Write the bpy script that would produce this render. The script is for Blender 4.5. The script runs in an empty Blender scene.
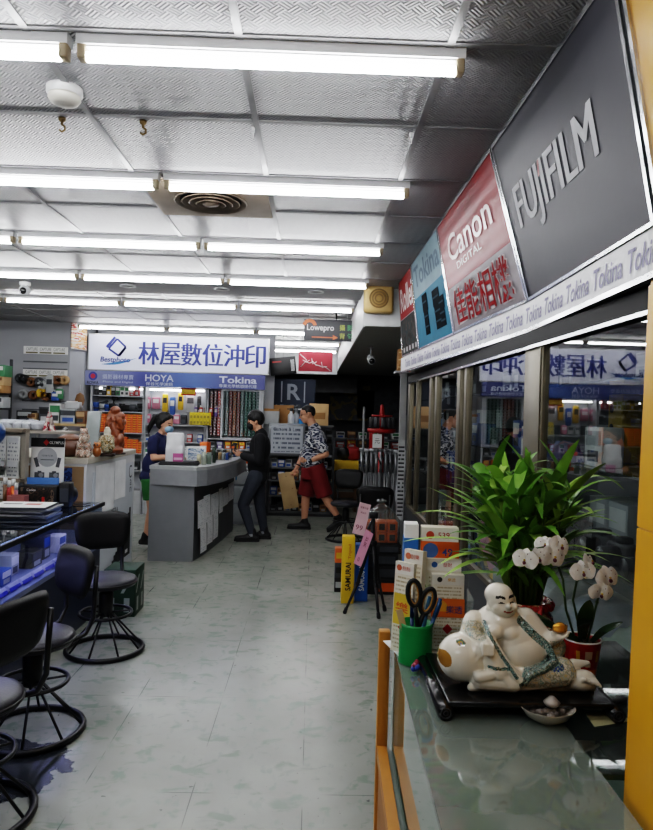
import bpy, bmesh, math, random
from mathutils import Vector, Matrix, Euler, Quaternion
random.seed(7)
C = bpy.context.scene.collection
V = Vector
PI = math.pi

# ------------------------------------------------------------------ camera model (used to survey points off the photograph)
FPX, CX, CY = 660.0, 326.5, 415.0
CAM = V((0, 0, 1.6))
_a, _p, _t = math.atan(13.5 / FPX), -2.0 / FPX, 0.028
_fw = V((math.sin(_a), math.cos(_a), _p)).normalized()
_r0 = V((math.cos(_a), -math.sin(_a), 0)); _u0 = _r0.cross(_fw)
RGT = _r0 * math.cos(_t) + _u0 * math.sin(_t)
UPV = _u0 * math.cos(_t) - _r0 * math.sin(_t)

def W(px, py, D):
    d = RGT * (px - CX) + UPV * (CY - py) + _fw * FPX
    return CAM + d * (D / d.y)
def WX(px, py, D): return W(px, py, D).x
def WZ(px, py, D): return W(px, py, D).z

# ------------------------------------------------------------------ materials
def lin(c):
    if isinstance(c, str):
        c = c.lstrip('#'); c = [int(c[i:i + 2], 16) / 255 for i in (0, 2, 4)]
    return tuple((x / 12.92 if x <= .04045 else ((x + .055) / 1.055) ** 2.4) for x in c) + (1,)

MATS = {}
def nt(name):
    m = bpy.data.materials.new(name); m.use_nodes = True
    n = m.node_tree.nodes; l = m.node_tree.links
    return m, n, l, n['Principled BSDF']

def mat(name, col, rough=.5, metal=0, var=.08, scale=9, emis=0, spec=.5, coat=0, bump=0, sss=0, trans=0, col2=None):
    """principled surface whose tone is broken up by procedural noise"""
    if name in MATS: return MATS[name]
    m, n, l, b = nt(name)
    c = lin(col)
    no = n.new('ShaderNodeTexNoise'); no.inputs['Scale'].default_value = scale; no.inputs['Detail'].default_value = 4
    tc = n.new('ShaderNodeTexCoord'); l.new(tc.outputs['Object'], no.inputs['Vector'])
    rp = n.new('ShaderNodeValToRGB'); rp.color_ramp.elements[0].position = .3; rp.color_ramp.elements[1].position = .7
    d = lin(col2) if col2 else tuple(min(1, x * (1 + var)) for x in c[:3]) + (1,)
    rp.color_ramp.elements[0].color = c if col2 else tuple(x * (1 - var) for x in c[:3]) + (1,)
    rp.color_ramp.elements[1].color = d
    l.new(no.outputs['Fac'], rp.inputs[0]); l.new(rp.outputs[0], b.inputs['Base Color'])
    b.inputs['Roughness'].default_value = rough; b.inputs['Metallic'].default_value = metal
    b.inputs['Specular IOR Level'].default_value = spec
    b.inputs['Coat Weight'].default_value = coat; b.inputs['Coat Roughness'].default_value = .08
    if trans: b.inputs['Transmission Weight'].default_value = trans
    if emis:
        l.new(rp.outputs[0], b.inputs['Emission Color']); b.inputs['Emission Strength'].default_value = emis
    if bump:
        bp = n.new('ShaderNodeBump'); bp.inputs['Strength'].default_value = bump; bp.inputs['Distance'].default_value = .01
        l.new(no.outputs['Fac'], bp.inputs['Height']); l.new(bp.outputs[0], b.inputs['Normal'])
    MATS[name] = m
    return m

def glass(name, tint='ffffff', ior=1.5, rough=.0, clear=1.0, haze=0):
    """thin sheet of glass: fresnel mix of clear view-through and mirror reflection"""
    if name in MATS: return MATS[name]
    m, n, l, b = nt(name); n.remove(b)
    out = n['Material Output']
    tr = n.new('ShaderNodeBsdfTransparent'); tr.inputs[0].default_value = lin(tint)
    gl = n.new('ShaderNodeBsdfGlossy'); gl.inputs['Roughness'].default_value = rough
    gl.inputs[0].default_value = (1, 1, 1, 1)
    # two-sided Schlick reflectance, the same from the front and from behind
    ge = n.new('ShaderNodeNewGeometry'); dt = n.new('ShaderNodeVectorMath'); dt.operation = 'DOT_PRODUCT'
    l.new(ge.outputs['Normal'], dt.inputs[0]); l.new(ge.outputs['Incoming'], dt.inputs[1])
    def q_(op, a_, b_=None, c_=None):
        q = n.new('ShaderNodeMath'); q.operation = op
        for i, x in enumerate((a_, b_, c_)):
            if x is None: continue
            if isinstance(x, (int, float)): q.inputs[i].default_value = x
            else: l.new(x, q.inputs[i])
        return q.outputs[0]
    f0 = ((ior - 1) / (ior + 1)) ** 2 * 1.8
    k5 = q_('POWER', q_('SUBTRACT', 1.0, q_('ABSOLUTE', dt.outputs['Value'])), 4.6)
    no = n.new('ShaderNodeTexNoise'); no.inputs['Scale'].default_value = 3
    k6 = q_('MULTIPLY_ADD', no.outputs['Fac'], .015, q_('MULTIPLY_ADD', k5, 1 - f0, f0))
    mx = n.new('ShaderNodeMixShader'); l.new(k6, mx.inputs[0])
    src = tr
    if haze:
        df = n.new('ShaderNodeBsdfDiffuse'); df.inputs[0].default_value = lin('a8b3ac')
        m2 = n.new('ShaderNodeMixShader'); m2.inputs[0].default_value = haze
        l.new(tr.outputs[0], m2.inputs[1]); l.new(df.outputs[0], m2.inputs[2]); src = m2
    l.new(src.outputs[0], mx.inputs[1]); l.new(gl.outputs[0], mx.inputs[2])
    l.new(mx.outputs[0], out.inputs['Surface'])
    MATS[name] = m
    return m

def printed(name, base='e6e6e2', ink='555a66', rows=14, cols=7, u='X', v='Z', dens=.5, rough=.6, blotch=None):
    """paper printed with rows of fine text (procedural dashes in generated coordinates)"""
    if name in MATS: return MATS[name]
    m, n, l, b = nt(name)
    tc = n.new('ShaderNodeTexCoord'); sp = n.new('ShaderNodeSeparateXYZ'); l.new(tc.outputs['Generated'], sp.inputs[0])
    def math_(op, a, bv, c=None):
        q = n.new('ShaderNodeMath'); q.operation = op
        for i, x in enumerate((a, bv)):
            if x is None: continue
            if isinstance(x, (int, float)): q.inputs[i].default_value = x
            else: l.new(x, q.inputs[i])
        return q.outputs[0]
    U, Vv = sp.outputs[u], sp.outputs[v]
    fr = math_('FRACT', math_('MULTIPLY', Vv, rows), None)
    line = math_('LESS_THAN', fr, .45)
    row = math_('FLOOR', math_('MULTIPLY', Vv, rows), None)
    cv = n.new('ShaderNodeCombineXYZ'); l.new(math_('MULTIPLY', U, cols * 3), cv.inputs[0]); l.new(math_('MULTIPLY', row, 7.3), cv.inputs[1])
    no = n.new('ShaderNodeTexNoise'); no.inputs['Scale'].default_value = 1.0; no.inputs['Detail'].default_value = 1
    l.new(cv.outputs[0], no.inputs['Vector'])
    ink_on = math_('LESS_THAN', no.outputs['Fac'], dens)
    edge = math_('LESS_THAN', math_('ABSOLUTE', math_('SUBTRACT', U, .5), None), .42)
    e2 = math_('LESS_THAN', math_('ABSOLUTE', math_('SUBTRACT', Vv, .5), None), .45)
    f = math_('MULTIPLY', math_('MULTIPLY', line, ink_on), math_('MULTIPLY', edge, e2))
    mx = n.new('ShaderNodeMix'); mx.data_type = 'RGBA'
    l.new(f, mx.inputs[0]); mx.inputs[6].default_value = lin(base); mx.inputs[7].default_value = lin(ink)
    res = mx.outputs[2]
    if blotch:
        n2 = n.new('ShaderNodeTexNoise'); n2.inputs['Scale'].default_value = blotch[1]; l.new(tc.outputs['Generated'], n2.inputs['Vector'])
        th = math_('GREATER_THAN', n2.outputs['Fac'], blotch[2])
        m3 = n.new('ShaderNodeMix'); m3.data_type = 'RGBA'; l.new(th, m3.inputs[0]); l.new(res, m3.inputs[6]); m3.inputs[7].default_value = lin(blotch[0]); res = m3.outputs[2]
    l.new(res, b.inputs['Base Color']); b.inputs['Roughness'].default_value = rough
    MATS[name] = m
    return m

def blotchy(name, cols, scale=4, rough=.4, coat=0, stretch=(1, 1, 1), detail=2, kind='noise', var_pos=None):
    """patches of several colours (camouflage, painted ceramics, posters)"""
    if name in MATS: return MATS[name]
    m, n, l, b = nt(name)
    tc = n.new('ShaderNodeTexCoord'); mp = n.new('ShaderNodeMapping'); mp.inputs['Scale'].default_value = stretch
    l.new(tc.outputs['Object'], mp.inputs[0])
    if kind == 'noise':
        t = n.new('ShaderNodeTexNoise'); t.inputs['Scale'].default_value = scale; t.inputs['Detail'].default_value = detail; o = t.outputs['Fac']
    else:
        t = n.new('ShaderNodeTexVoronoi'); t.inputs['Scale'].default_value = scale
        s = n.new('ShaderNodeSeparateColor'); l.new(t.outputs['Color'], s.inputs[0]); o = s.outputs[0]
    l.new(mp.outputs[0], t.inputs['Vector'])
    rp = n.new('ShaderNodeValToRGB'); rp.color_ramp.interpolation = 'CONSTANT'
    lo, hi = (.3, .7) if kind == 'noise' else (0, 1)
    k = len(cols)
    for i, c in enumerate(cols):
        pos = (var_pos[i] if var_pos else (0 if i == 0 else lo + (hi - lo) * i / k))
        e = rp.color_ramp.elements[i] if i < 2 else rp.color_ramp.elements.new(pos)
        e.position = pos; e.color = lin(c)
    l.new(o, rp.inputs[0]); l.new(rp.outputs[0], b.inputs['Base Color'])
    b.inputs['Roughness'].default_value = rough; b.inputs['Coat Weight'].default_value = coat
    MATS[name] = m
    return m

# ------------------------------------------------------------------ mesh builder
def rotz(a): return Matrix.Rotation(a, 4, 'Z')
def rotx(a): return Matrix.Rotation(a, 4, 'X')
def roty(a): return Matrix.Rotation(a, 4, 'Y')
def frame(o, x, y):
    x = V(x).normalized(); y = V(y).normalized(); z = x.cross(y).normalized()
    return Matrix(((x.x, y.x, z.x, o[0]), (x.y, y.y, z.y, o[1]), (x.z, y.z, z.z, o[2]), (0, 0, 0, 1)))
FACE_Y = lambda o: frame(o, (1, 0, 0), (0, 0, 1))       # reads towards the viewer who looks along +Y
FACE_L = lambda o: frame(o, (0, -1, 0), (0, 0, 1))      # on a wall facing -X
FACE_R = lambda o: frame(o, (0, 1, 0), (0, 0, 1))       # on a face looking +X
FLAT = lambda o, a=0: Matrix.Translation(V(o)) @ rotz(a)

_txt = {}
def text_mesh(s, bold=0):
    k = (s, bold)
    if k not in _txt:
        cu = bpy.data.curves.new('t', 'FONT'); cu.body = s; cu.align_x = 'CENTER'; cu.offset = bold; cu.resolution_u = 3
        o = bpy.data.objects.new('t', cu); C.objects.link(o)
        dg = bpy.context.evaluated_depsgraph_get(); dg.update()
        me = bpy.data.meshes.new_from_object(o.evaluated_get(dg))
        vs = [v.co.copy() for v in me.vertices]; fs = [tuple(p.vertices) for p in me.polygons]
        bpy.data.objects.remove(o); bpy.data.curves.remove(cu); bpy.data.meshes.remove(me)
        x0 = min(v.x for v in vs); x1 = max(v.x for v in vs); y0 = min(v.y for v in vs); y1 = max(v.y for v in vs)
        _txt[k] = ([((v.x - (x0 + x1) / 2) / (x1 - x0), (v.y - (y0 + y1) / 2) / (y1 - y0)) for v in vs], fs, (x1 - x0) / (y1 - y0))
    return _txt[k]

class M:
    def __init__(s): s.bm = bmesh.new()
    def _fin(s, n0, m, smooth=False):
        s.bm.faces.ensure_lookup_table()
        for f in s.bm.faces[n0:]: f.material_index = m; f.smooth = smooth
    def add(s, vs, fs, m=0, smooth=False, T=None):
        n0 = len(s.bm.faces)
        bv = [s.bm.verts.new(T @ V(v) if T else V(v)) for v in vs]
        for f in fs:
            try: s.bm.faces.new([bv[i] for i in f])
            except ValueError: pass
        s.bm.faces.ensure_lookup_table(); s._fin(n0, m, smooth); return s
    def box(s, c, d, T=None, m=0, bev=0, seg=2):
        x, y, z = d[0] / 2, d[1] / 2, d[2] / 2
        mt = (T or Matrix.Identity(4))
        if bev:
            t = bmesh.new(); bmesh.ops.create_cube(t, size=1)
            for v in t.verts: v.co = V((v.co.x * d[0], v.co.y * d[1], v.co.z * d[2]))
            bmesh.ops.bevel(t, geom=t.edges[:], offset=min(bev, .49 * min(d)), segments=seg, profile=.5, affect='EDGES')
            vs = [mt @ (v.co + V(c)) for v in t.verts]; t.verts.index_update(); fs = [[v.index for v in f.verts] for f in t.faces]; t.free()
            return s.add(vs, fs, m, True)
        vs = [mt @ V((c[0] + i * x, c[1] + j * y, c[2] + k * z)) for i in (-1, 1) for j in (-1, 1) for k in (-1, 1)]
        return s.add(vs, [(0, 1, 3, 2), (4, 6, 7, 5), (0, 4, 5, 1), (2, 3, 7, 6), (0, 2, 6, 4), (1, 5, 7, 3)], m)
    def bx(s, x0, x1, y0, y1, z0, z1, m=0, bev=0): return s.box(((x0 + x1) / 2, (y0 + y1) / 2, (z0 + z1) / 2), (abs(x1 - x0), abs(y1 - y0), abs(z1 - z0)), None, m, bev)
    def tube(s, pts, r, seg=8, m=0, closed=False, caps=True, flat=1.0):
        pts = [V(p) for p in pts]; n = len(pts)
        rr = r if isinstance(r, (list, tuple)) else [r] * n
        vs = []; up = V((0, 0, 1)); prev = None
        for i, p in enumerate(pts):
            if closed: t = pts[(i + 1) % n] - pts[i - 1]
            else: t = pts[min(i + 1, n - 1)] - pts[max(i - 1, 0)]
            t.normalize()
            if prev is None:
                a = t.cross(up)
                if a.length < .05: a = t.cross(V((1, 0, 0)))
            else:
                a = prev - t * prev.dot(t)
                if a.length < 1e-4: a = t.cross(up)
            a.normalize(); prev = a; b = t.cross(a)
            for k in range(seg):
                q = 2 * PI * k / seg
                vs.append(p + a * math.cos(q) * rr[i] + b * math.sin(q) * rr[i] * flat)
        fs = []
        for i in range(n if closed else n - 1):
            j = (i + 1) % n
            for k in range(seg): fs.append((i * seg + k, i * seg + (k + 1) % seg, j * seg + (k + 1) % seg, j * seg + k))
        if caps and not closed: fs += [tuple(range(seg))[::-1], tuple((n - 1) * seg + k for k in range(seg))]
        return s.add(vs, fs, m, True)
    def cyl(s, p1, p2, r1, r2=None, seg=14, m=0):
        return s.tube([p1, p2], [r1, r1 if r2 is None else r2], seg, m)
    def ring(s, c, R, r, seg=28, m=0, T=None, rs=8):
        pts = [V((R * math.cos(2 * PI * k / seg), R * math.sin(2 * PI * k / seg), 0)) for k in range(seg)]
        pts = [(T @ p if T else p) + V(c) for p in pts]
        return s.tube(pts, r, rs, m, True)
    def lathe(s, prof, c=(0, 0, 0), seg=24, m=0, T=None, mf=None):
        vs = []; fs = []; n = len(prof)
        for r, z in prof:
            for k in range(seg):
                q = 2 * PI * k / seg; p = V((r * math.cos(q), r * math.sin(q), z))
                vs.append((T @ p if T else p) + V(c))
        n0 = len(s.bm.faces)
        for i in range(n - 1):
            for k in range(seg): fs.append((i * seg + k, i * seg + (k + 1) % seg, (i + 1) * seg + (k + 1) % seg, (i + 1) * seg + k))
        if prof[0][0] > 1e-5: fs.append(tuple(range(seg))[::-1])
        if prof[-1][0] > 1e-5 and not (n == 2 and abs(prof[0][1] - prof[1][1]) < 1e-9): fs.append(tuple((n - 1) * seg + k for k in range(seg)))
        s.add(vs, fs, m, True)
        return s
    RES = None
    def sph(s, c, r, R=None, m=0, u=14, v=9):
        if M.RES: u, v = M.RES
        if not isinstance(r, (list, tuple)): r = (r, r, r)
        vs = [V((0, 0, -1))]; fs = []
        for i in range(1, v):
            for k in range(u):
                a = PI * i / v; q = 2 * PI * k / u
                vs.append(V((math.sin(a) * math.cos(q), math.sin(a) * math.sin(q), -math.cos(a))))
        vs.append(V((0, 0, 1))); L = len(vs) - 1
        for k in range(u): fs.append((0, 1 + (k + 1) % u, 1 + k)); fs.append((L, L - u + k, L - u + (k + 1) % u))
        for i in range(v - 2):
            for k in range(u): a = 1 + i * u; fs.append((a + k, a + (k + 1) % u, a + u + (k + 1) % u, a + u + k))
        R = R or Matrix.Identity(4)
        return s.add([R @ V((p.x * r[0], p.y * r[1], p.z * r[2])) + V(c) for p in vs], fs, m, True)
    def cap(s, p1, p2, r1, r2=None, m=0, u=10, v=7):
        """tapered capsule as a closed hull"""
        r2 = r1 if r2 is None else r2
        t = bmesh.new()
        for p, r in ((V(p1), V((r1,) * 3)), (V(p2), V((r2,) * 3))):
            for i in range(v + 1):
                for k in range(u):
                    a = PI * i / v; q = 2 * PI * k / u
                    t.verts.new(p + V((math.sin(a) * math.cos(q) * r.x, math.sin(a) * math.sin(q) * r.y, -math.cos(a) * r.z)))
                    if i in (0, v): break
        h = bmesh.ops.convex_hull(t, input=t.verts[:])
        junk = [e for e in h['geom_interior'] if isinstance(e, bmesh.types.BMVert)]
        if junk: bmesh.ops.delete(t, geom=junk, context='VERTS')
        t.verts.index_update()
        s.add([v_.co.copy() for v_ in t.verts], [[v_.index for v_ in f.verts] for f in t.faces], m, True)
        t.free(); return s
    def prism(s, poly, h0, h1, T=None, m=0, smooth=False):
        n = len(poly)
        vs = [V((x, y, h0)) for x, y in poly] + [V((x, y, h1)) for x, y in poly]
        fs = [tuple(range(n))[::-1], tuple(range(n, 2 * n))] + [(i, (i + 1) % n, n + (i + 1) % n, n + i) for i in range(n)]
        return s.add(vs, fs, m, smooth, T)
    def quad(s, a, b, c, d, m=0): return s.add([a, b, c, d], [(0, 1, 2, 3)], m)
    def rect(s, T, w, h, m=0, z=0, cx=0, cy=0):
        return s.add([(cx - w / 2, cy - h / 2, z), (cx + w / 2, cy - h / 2, z), (cx + w / 2, cy + h / 2, z), (cx - w / 2, cy + h / 2, z)], [(0, 1, 2, 3)], m, False, T)
    def text(s, st, T, w=None, h=None, m=0, z=.002, cx=0, cy=0, bold=0, shear=0):
        vs, fs, asp = text_mesh(st, bold)
        if w is None: w = h * asp
        if h is None: h = w / asp
        return s.add([(cx + x * w + shear * y * h, cy + y * h, z) for x, y in vs], fs, m, False, T)
    def strip(s, pts, widths, nrm, m=0, fold=.25):
        """leaf: ribbon with a folded mid-rib"""
        pts = [V(p) for p in pts]; vs = []; n = len(pts)
        for i, p in enumerate(pts):
            t = (pts[min(i + 1, n - 1)] - pts[max(i - 1, 0)]).normalized()
            sd = t.cross(V(nrm)).normalized(); up = sd.cross(t)
            w = widths[i]
            vs += [p - sd * w + up * w * fold, p, p + sd * w + up * w * fold]
        fs = []
        for i in range(n - 1):
            a = 3 * i
            fs += [(a, a + 1, a + 4, a + 3), (a + 1, a + 2, a + 5, a + 4)]
        return s.add(vs, fs, m, True)
    def mesh(s, mats):
        me = bpy.data.meshes.new('m')
        s.bm.to_mesh(me); s.bm.free()
        for x in (mats if isinstance(mats, (list, tuple)) else [mats]): me.materials.append(x)
        return me
    def build(s, name, mats, parent=None, loc=None, rz=0, norm=True):
        if norm: bmesh.ops.recalc_face_normals(s.bm, faces=[f for f in s.bm.faces if len(f.verts) < 60])
        me = s.mesh(mats); me.name = name
        o = bpy.data.objects.new(name, me); C.objects.link(o)
        if parent: o.parent = parent
        if loc is not None: o.location = loc
        o.rotation_euler.z = rz
        return o

def remesh(b, voxel, mats, name, parent=None, it=2, paint=None, fac=.5):
    """melt overlapping shapes into one continuous skin"""
    me = b.mesh(mats)
    o = bpy.data.objects.new('tmp', me); C.objects.link(o)
    r = o.modifiers.new('r', 'REMESH'); r.mode = 'VOXEL'; r.voxel_size = voxel; r.use_smooth_shade = True
    if it:
        sm = o.modifiers.new('s', 'SMOOTH'); sm.iterations = it; sm.factor = fac
    dg = bpy.context.evaluated_depsgraph_get(); dg.update()
    m2 = bpy.data.meshes.new_from_object(o.evaluated_get(dg)); bpy.data.objects.remove(o)
    m2.materials.clear()
    for x in (mats if isinstance(mats, (list, tuple)) else [mats]): m2.materials.append(x)
    for p in m2.polygons:
        p.use_smooth = True
        p.material_index = paint(p.center, p.normal) if paint else 0
    m2.name = name
    q = bpy.data.objects.new(name, m2); C.objects.link(q)
    if parent: q.parent = parent
    return q

LABELS = {}
def tag(o, label, cat, group=None, kind=None):
    o['label'] = label; o['category'] = cat
    if group: o['group'] = group
    if kind: o['kind'] = kind
    return o
def thing(name, label, cat, loc=(0, 0, 0), rz=0, group=None):
    o = bpy.data.objects.new(name, None); C.objects.link(o); o.location = loc; o.rotation_euler.z = rz
    o.empty_display_size = .05
    return tag(o, label, cat, group)
def single(name, b, mats, label, cat, loc=None, rz=0, group=None): return tag(b.build(name, mats, None, loc, rz), label, cat, group)
def struct(name, b, mats, loc=None, rz=0):
    o = b.build(name, mats, None, loc, rz); o['kind'] = 'structure'; return o
def dup(root, loc, rz=0, label=None, group=None, mats=None):
    r = root.copy(); C.objects.link(r); r.location = loc; r.rotation_euler = (0, 0, rz)
    if label: r['label'] = label
    if group: r['group'] = group
    def rec(a, b):
        for ch in list(a.children):
            c = ch.copy(); C.objects.link(c); c.parent = b; rec(ch, c)
    rec(root, r)
    return r

# ------------------------------------------------------------------ shared materials
white = mat('white_paint', 'd8d9da', .5)
black = mat('black_plastic', '111113', .45)
blackgloss = mat('black_lacquer', '0e0e10', .22, coat=.3)
dark = mat('dark_grey', '26272a', .6)
steel = mat('chrome', 'd0d2d4', .18, 1)
alu = mat('bronze_anodised_aluminium', '6e685a', .42, .7)
alu2 = mat('dull_aluminium', 'a5a6a6', .4, .8)
wood_ochre = mat('ochre_wood', 'b5792c', .45, var=.18, scale=5)
wood_light = mat('light_wood', 'b49a70', .5, var=.12, scale=5)
card = mat('brown_cardboard', '9c7448', .8, var=.1)
cardl = mat('tan_cardboard', 'c9a679', .8, var=.06)
red = mat('red_plastic', 'b3201c', .4)
orange = mat('orange_carton', 'd9641c', .5)
yellow = mat('yellow_carton', 'd9b21c', .5)
blue = mat('blue_carton', '1f5fa8', .5)
navy = mat('navy_blue', '1f2a55', .5)
green = mat('green_plastic', '1f8a4c', .35)
greyl = mat('light_grey', 'b7b9bb', .5)
grey = mat('mid_grey', '7d8083', .5)
paper = mat('white_paper', 'e4e4e2', .7, var=.02)
pink = mat('pink_paper', 'e8a6bd', .7)
skin = mat('skin', 'c08e72', .55, var=.05)
skinw = mat('fair_skin', 'c99a80', .55, var=.05)
hairm = mat('black_hair', '0c0b0b', .55, var=.3, scale=60)
vinyl = mat('black_vinyl', '0c0c0e', .5, bump=.1, scale=120, spec=.3)
blackmetal = mat('black_enamel_metal', '0b0b0d', .35)
clear = glass('clear_acrylic', 'f4f6f6', 1.25)
# ================================================================== ROOM
def ceiling_mat():
    m, n, l, b = nt('embossed_ceiling_tile')
    tc = n.new('ShaderNodeTexCoord'); mp = n.new('ShaderNodeMapping'); mp.inputs['Rotation'].default_value = (0, 0, PI / 4)
    l.new(tc.outputs['Object'], mp.inputs[0])
    ck = n.new('ShaderNodeTexChecker'); ck.inputs['Scale'].default_value = 25; ck.inputs[1].default_value = (1, 1, 1, 1); ck.inputs[2].default_value = (0, 0, 0, 1)
    l.new(mp.outputs[0], ck.inputs[0])
    w = []
    for d in ('X', 'Y'):
        q = n.new('ShaderNodeTexWave'); q.bands_direction = d; q.inputs['Scale'].default_value = 25; l.new(mp.outputs[0], q.inputs[0]); w.append(q)
    mx = n.new('ShaderNodeMix'); mx.data_type = 'FLOAT'
    l.new(ck.outputs['Fac'], mx.inputs[0]); l.new(w[0].outputs['Fac'], mx.inputs[2]); l.new(w[1].outputs['Fac'], mx.inputs[3])
    bp = n.new('ShaderNodeBump'); bp.inputs['Strength'].default_value = .45; bp.inputs['Distance'].default_value = .008
    l.new(mx.outputs[0], bp.inputs['Height']); l.new(bp.outputs[0], b.inputs['Normal'])
    no = n.new('ShaderNodeTexNoise'); no.inputs['Scale'].default_value = .9; l.new(tc.outputs['Object'], no.inputs[0])
    rp = n.new('ShaderNodeValToRGB'); rp.color_ramp.elements[0].color = lin('808082'); rp.color_ramp.elements[1].color = lin('9b9b9d')
    l.new(no.outputs['Fac'], rp.inputs[0]); l.new(rp.outputs[0], b.inputs['Base Color'])
    b.inputs['Roughness'].default_value = .38; b.inputs['Specular IOR Level'].default_value = .5
    return m

def floor_mat():
    m, n, l, b = nt('worn_vinyl_tile_floor')
    tc = n.new('ShaderNodeTexCoord')
    def noise(sc, det=4, st=(1, 1, 1), dist=0):
        mp = n.new('ShaderNodeMapping'); mp.inputs['Scale'].default_value = st; l.new(tc.outputs['Object'], mp.inputs[0])
        q = n.new('ShaderNodeTexNoise'); q.inputs['Scale'].default_value = sc; q.inputs['Detail'].default_value = det; q.inputs['Distortion'].default_value = dist
        l.new(mp.outputs[0], q.inputs[0]); return q.outputs['Fac']
    def ramp(f, p0, p1, c0=(0, 0, 0, 1), c1=(1, 1, 1, 1)):
        r = n.new('ShaderNodeValToRGB'); r.color_ramp.elements[0].position = p0; r.color_ramp.elements[1].position = p1
        r.color_ramp.elements[0].color = c0; r.color_ramp.elements[1].color = c1; l.new(f, r.inputs[0]); return r.outputs[0]
    def mix(f, a, c):
        q = n.new('ShaderNodeMix'); q.data_type = 'RGBA'; l.new(f, q.inputs[0])
        (l.new(a, q.inputs[6]) if not isinstance(a, tuple) else setattr(q.inputs[6], 'default_value', a))
        (l.new(c, q.inputs[7]) if not isinstance(c, tuple) else setattr(q.inputs[7], 'default_value', c))
        return q.outputs[2]
    def mul(f, k):
        q = n.new('ShaderNodeMath'); q.operation = 'MULTIPLY'; l.new(f, q.inputs[0])
        (l.new(k, q.inputs[1]) if not isinstance(k, (int, float)) else setattr(q.inputs[1], 'default_value', k)); return q.outputs[0]
    base = ramp(noise(1.6, 5), .3, .72, lin('8d9087'), lin('a8aaa1'))
    c = mix(mul(ramp(noise(9, 3, (.8, 1.3, 1), .5), .57, .66), .62), base, lin('6b7c6e'))          # green mottling flecks
    c = mix(mul(ramp(noise(16, 3, (1.2, .8, 1), .4), .58, .68), .5), c, lin('74857a'))            # finer green flecks
    c = mix(mul(ramp(noise(5, 5), .5, .8), .25), c, lin('b9bbb3'))                                # worn pale clouds
    c = mix(mul(ramp(noise(24, 3), .71, .74), .8), c, lin('3f4243'))                              # scuffs
    br = n.new('ShaderNodeTexBrick'); br.offset = 0; br.inputs['Scale'].default_value = 1
    br.inputs['Brick Width'].default_value = .46; br.inputs['Row Height'].default_value = .92
    br.inputs['Mortar Size'].default_value = .0025; br.inputs['Color1'].default_value = br.inputs['Color2'].default_value = (0, 0, 0, 1); br.inputs['Mortar'].default_value = (1, 1, 1, 1)
    l.new(tc.outputs['Object'], br.inputs[0])
    c = mix(mul(mul(br.outputs['Color'], ramp(noise(3, 3), .46, .60)), .85), c, lin('3c4042'))      # seams, partly worn shut
    # the worn-through black patch by the near stool
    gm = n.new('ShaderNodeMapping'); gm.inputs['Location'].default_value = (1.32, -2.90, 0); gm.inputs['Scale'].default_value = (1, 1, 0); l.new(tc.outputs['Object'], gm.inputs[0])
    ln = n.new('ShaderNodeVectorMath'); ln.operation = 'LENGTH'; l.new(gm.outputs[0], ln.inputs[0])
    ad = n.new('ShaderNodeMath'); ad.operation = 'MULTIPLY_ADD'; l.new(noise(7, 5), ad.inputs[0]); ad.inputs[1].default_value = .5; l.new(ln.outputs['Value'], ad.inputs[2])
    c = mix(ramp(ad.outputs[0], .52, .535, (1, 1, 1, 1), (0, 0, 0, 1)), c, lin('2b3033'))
    l.new(c, b.inputs['Base Color'])
    b.inputs['Roughness'].default_value = .24
    b.inputs['Specular IOR Level'].default_value = .5
    bp = n.new('ShaderNodeBump'); bp.inputs['Strength'].default_value = .06; bp.inputs['Distance'].default_value = .01
    l.new(noise(9, 3), bp.inputs['Height']); l.new(bp.outputs[0], b.inputs['Normal'])
    return m

ZC = 2.8
struct('floor', M().bx(-5.3, 2.4, -3.1, 15.1, -.1, 0), floor_mat())
struct('ceiling', M().bx(-5.3, 2.4, -3.1, 15.1, ZC, ZC + .1), ceiling_mat())
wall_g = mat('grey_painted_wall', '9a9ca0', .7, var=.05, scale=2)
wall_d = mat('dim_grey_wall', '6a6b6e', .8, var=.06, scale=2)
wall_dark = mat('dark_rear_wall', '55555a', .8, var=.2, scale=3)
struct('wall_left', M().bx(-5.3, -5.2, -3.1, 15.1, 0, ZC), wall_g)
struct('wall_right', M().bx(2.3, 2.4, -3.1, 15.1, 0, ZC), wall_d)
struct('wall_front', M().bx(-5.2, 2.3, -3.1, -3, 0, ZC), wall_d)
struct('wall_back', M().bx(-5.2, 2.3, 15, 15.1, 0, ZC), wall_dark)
# slat wall that closes the left rear, with its angled return
struct('wall_slat', M().bx(-5.2, -3.53, 9.6, 9.7, 0, ZC), wall_g)
struct('wall_return', M().prism([(-3.53, 9.6), (-3.40, 9.82), (-3.40, 10.3), (-3.6, 10.3), (-3.6, 9.7), (-3.53, 9.7)], 0, ZC), wall_g)
struct('wall_shelving', M().bx(-3.36, -.62, 10.3, 10.4, 0, ZC), wall_g)
tb = mat('ceiling_grid_bar', '8c8c8d', .45, .2)
g = M()
for i in range(-7, 4): g.bx(-.27 + .68 * i - .013, -.27 + .68 * i + .013, -3, 15, ZC - .006, ZC + .01)
for i in range(-8, 21): g.bx(-5.2, 2.3, 2.12 + .62 * i - .012, 2.12 + .62 * i + .012, ZC - .005, ZC + .01)
struct('trim_1', g, tb)
# flat plain band with downlights across the ceiling, and the lowered dark soffit to the right
plain = mat('plain_ceiling_board', '8b8b8d', .6, var=.04)
struct('ceiling_band', M().bx(-5.2, .46, 6.02, 6.75, ZC - .035, ZC), plain)
struct('ceiling_soffit', M().bx(.47, 2.3, 6.3, 14.2, 2.44, ZC), mat('dark_soffit_board', 'a3a39e', .7, var=.05))
struct('trim_2', M().bx(.452, .47, 6.28, 14.2, 2.43, ZC).bx(.452, 2.3, 6.27, 6.3, 2.44, ZC), white)
struct('ceiling_beam', M().bx(-2.0, .45, 13.0, 13.2, 2.36, ZC), white)

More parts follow.
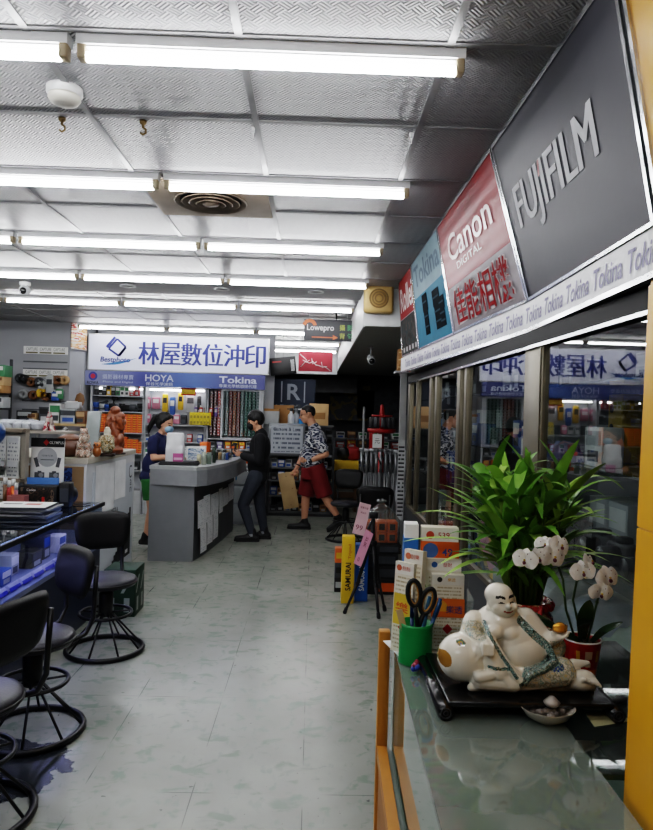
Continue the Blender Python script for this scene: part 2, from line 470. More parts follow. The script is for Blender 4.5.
# ------------------------------------------------------------------ fluorescent battens
def tube_mat(name, s):
    m, n, l, b = nt(name)
    b.inputs['Base Color'].default_value = (1, 1, 1, 1); b.inputs['Emission Color'].default_value = (.98, .985, 1, 1); b.inputs['Emission Strength'].default_value = s
    no = n.new('ShaderNodeTexNoise'); no.inputs['Scale'].default_value = 2
    mr = n.new('ShaderNodeMapRange'); mr.inputs[3].default_value = s * .95; mr.inputs[4].default_value = s * 1.05
    l.new(no.outputs['Fac'], mr.inputs[0]); l.new(mr.outputs[0], b.inputs['Emission Strength'])
    return m
TUBE = tube_mat('fluorescent_tube_glow', 30)
cream = mat('aged_cream_plastic', 'a3957c', .5)
LAMP = thing('fluorescent_batten', 'x', 'ceiling light')
LAMP_L = 1.27
b = M(); b.box((0, 0, -.018), (LAMP_L - .012, .05, .036)); b.box((0, 0, -.038), (LAMP_L - .06, .03, .006)); b.build('housing', white, LAMP)
for s in (-1, 1): M().box((s * (LAMP_L / 2 - .022), 0, -.052), (.028, .042, .055), bev=.005).build('end_cap', cream, LAMP)
M().cyl((-LAMP_L / 2 + .035, 0, -.068), (LAMP_L / 2 - .035, 0, -.068), .0165, seg=10).build('tube', TUBE, LAMP)
ordn = ['first', 'second', 'third', 'fourth', 'fifth', 'sixth', 'seventh', 'eighth', 'ninth']
first = True
for k in range(-2, 9):
    y = 2.16 + 1.24 * k
    if k >= 3: y += .0
    if k == 4: y = 7.3
    if k == 5: continue
    if k == 6: y = 9.55
    if k == 7: y = 11.0
    if k == 8: y = 12.3  # extra row of battens, added to brighten the dim rear
    for j in range(4):
        x = (.475 if y < 6 else .43) - LAMP_L / 2 - .005 - j * (LAMP_L + .015)
        if x < -5.1 + LAMP_L / 2: continue
        if k >= 7 and x < -1.2: continue
        if k == 6 and j > 2: continue
        if k <= 0 and j == 3: continue
        pos = ['at the right end', 'second from the right end', 'third from the right end', 'fourth from the right end'][j]
        row = ('row nearest the entrance' if k == -2 else 'row above the camera' if k == -1 else
               f'{ordn[k if k < 5 else k - 1]} ceiling row from the front')
        lab = f'fluorescent batten {pos}, {row}'
        z = ZC
        if first: LAMP.location = (x, y, z); LAMP['label'] = lab; LAMP['group'] = 'fluorescent battens on the ceiling'; first = False
        else: dup(LAMP, (x, y, z), 0, lab, 'fluorescent battens on the ceiling')

# ------------------------------------------------------------------ small ceiling fittings
sd = W(65, 79, 2.52)
t = thing('smoke_detector', 'round white smoke detector on ceiling behind the first light row', 'smoke detector', (sd.x, sd.y, ZC))
M().lathe([(.0, 0), (.066, 0), (.066, -.022), (.058, -.026), (.058, -.034)], seg=28).build('base', white, t)
M().lathe([(.058, -.03), (.06, -.04), (.05, -.055), (.03, -.064), (0, -.066)], seg=28).build('sensor_head', mat('offwhite_plastic', 'c9c6bd', .5), t)
brass = mat('aged_brass', '6e5b3a', .45, .6)
first = None
for px, py, D, lab in ((62, 127, 2.78, 'brass ceiling hook at the left, behind the smoke detector'), (143, 131, 2.78, 'brass ceiling hook midway between smoke detector and centre bar')):
    p = W(px, py, D)
    if first is None:
        first = thing('ceiling_hook', lab, 'hook', (p.x, p.y, ZC), 0, 'brass hooks in the ceiling')
        M().lathe([(0, 0), (.016, 0), (.014, -.012), (.006, -.018), (.005, -.03)], seg=12).build('mount', brass, first)
        M().tube([(0, 0, -.028), (.012, 0, -.036), (.012, 0, -.05), (0, 0, -.058), (-.01, 0, -.05)], .0045, 8).build('hook', brass, first)
    else: dup(first, (p.x, p.y, ZC), 0, lab)
first = None
for px, py, D, lab in ((253, 130, 2.8, 'small white cable clip on the ceiling bar near the centre'), (411, 139, 2.8, 'small white cable clip on the ceiling bar near the camera brand sign')):
    p = W(px, py, D)
    if first is None:
        first = single('cable_clip', M().box((0, 0, -.012), (.016, .016, .024), bev=.003).cyl((0, 0, -.02), (0, 0, -.045), .006, .004), white, lab, 'clip', (p.x, p.y, ZC), 0, 'white clips on the ceiling bars')
    else: dup(first, (p.x, p.y, ZC), 0, lab)
# air diffuser
p = W(211, 201, 3.76)
t = thing('air_vent', 'round ringed air diffuser in a beige ceiling panel', 'air vent', (p.x, p.y, ZC))
dusty = mat('dusty_beige_metal', '7d6f60', .6, .2, var=.15, scale=12)
b = M(); b.box((0, 0, -.008), (.66, .6, .016)); b.build('panel', mat('beige_panel', '9b8b78', .6), t)
b = M()
for i, R in enumerate((.20, .16, .12, .08)): b.lathe([(R - .028, -.016 - .004 * i), (R, -.03 - .004 * i), (R + .004, -.026 - .004 * i), (R - .022, -.012 - .004 * i)], seg=36)
b.lathe([(0, -.045), (.045, -.04), (.05, -.032), (0, -.03)], seg=30); b.build('diffuser_ring', dusty, t)
M().lathe([(0, -.0165), (.19, -.0165)], seg=36).build('duct_opening', mat('duct_dark', '1c1a18', .9), t)
first = None
for px, py, lab in ((128, 281, 'round recessed downlight at the left of the plain ceiling band'), (222, 285, 'round recessed downlight in the middle of the plain ceiling band'), (316, 289, 'round recessed downlight at the right of the plain ceiling band')):
    p = W(px, py, 6.35)
    if first is None:
        first = thing('downlight', lab, 'downlight', (p.x, p.y, ZC - .035), 0, 'downlights in the plain ceiling band')
        M().lathe([(.055, 0), (.075, -.004), (.078, -.010), (.06, -.010), (.055, -.002)], seg=24).build('rim', greyl, first)
        M().lathe([(0, -.003), (.055, -.003)], seg=24).build('lens', mat('frosted_dark_lens', '4d4d4f', .3), first)
    else: dup(first, (p.x, p.y, ZC - .035), 0, lab)
# security cameras
p = W(25, 283, 6.35)
t = thing('security_camera', 'white dome security camera hanging from ceiling at far left', 'security camera', (p.x, p.y, ZC - .035))
M().lathe([(0, 0), (.05, 0), (.05, -.03), (.03, -.035), (.03, -.05)], seg=20).build('mount', white, t)
b = M(); b.sph((0, 0, -.08), .052); b.build('dome', greyl, t)
M().sph((0, -.03, -.085), .034).build('lens', blackgloss, t)
p = W(371, 347, 8.2)
t = thing('security_camera', 'grey bullet security camera under the dark soffit', 'security camera', (p.x, p.y, 2.44), .5)
M().cyl((0, 0, 0), (0, 0, -.02), .04).cyl((0, 0, -.02), (0, 0, -.13), .010).build('ceiling_mount', greyl, t)
M().cyl((.06, .10, -.13), (-.06, -.12, -.19), .045, seg=18).build('body', greyl, t)
M().cyl((-.06, -.12, -.19), (-.064, -.126, -.192), .036, seg=18).build('lens', blackgloss, t)
p = W(336, 333, 7.9)
t = thing('security_camera', 'dark camera on an arm beside the hanging orange arrow sign', 'security camera', (p.x + .0, p.y, ZC))
M().cyl((0, 0, 0), (0, 0, -.18), .009).build('bracket', blackmetal, t)
M().box((-.02, 0, -.2), (.15, .06, .05), roty(.35), bev=.01).build('body', black, t)

# speaker on the white soffit fascia
p = W(378, 300, 6.26)
t = thing('wall_speaker', 'yellowed square wall speaker on the white soffit face', 'speaker', (p.x, 6.268, p.z))
agedp = mat('yellowed_plastic', 'bfa06a', .5)
M().box((0, -.05, 0), (.28, .1, .27), bev=.03).build('cabinet', agedp, t)
b = M()
for R in (.085, .06, .035): b.ring((0, -.102, 0), R, .007, T=rotx(PI / 2))
b.build('grille', mat('dark_tan', '7a6038', .6), t)
M().lathe([(0, 0), (.09, 0), (.088, .004), (0, .004)], (0, -.099, 0), T=rotx(PI / 2)).build('cone', mat('tan_cloth', '9a7d4c', .8), t)

# ================================================================== RIGHT: SIGN ROW AND GLASS CASES (run very slightly off the aisle axis)
RA = .004
def RW(x, y, z=0): return V((x - RA * (y - 2), y, z))
def part(b, name, mats, root, base, norm=True):
    bmesh.ops.translate(b.bm, verts=b.bm.verts[:], vec=-V(base)); return b.build(name, mats, root, norm=norm)
def rthing(name, label, cat, base, group=None):
    return thing(name, label, cat, RW(*base), RA, group)

def XB(y): return .945 - .048 * (y - 2.9) if y > 2.9 else .945 - .045 * (2.9 - y)        # lower edge of the boards leans out less towards the far end
def XT(y): return .757 - .004 * (y - 2.9)
SBZ, STZ = 2.122, 2.797
def sign(y0, y1, label, build, group='brand sign boards above the glass cabinets'):
    ym = (y0 + y1) / 2; base = V((XB(ym), ym, SBZ))
    t = thing('sign_board', label, 'sign', tuple(base), 0, group)
    h = (STZ - SBZ) / math.cos(math.atan2(XB(ym) - XT(ym), STZ - SBZ)); w = y1 - y0
    T = Matrix.Identity(4)
    b = M(); b.box((0, h / 2, -.015), (w - .012, h - .012, .03), T); b.build('backing', greyl, t)
    b = M()
    for sx in (-1, 1): b.box((sx * (w / 2 - .008), h / 2, .003), (.016, h, .014), T)
    b.box((0, h - .008, .003), (w, .016, .014), T); b.box((0, .006, .003), (w, .012, .014), T)
    b.build('frame', steel, t)
    build(t, T, w, h)
    for ch in t.children:                                # lay the flat artwork on the leaning board
        bm_ = bmesh.new(); bm_.from_mesh(ch.data)
        if all(len(f.verts) == 4 for f in bm_.faces):
            bmesh.ops.subdivide_edges(bm_, edges=[e for e in bm_.edges if e.calc_length() > .12], cuts=14, use_grid_fill=True); bm_.to_mesh(ch.data)
        bm_.free()
        for v in ch.data.vertices:
            u, q, n_ = v.co; y = ym - u; k = q / h
            p = V((XB(y) + (XT(y) - XB(y)) * k, y, SBZ + (STZ - SBZ) * k)); up = V((XT(y) - XB(y), 0, STZ - SBZ)).normalized()
            v.co = p + V((-up.z, 0, up.x)) * n_ - base
        ch.data.update()
    return t
def s_fuji(t, T, w, h):
    M().rect(T, w - .03, h - .03, 0, .002, 0, h / 2).build('face', mat('charcoal_sign_vinyl', '35353d', .5, var=.07, scale=3, spec=.22), t, norm=False)
    b = M(); b.text('FUJIFILM', T, .80, .225, 0, .005, -.071, h * .50); b.text('FUJIFILM', T, .80, .225, 0, .0054, -.059, h * .50); b.build('lettering', mat('silver_grey_lettering', 'c9c9cc', .7, spec=.2), t, norm=False)
    b = M(); b.add([(-.165, h * .5 + .055, .007), (-.145, h * .5 + .055, .007), (-.125, h * .5 + .11, .007), (-.145, h * .5 + .11, .007)], [(0, 1, 2, 3)], 0, False, T); b.build('red_accent', mat('muted_red', '7a2a2c', .5), t, norm=False)
def wavy(b, T, w, h0, h1, m, n=40, amp=.0016):
    vs = []; fs = []
    for i in range(n + 1):
        y = h0 + (h1 - h0) * i / n
        for x in (-w / 2, 0, w / 2): vs.append((x, y, .004 + amp * (math.sin(i * .9) * .5 + math.sin(i * .37 + x * 2) * .5)))
    for i in range(n):
        for k in range(2): a = i * 3 + k; fs.append((a, a + 1, a + 4, a + 3))
    b.add(vs, fs, m, True, T)
def s_canon(t, T, w, h):
    b = M(); wavy(b, T, w - .03, h * .40, h - .015, 0); b.build('red_panel', mat('glossy_red_banner', '84141a', .4, var=.1, spec=.15), t, norm=False)
    b = M(); wavy(b, T, w - .03, .015, h * .40, 0, 24); b.build('silver_panel', mat('silver_banner', '8f888c', .5, .0, spec=.15), t, norm=False)
    b = M(); b.text('Canon', T, w * .70, .15, 0, .009, 0, h * .70, .01); b.text('DIGITAL', T, w * .4, .04, 0, .009, -.05, h * .53); b.build('lettering', mat('ghost_white_lettering', 'c9a9a9', .3), t, norm=False)
    b = M(); b.text('佳能相機', T, w * .84, .225, 0, .009, 0, h * .21, .03); b.build('character_outline', mat('white_outline', 'd0c8ca', .6, spec=.1), t, norm=False)
    b = M(); b.text('佳能相機', T, w * .82, .21, 0, .0115, 0, h * .21, .008); b.build('red_characters', mat('deep_red', '8f131b', .7, spec=.08), t, norm=False)
def s_tokina(t, T, w, h):
    M().rect(T, w - .03, h * .40, 0, .002, 0, h * .78).build('upper_face', mat('pale_blue_grey', '7d98a3', .6, spec=.12), t, norm=False)
    M().rect(T, w - .03, h * .56, 0, .002, 0, h * .30).build('lower_face', mat('teal_blue', '23708d', .6, spec=.12), t, norm=False)
    b = M(); b.text('Tokina', T, w * .86, .16, 0, .005, 0, h * .80, .02); b.build('lettering', mat('slate_lettering', '566c7c', .6, spec=.1), t, norm=False)
    for cx, hh, r in ((-.16, .30, .085), (.2, .27, .1), (.33, .2, .075)):
        b = M(); z = .004
        b.prism([(cx - r * .8, .08), (cx + r * .8, .08), (cx + r * .8, .08 + hh * .55), (cx + r, .08 + hh * .6), (cx + r, .08 + hh), (cx - r, .08 + hh), (cx - r, .08 + hh * .6), (cx - r * .8, .08 + hh * .55)], z, z + .002, T)
        for q in (.2, .45, .8): b.rect(T, r * 1.7, .012, 1, z + .003, cx, .08 + hh * q)
        b.build('printed_lens', [mat('lens_black', '101a21', .8, spec=.05), mat('lens_band', '2f4652', .8, spec=.05)], t, norm=False)
def s_rollei(t, T, w, h):
    M().rect(T, w - .03, h * .50, 0, .002, 0, h * .735).build('red_face', mat('red_sign', '861619', .6, spec=.12), t, norm=False)
    M().rect(T, w - .03, h * .46, 0, .002, 0, h * .25).build('photo_face', blotchy('dark_photo_print', ['141416', '2a2624', '1c2a2c', '3a3430', '121214'], 9, .85), t, norm=False)
    b = M(); b.text('Rollei', T, w * .85, .21, 0, .005, 0, h * .72, .02); b.build('lettering', mat('pale_lettering', 'c9bdbd', .4), t, norm=False)
    b = M()
    for i in range(5): b.rect(T, .07, .04, 0, .004, -w * .36 + i * w * .18, h * .08)
    b.build('badge', mat('pale_badge', '8a8c8c', .4), t, norm=False)
def s_yellow(t, T, w, h):
    M().rect(T, w - .03, h - .03, 0, .002, 0, h / 2).build('face', mat('amber_sign', 'c98f16', .35), t, norm=False)
sign(1.72, 2.90, 'large charcoal sign board with silver grey film brand lettering', s_fuji)
sign(2.91, 4.15, 'glossy wavy red and silver sign board with red Chinese characters', s_canon)
sign(4.16, 5.22, 'pale blue sign board with two printed black lenses', s_tokina)
sign(5.23, 5.95, 'red topped sign board with dark photo, farthest in the row', s_rollei)
sign(.55, 1.70, 'plain amber yellow sign board nearest the camera', s_yellow)

# narrow lettered strip under the boards
t = thing('sign_strip', 'long white strip with repeated violet lettering under the sign boards', 'sign', (XB(3.6), 3.6, 2.0), 0)
M().bx(-.003, .017, -2.5, 2.43, -.005, .118).build('strip', mat('white_strip', 'd9d9dc', .4), t)
y = -2.35; violet = mat('violet_lettering', '7f7ba0', .5)
while y < 2.3:
    M().text('Tokina', FACE_L((-.004, y, .056)), .232, .07, 0, .001, 0, 0, .014, .12).build('lettering', violet, t, norm=False); y += .262
M().bx(-.016, .017, -2.5, 2.43, -.022, -.005).build('chrome_trim', steel, t)
for ch in t.children:
    bm_ = bmesh.new(); bm_.from_mesh(ch.data)
    if all(len(f.verts) == 4 for f in bm_.faces): bmesh.ops.subdivide_edges(bm_, edges=[e for e in bm_.edges if e.calc_length() > .5], cuts=60, use_grid_fill=True); bm_.to_mesh(ch.data)
    bm_.free()
    for v in ch.data.vertices: v.co.x += XB(3.6 + v.co.y) - XB(3.6)
    ch.data.update()

# glass display cabinet
cab_grey = mat('cabinet_grey', '6f7274', .5)
base = (.93, 3.4, 0)
t = rthing('glass_display_cabinet', 'long glass fronted display cabinet with bronze frames along right wall', 'display cabinet', base)
part(M().bx(.93, 1.55, .6, 6.30, 0, .74), 'base', mat('cabinet_dark_base', '3b3d3f', .5), t, base)
part(M().bx(.95, 1.53, .62, 6.28, .74, .755), 'deck', mat('cabinet_deck', 'a9b0b2', .4), t, base)
part(M().bx(1.53, 1.55, .6, 6.30, .755, 1.97), 'back_panel', mat('cabinet_back', '767c80', .5), t, base)
part(M().bx(.935, 1.55, .6, 6.30, 1.972, 1.976), 'top_panel', mat('cabinet_top', '3b3c3e', .5), t, base)
part(M().bx(.918, .955, .6, 6.30, 1.905, 1.972), 'header', mat('black_header', '0b0b0c', .6, spec=.2), t, base)
part(M().bx(.908, .915, .6, 6.30, 1.895, 1.908), 'header_trim', steel, t, base)
part(M().bx(.95, 1.53, 6.28, 6.30, .755, 1.97), 'end_panel', cab_grey, t, base)
part(M().bx(.95, 1.53, .6, .62, .755, 1.97), 'end_panel', cab_grey, t, base)
part(M().bx(.918, .955, .6, 6.30, .74, .765), 'sill_track', alu, t, base)
stiles = [(2.64, 2.86), (3.90, 3.99), (4.07, 4.19), (4.82, 4.93), (5.05, 5.17), (5.72, 5.82), (6.14, 6.30), (1.25, 1.35)]
for a, c in stiles: part(M().box((.935, (a + c) / 2, 1.335), (.03, c - a, 1.14), bev=.004).bx(.915, .921, a + .01, a + .02, .77, 1.9), 'door_stile', alu, t, base)
cg = glass('cabinet_glass', 'd6dedd', 1.75)
edges = [(1.35, 2.64), (2.86, 3.90), (3.99, 4.07), (4.19, 4.82), (4.93, 5.05), (5.17, 5.72), (5.82, 6.14)]
for a, c in edges: part(M().quad((.935, a, .765), (.935, c, .765), (.935, c, 1.905), (.935, a, 1.905)), 'glass_door', cg, t, base)
sg = glass('shelf_glass', 'c9d8d4', 1.5)
for z in (1.10, 1.43, 1.74): part(M().bx(.99, 1.52, 0.65, 6.25, z - .008, z), 'glass_shelf', glass('shelf_sheet', 'bccbc7', 1.5, haze=.12), t, base)
# ================================================================== ITEMS INSIDE THE GLASS CABINET
def goods_box(d, face='x'):
    """carton with a printed band and picture on the side that faces the aisle"""
    b = M(); b.box((0, 0, d[2] / 2), d, bev=.003)
    if face == 'x':
        b.bx(-d[0] / 2 - .0012, -d[0] / 2, -d[1] * .42, d[1] * .42, d[2] * .52, d[2] * .9, 1)
        b.bx(-d[0] / 2 - .0012, -d[0] / 2, -d[1] * .3, d[1] * .3, d[2] * .12, d[2] * .4, 2)
    else:
        b.bx(-d[0] * .42, d[0] * .42, -d[1] / 2 - .0012, -d[1] / 2, d[2] * .52, d[2] * .9, 1)
        b.bx(-d[0] * .3, d[0] * .3, -d[1] / 2 - .0012, -d[1] / 2, d[2] * .12, d[2] * .4, 2)
    return b
def cm(name, c): return mat('tone_' + name, c, .5)
wht, lgr, dgr, bk, blu, prp, pnk, ylw, grn, rd, org, brn, tan_ = (cm(*a) for a in (('white', 'd6d7d6'), ('light', 'a9acad'), ('deep', '3c3f44'), ('black', '17181a'), ('blue', '34589c'), ('purple', '5a4a80'),
    ('pink', 'b9788a'), ('yellow', 'd0a823'), ('green', '3f7a52'), ('red', 'a83230'), ('orange', 'd06522'), ('brown', '6e4a2e'), ('tan', 'b3936a')))
def camera_body():
    b = M(); b.box((0, 0, .045), (.055, .13, .09), bev=.012); b.box((0, 0, .098), (.045, .05, .025), bev=.008)
    b.cyl((-.02, 0, .045), (-.085, 0, .045), .036, .034, 18); b.cyl((-.085, 0, .045), (-.087, 0, .045), .028, .028, 18, 1); b.cyl((0, .045, .09), (0, .045, .1), .012)
    return b
def pouch(w, h, d):
    b = M(); b.sph((0, 0, h / 2), (d / 2, w / 2, h / 2)); b.box((0, 0, h * .75), (d * .5, w * .9, h * .35), bev=.01); return b
zs = (.755, 1.10, 1.43, 1.74)
protos = {}
def shelf_item(kind, y, x, z, label, d=None, cols=None, rz=0):
    loc = RW(x, y, z + .001); key = (kind, d, cols)
    group = {'box': 'cartons in the glass cabinet', 'camera': 'black cameras in the glass cabinet', 'bag': 'wrapped packs in the glass cabinet'}[kind]
    if key in protos: return dup(protos[key], loc, RA + rz, label)
    if kind == 'box': o = single('carton', goods_box(d), [MATS['tone_' + c] for c in cols], label, 'box', loc, RA + rz, group)
    elif kind == 'camera': o = single('camera', camera_body(), [bk, MATS['black_lacquer']], label, 'camera', loc, RA + rz, group)
    else:
        b = M(); bmesh.ops.create_grid(b.bm, x_segments=10, y_segments=10, size=.5)
        rnd = random.Random(len(protos))
        for v in b.bm.verts:
            r = max(abs(v.co.x), abs(v.co.y)) * 2; v.co = V((v.co.x * d[0], v.co.y * d[1], d[2] * (1 - r ** 3) + rnd.uniform(-.012, .012) * (1 - r) + .003))
        vs = [v.co.copy() for v in b.bm.verts]; b.bm.verts.index_update(); fs = [[v.index for v in f.verts] for f in b.bm.faces]
        b = M(); b.add(vs, fs, 0, True); b.add([V((v.x, v.y, .001)) for v in vs], fs, 0, True)
        o = single('wrapped_pack', b, [cols], label, 'package', loc, RA + rz, group)
    protos[key] = o
    return o
lev = {1.74: 'top shelf', 1.43: 'upper middle shelf', 1.10: 'lower middle shelf', .755: 'bottom deck'}
rr = random.Random(3)
# individually placed goods seen between plant and yellow pillar
shelf_item('box', 2.42, 1.08, 1.43, 'white accessory carton with two pictured black lenses, upper middle cabinet shelf', (.08, .15, .145), ('white', 'light', 'deep'))
M_ = M(); M_.box((0, 0, .14), (.10, .13, .28), bev=.004)
for q in (.06, .14, .22): M_.cyl((-.051, .03, q), (-.0525, .03, q), .018, seg=14, m=1)
single('carton', M_, [ylw, bk], 'tall yellow carton with round black windows behind the white lens carton', 'box', RW(1.30, 2.70, 1.431), RA, 'cartons in the glass cabinet')
bt = None
for i, (x, y) in enumerate(((1.25, 2.22), (1.33, 2.34))):
    if bt is None:
        bt = thing('pump_bottle', 'pink bottle on cabinet shelf nearest the yellow pillar', 'bottle', RW(x, y, 1.431), RA, 'pink bottles in the glass cabinet')
        M().lathe([(0, 0), (.045, 0), (.05, .02), (.042, .14), (.022, .17), (.02, .2), (0, .2)], seg=18).build('body', mat('dusty_pink', 'b07f84', .4), bt)
        M().cyl((0, 0, .2), (0, 0, .235), .02).build('cap', white, bt)
    else: dup(bt, RW(x, y, 1.431), RA, 'pink bottle standing just behind the nearest pink bottle')
for i, (y, x, c) in enumerate(((2.62, 1.02, prp), (2.72, 1.06, pnk), (2.86, 1.10, blu), (2.98, 1.05, prp), (3.1, 1.1, dgr))):
    nm = {0: 'purple', 1: 'pink', 2: 'blue', 3: 'violet', 4: 'charcoal'}[i]
    shelf_item('bag', y, x, 1.43, f'{nm} soft wrapped pouch on the upper middle cabinet shelf behind the plant', (.12, .11 + .001 * i, .07), c)
shelf_item('box', 2.55, 1.2, 1.10, 'tall plain white carton, left of a pair on lower middle cabinet shelf', (.16, .15, .2), ('light', 'white', 'light'))
shelf_item('box', 2.38, 1.2, 1.10, 'tall plain white carton, right of a pair on lower middle cabinet shelf', (.16, .15, .2), ('light', 'white', 'light'))
shelf_item('box', 2.08, 1.22, 1.10, 'white leaflet carton printed with a small camera, nearest on lower middle shelf', (.05, .13, .11), ('white', 'light', 'deep'))
for i, y in enumerate((2.02, 2.2, 2.36, 2.52)):
    shelf_item('camera', y, 1.06, 1.10, ['nearest', 'second nearest', 'third nearest', 'fourth nearest'][i] + ' black camera lying on the lower middle cabinet shelf', rz=.1 * i)
pkm = {'grey_green': mat('grey_green_fabric', '4d6b5c', .5), 'clear_wrap': mat('clear_wrap', 'b4bcc0', .2), 'rose_wrap': mat('rose_wrap', 'b99aa6', .25), 'sky_wrap': mat('sky_wrap', '6f8398', .3)}
for i, (y, x, d, c, lab) in enumerate((
        (1.85, 1.14, (.34, .30, .16), 'clear_wrap', 'crumpled clear wrapped white pack nearest the yellow pillar, on bottom deck'),
        (2.2, 1.2, (.36, .30, .15), 'grey_green', 'grey green wrapped pack behind the orchid, on bottom deck'),
        (1.55, 1.15, (.28, .26, .09), 'rose_wrap', 'pinkish wrapped pack low on bottom deck beside the yellow pillar'),
        (2.58, 1.18, (.38, .34, .14), 'sky_wrap', 'pale blue wrapped pack on bottom deck behind the plant'),
        (2.95, 1.18, (.36, .30, .12), 'clear_wrap', 'clear wrapped grey pack on bottom deck left of the plant'))):
    shelf_item('bag', y, x, .755, lab, d, pkm[c])
# rows of goods farther along
tones = [('light', 'white', 'deep'), ('deep', 'light', 'blue'), ('black', 'deep', 'light'), ('white', 'blue', 'deep'), ('blue', 'white', 'deep'), ('deep', 'purple', 'light')]
tn = {'light': 'light grey', 'deep': 'charcoal', 'black': 'black', 'white': 'white', 'blue': 'blue'}
sizes = [(.12, .12, .16), (.14, .16, .11), (.10, .10, .22), (.12, .14, .13)]
for z in zs:
    y = 3.3; i = 0
    while y < 5.85:
        d = rr.choice(sizes); c = rr.choice(tones)
        if rr.random() < .22 and z > 1: shelf_item('camera', y, 1.08, z, f'black camera among cartons on the {lev[z]}, {["near", "middle", "far"][min(2, int((y - 3.3) / .9))]} end of cabinet')
        else: shelf_item('box', y, 1.10 + rr.random() * .1, z, f'{tn[c[0]]} carton on {lev[z]} of the cabinet, {["near part", "middle part", "far part"][min(2, int((y - 3.3) / .9))]}, size {["small cube", "low wide", "tall narrow", "medium"][sizes.index(d)]}'.replace(', size', ','), d, c)
        y += d[1] + .05 + rr.random() * .12; i += 1
for y, h in ((2.0, .14), (2.24, .1), (2.95, .13)):
    shelf_item('box', y, 1.2, 1.74, f'carton on the top cabinet shelf, {"nearest the pillar" if y < 2.1 else "beside it" if y < 2.5 else "left of the wide frame"}', (.13, .14, h), ('light', 'white', 'deep'))

# ================================================================== YELLOW PILLAR
t = thing('yellow_pillar', 'glossy amber yellow upright pillar at right edge beside glass counter', 'pillar', (.729, .9, .004))
t.rotation_euler.y = .020
yp = mat('amber_laminate', 'c98d12', .35, var=.05); yp2 = mat('amber_laminate_light', 'd69a1c', .35, var=.05)
M().bx(-.16, .14, -.29, .29, 0, 1.85, bev=.004).build('core', yp, t)
M().bx(-.164, -.16, -.27, .285, .02, 1.40).bx(-.164, -.16, -.27, .285, 1.404, 1.84).build('face_panel', yp2, t)

# ================================================================== FRONT GLASS COUNTER
CR = -.03
t = thing('glass_counter', 'glass topped counter with ochre wooden frame at lower right', 'counter', (.247, 1.95, 0), CR)
ZT = .95; CWD, CLN = .665, 1.5
edge_g = mat('green_glass_edge', '26433a', .12, coat=.6)
b = M()
poly = [(.0, 0), (.0, -CLN), (.325, -CLN), (.325, -.74), (CWD, -.74), (CWD, 0)]
vs = [(x, y, ZT) for x, y in poly] + [(x, y, ZT - .010) for x, y in poly]; n = len(poly)
b.add(vs, [(i, (i + 1) % n, n + (i + 1) % n, n + i) for i in range(n)], 0)
b.build('pane_edge', edge_g, t)
M().bx(.001, .325, -CLN + .001, -.001, ZT - .009, ZT).build('glass_top', glass('counter_glass', 'a9bdb3', 1.6, .05, haze=.36), t)
M().bx(.326, CWD - .001, -.739, -.001, ZT - .009, ZT).build('glass_top', glass('counter_glass_dark', '8f9f9a', 1.5, .012, haze=.05), t)
b = M(); b.bx(-.034, -.002, -.026, .006, 0, .965, bev=.003); b.build('corner_post', wood_ochre, t)
b = M(); b.bx(-.032, -.004, -CLN, -.026, .595, .63); b.build('side_rail', wood_ochre, t)
b = M(); b.bx(0, CWD, -.74, -.0, 0, .03).bx(0, .32, -CLN, -.74, 0, .03); b.build('plinth', mat('dark_plinth', '2a2622', .6), t)
b = M(); b.bx(-.026, -.008, -CLN, -.026, .0, .595); b.build('side_panel', mat('ochre_side_panel', '9c672a', .5, var=.2, scale=6), t)
b = M(); b.bx(.03, CWD - .01, -.02, -.004, .03, .60); b.build('end_panel', mat('ochre_end_panel', 'a06a2a', .5), t)
b = M(); b.bx(-.004, CWD - .01, -.735, -.02, .60, .615).bx(-.004, .315, -CLN, -.735, .60, .615); b.build('deck', mat('counter_deck', '8f9a93', .5), t)
b = M(); b.quad((.006, -CLN, .63), (.006, -.026, .63), (.006, -.026, ZT - .01), (.006, -CLN, ZT - .01)); b.build('side_glass', glass('side_glass', 'c3d3ca', 1.12), t)
b = M(); b.quad((.03, -.008, .615), (CWD, -.008, .615), (CWD, -.008, ZT - .01), (.03, -.008, ZT - .01)); b.build('end_glass', glass('side_glass', 'c3d3ca', 1.45), t)
b = M(); b.bx(.02, .31, -CLN, -.05, .905, .909); b.build('inner_shelf', mat('milky_shelf', '9fb0a6', .25), t)
b = M(); b.bx(CWD - .012, CWD, -.735, -.0, .615, ZT - .01); b.build('back_panel', mat('dark_back_panel', '2d3230', .4), t)
ZC0 = ZT + .0005

# ---- white sheet below the leaflet holders
p = W(398, 640, 1.86)
single('paper_sheet', M().box((0, 0, .0008), (.13, .15, .0012)), paper, 'loose white paper sheet under the green pen cup and leaflets', 'paper', (.30, 1.83, ZC0), .25)

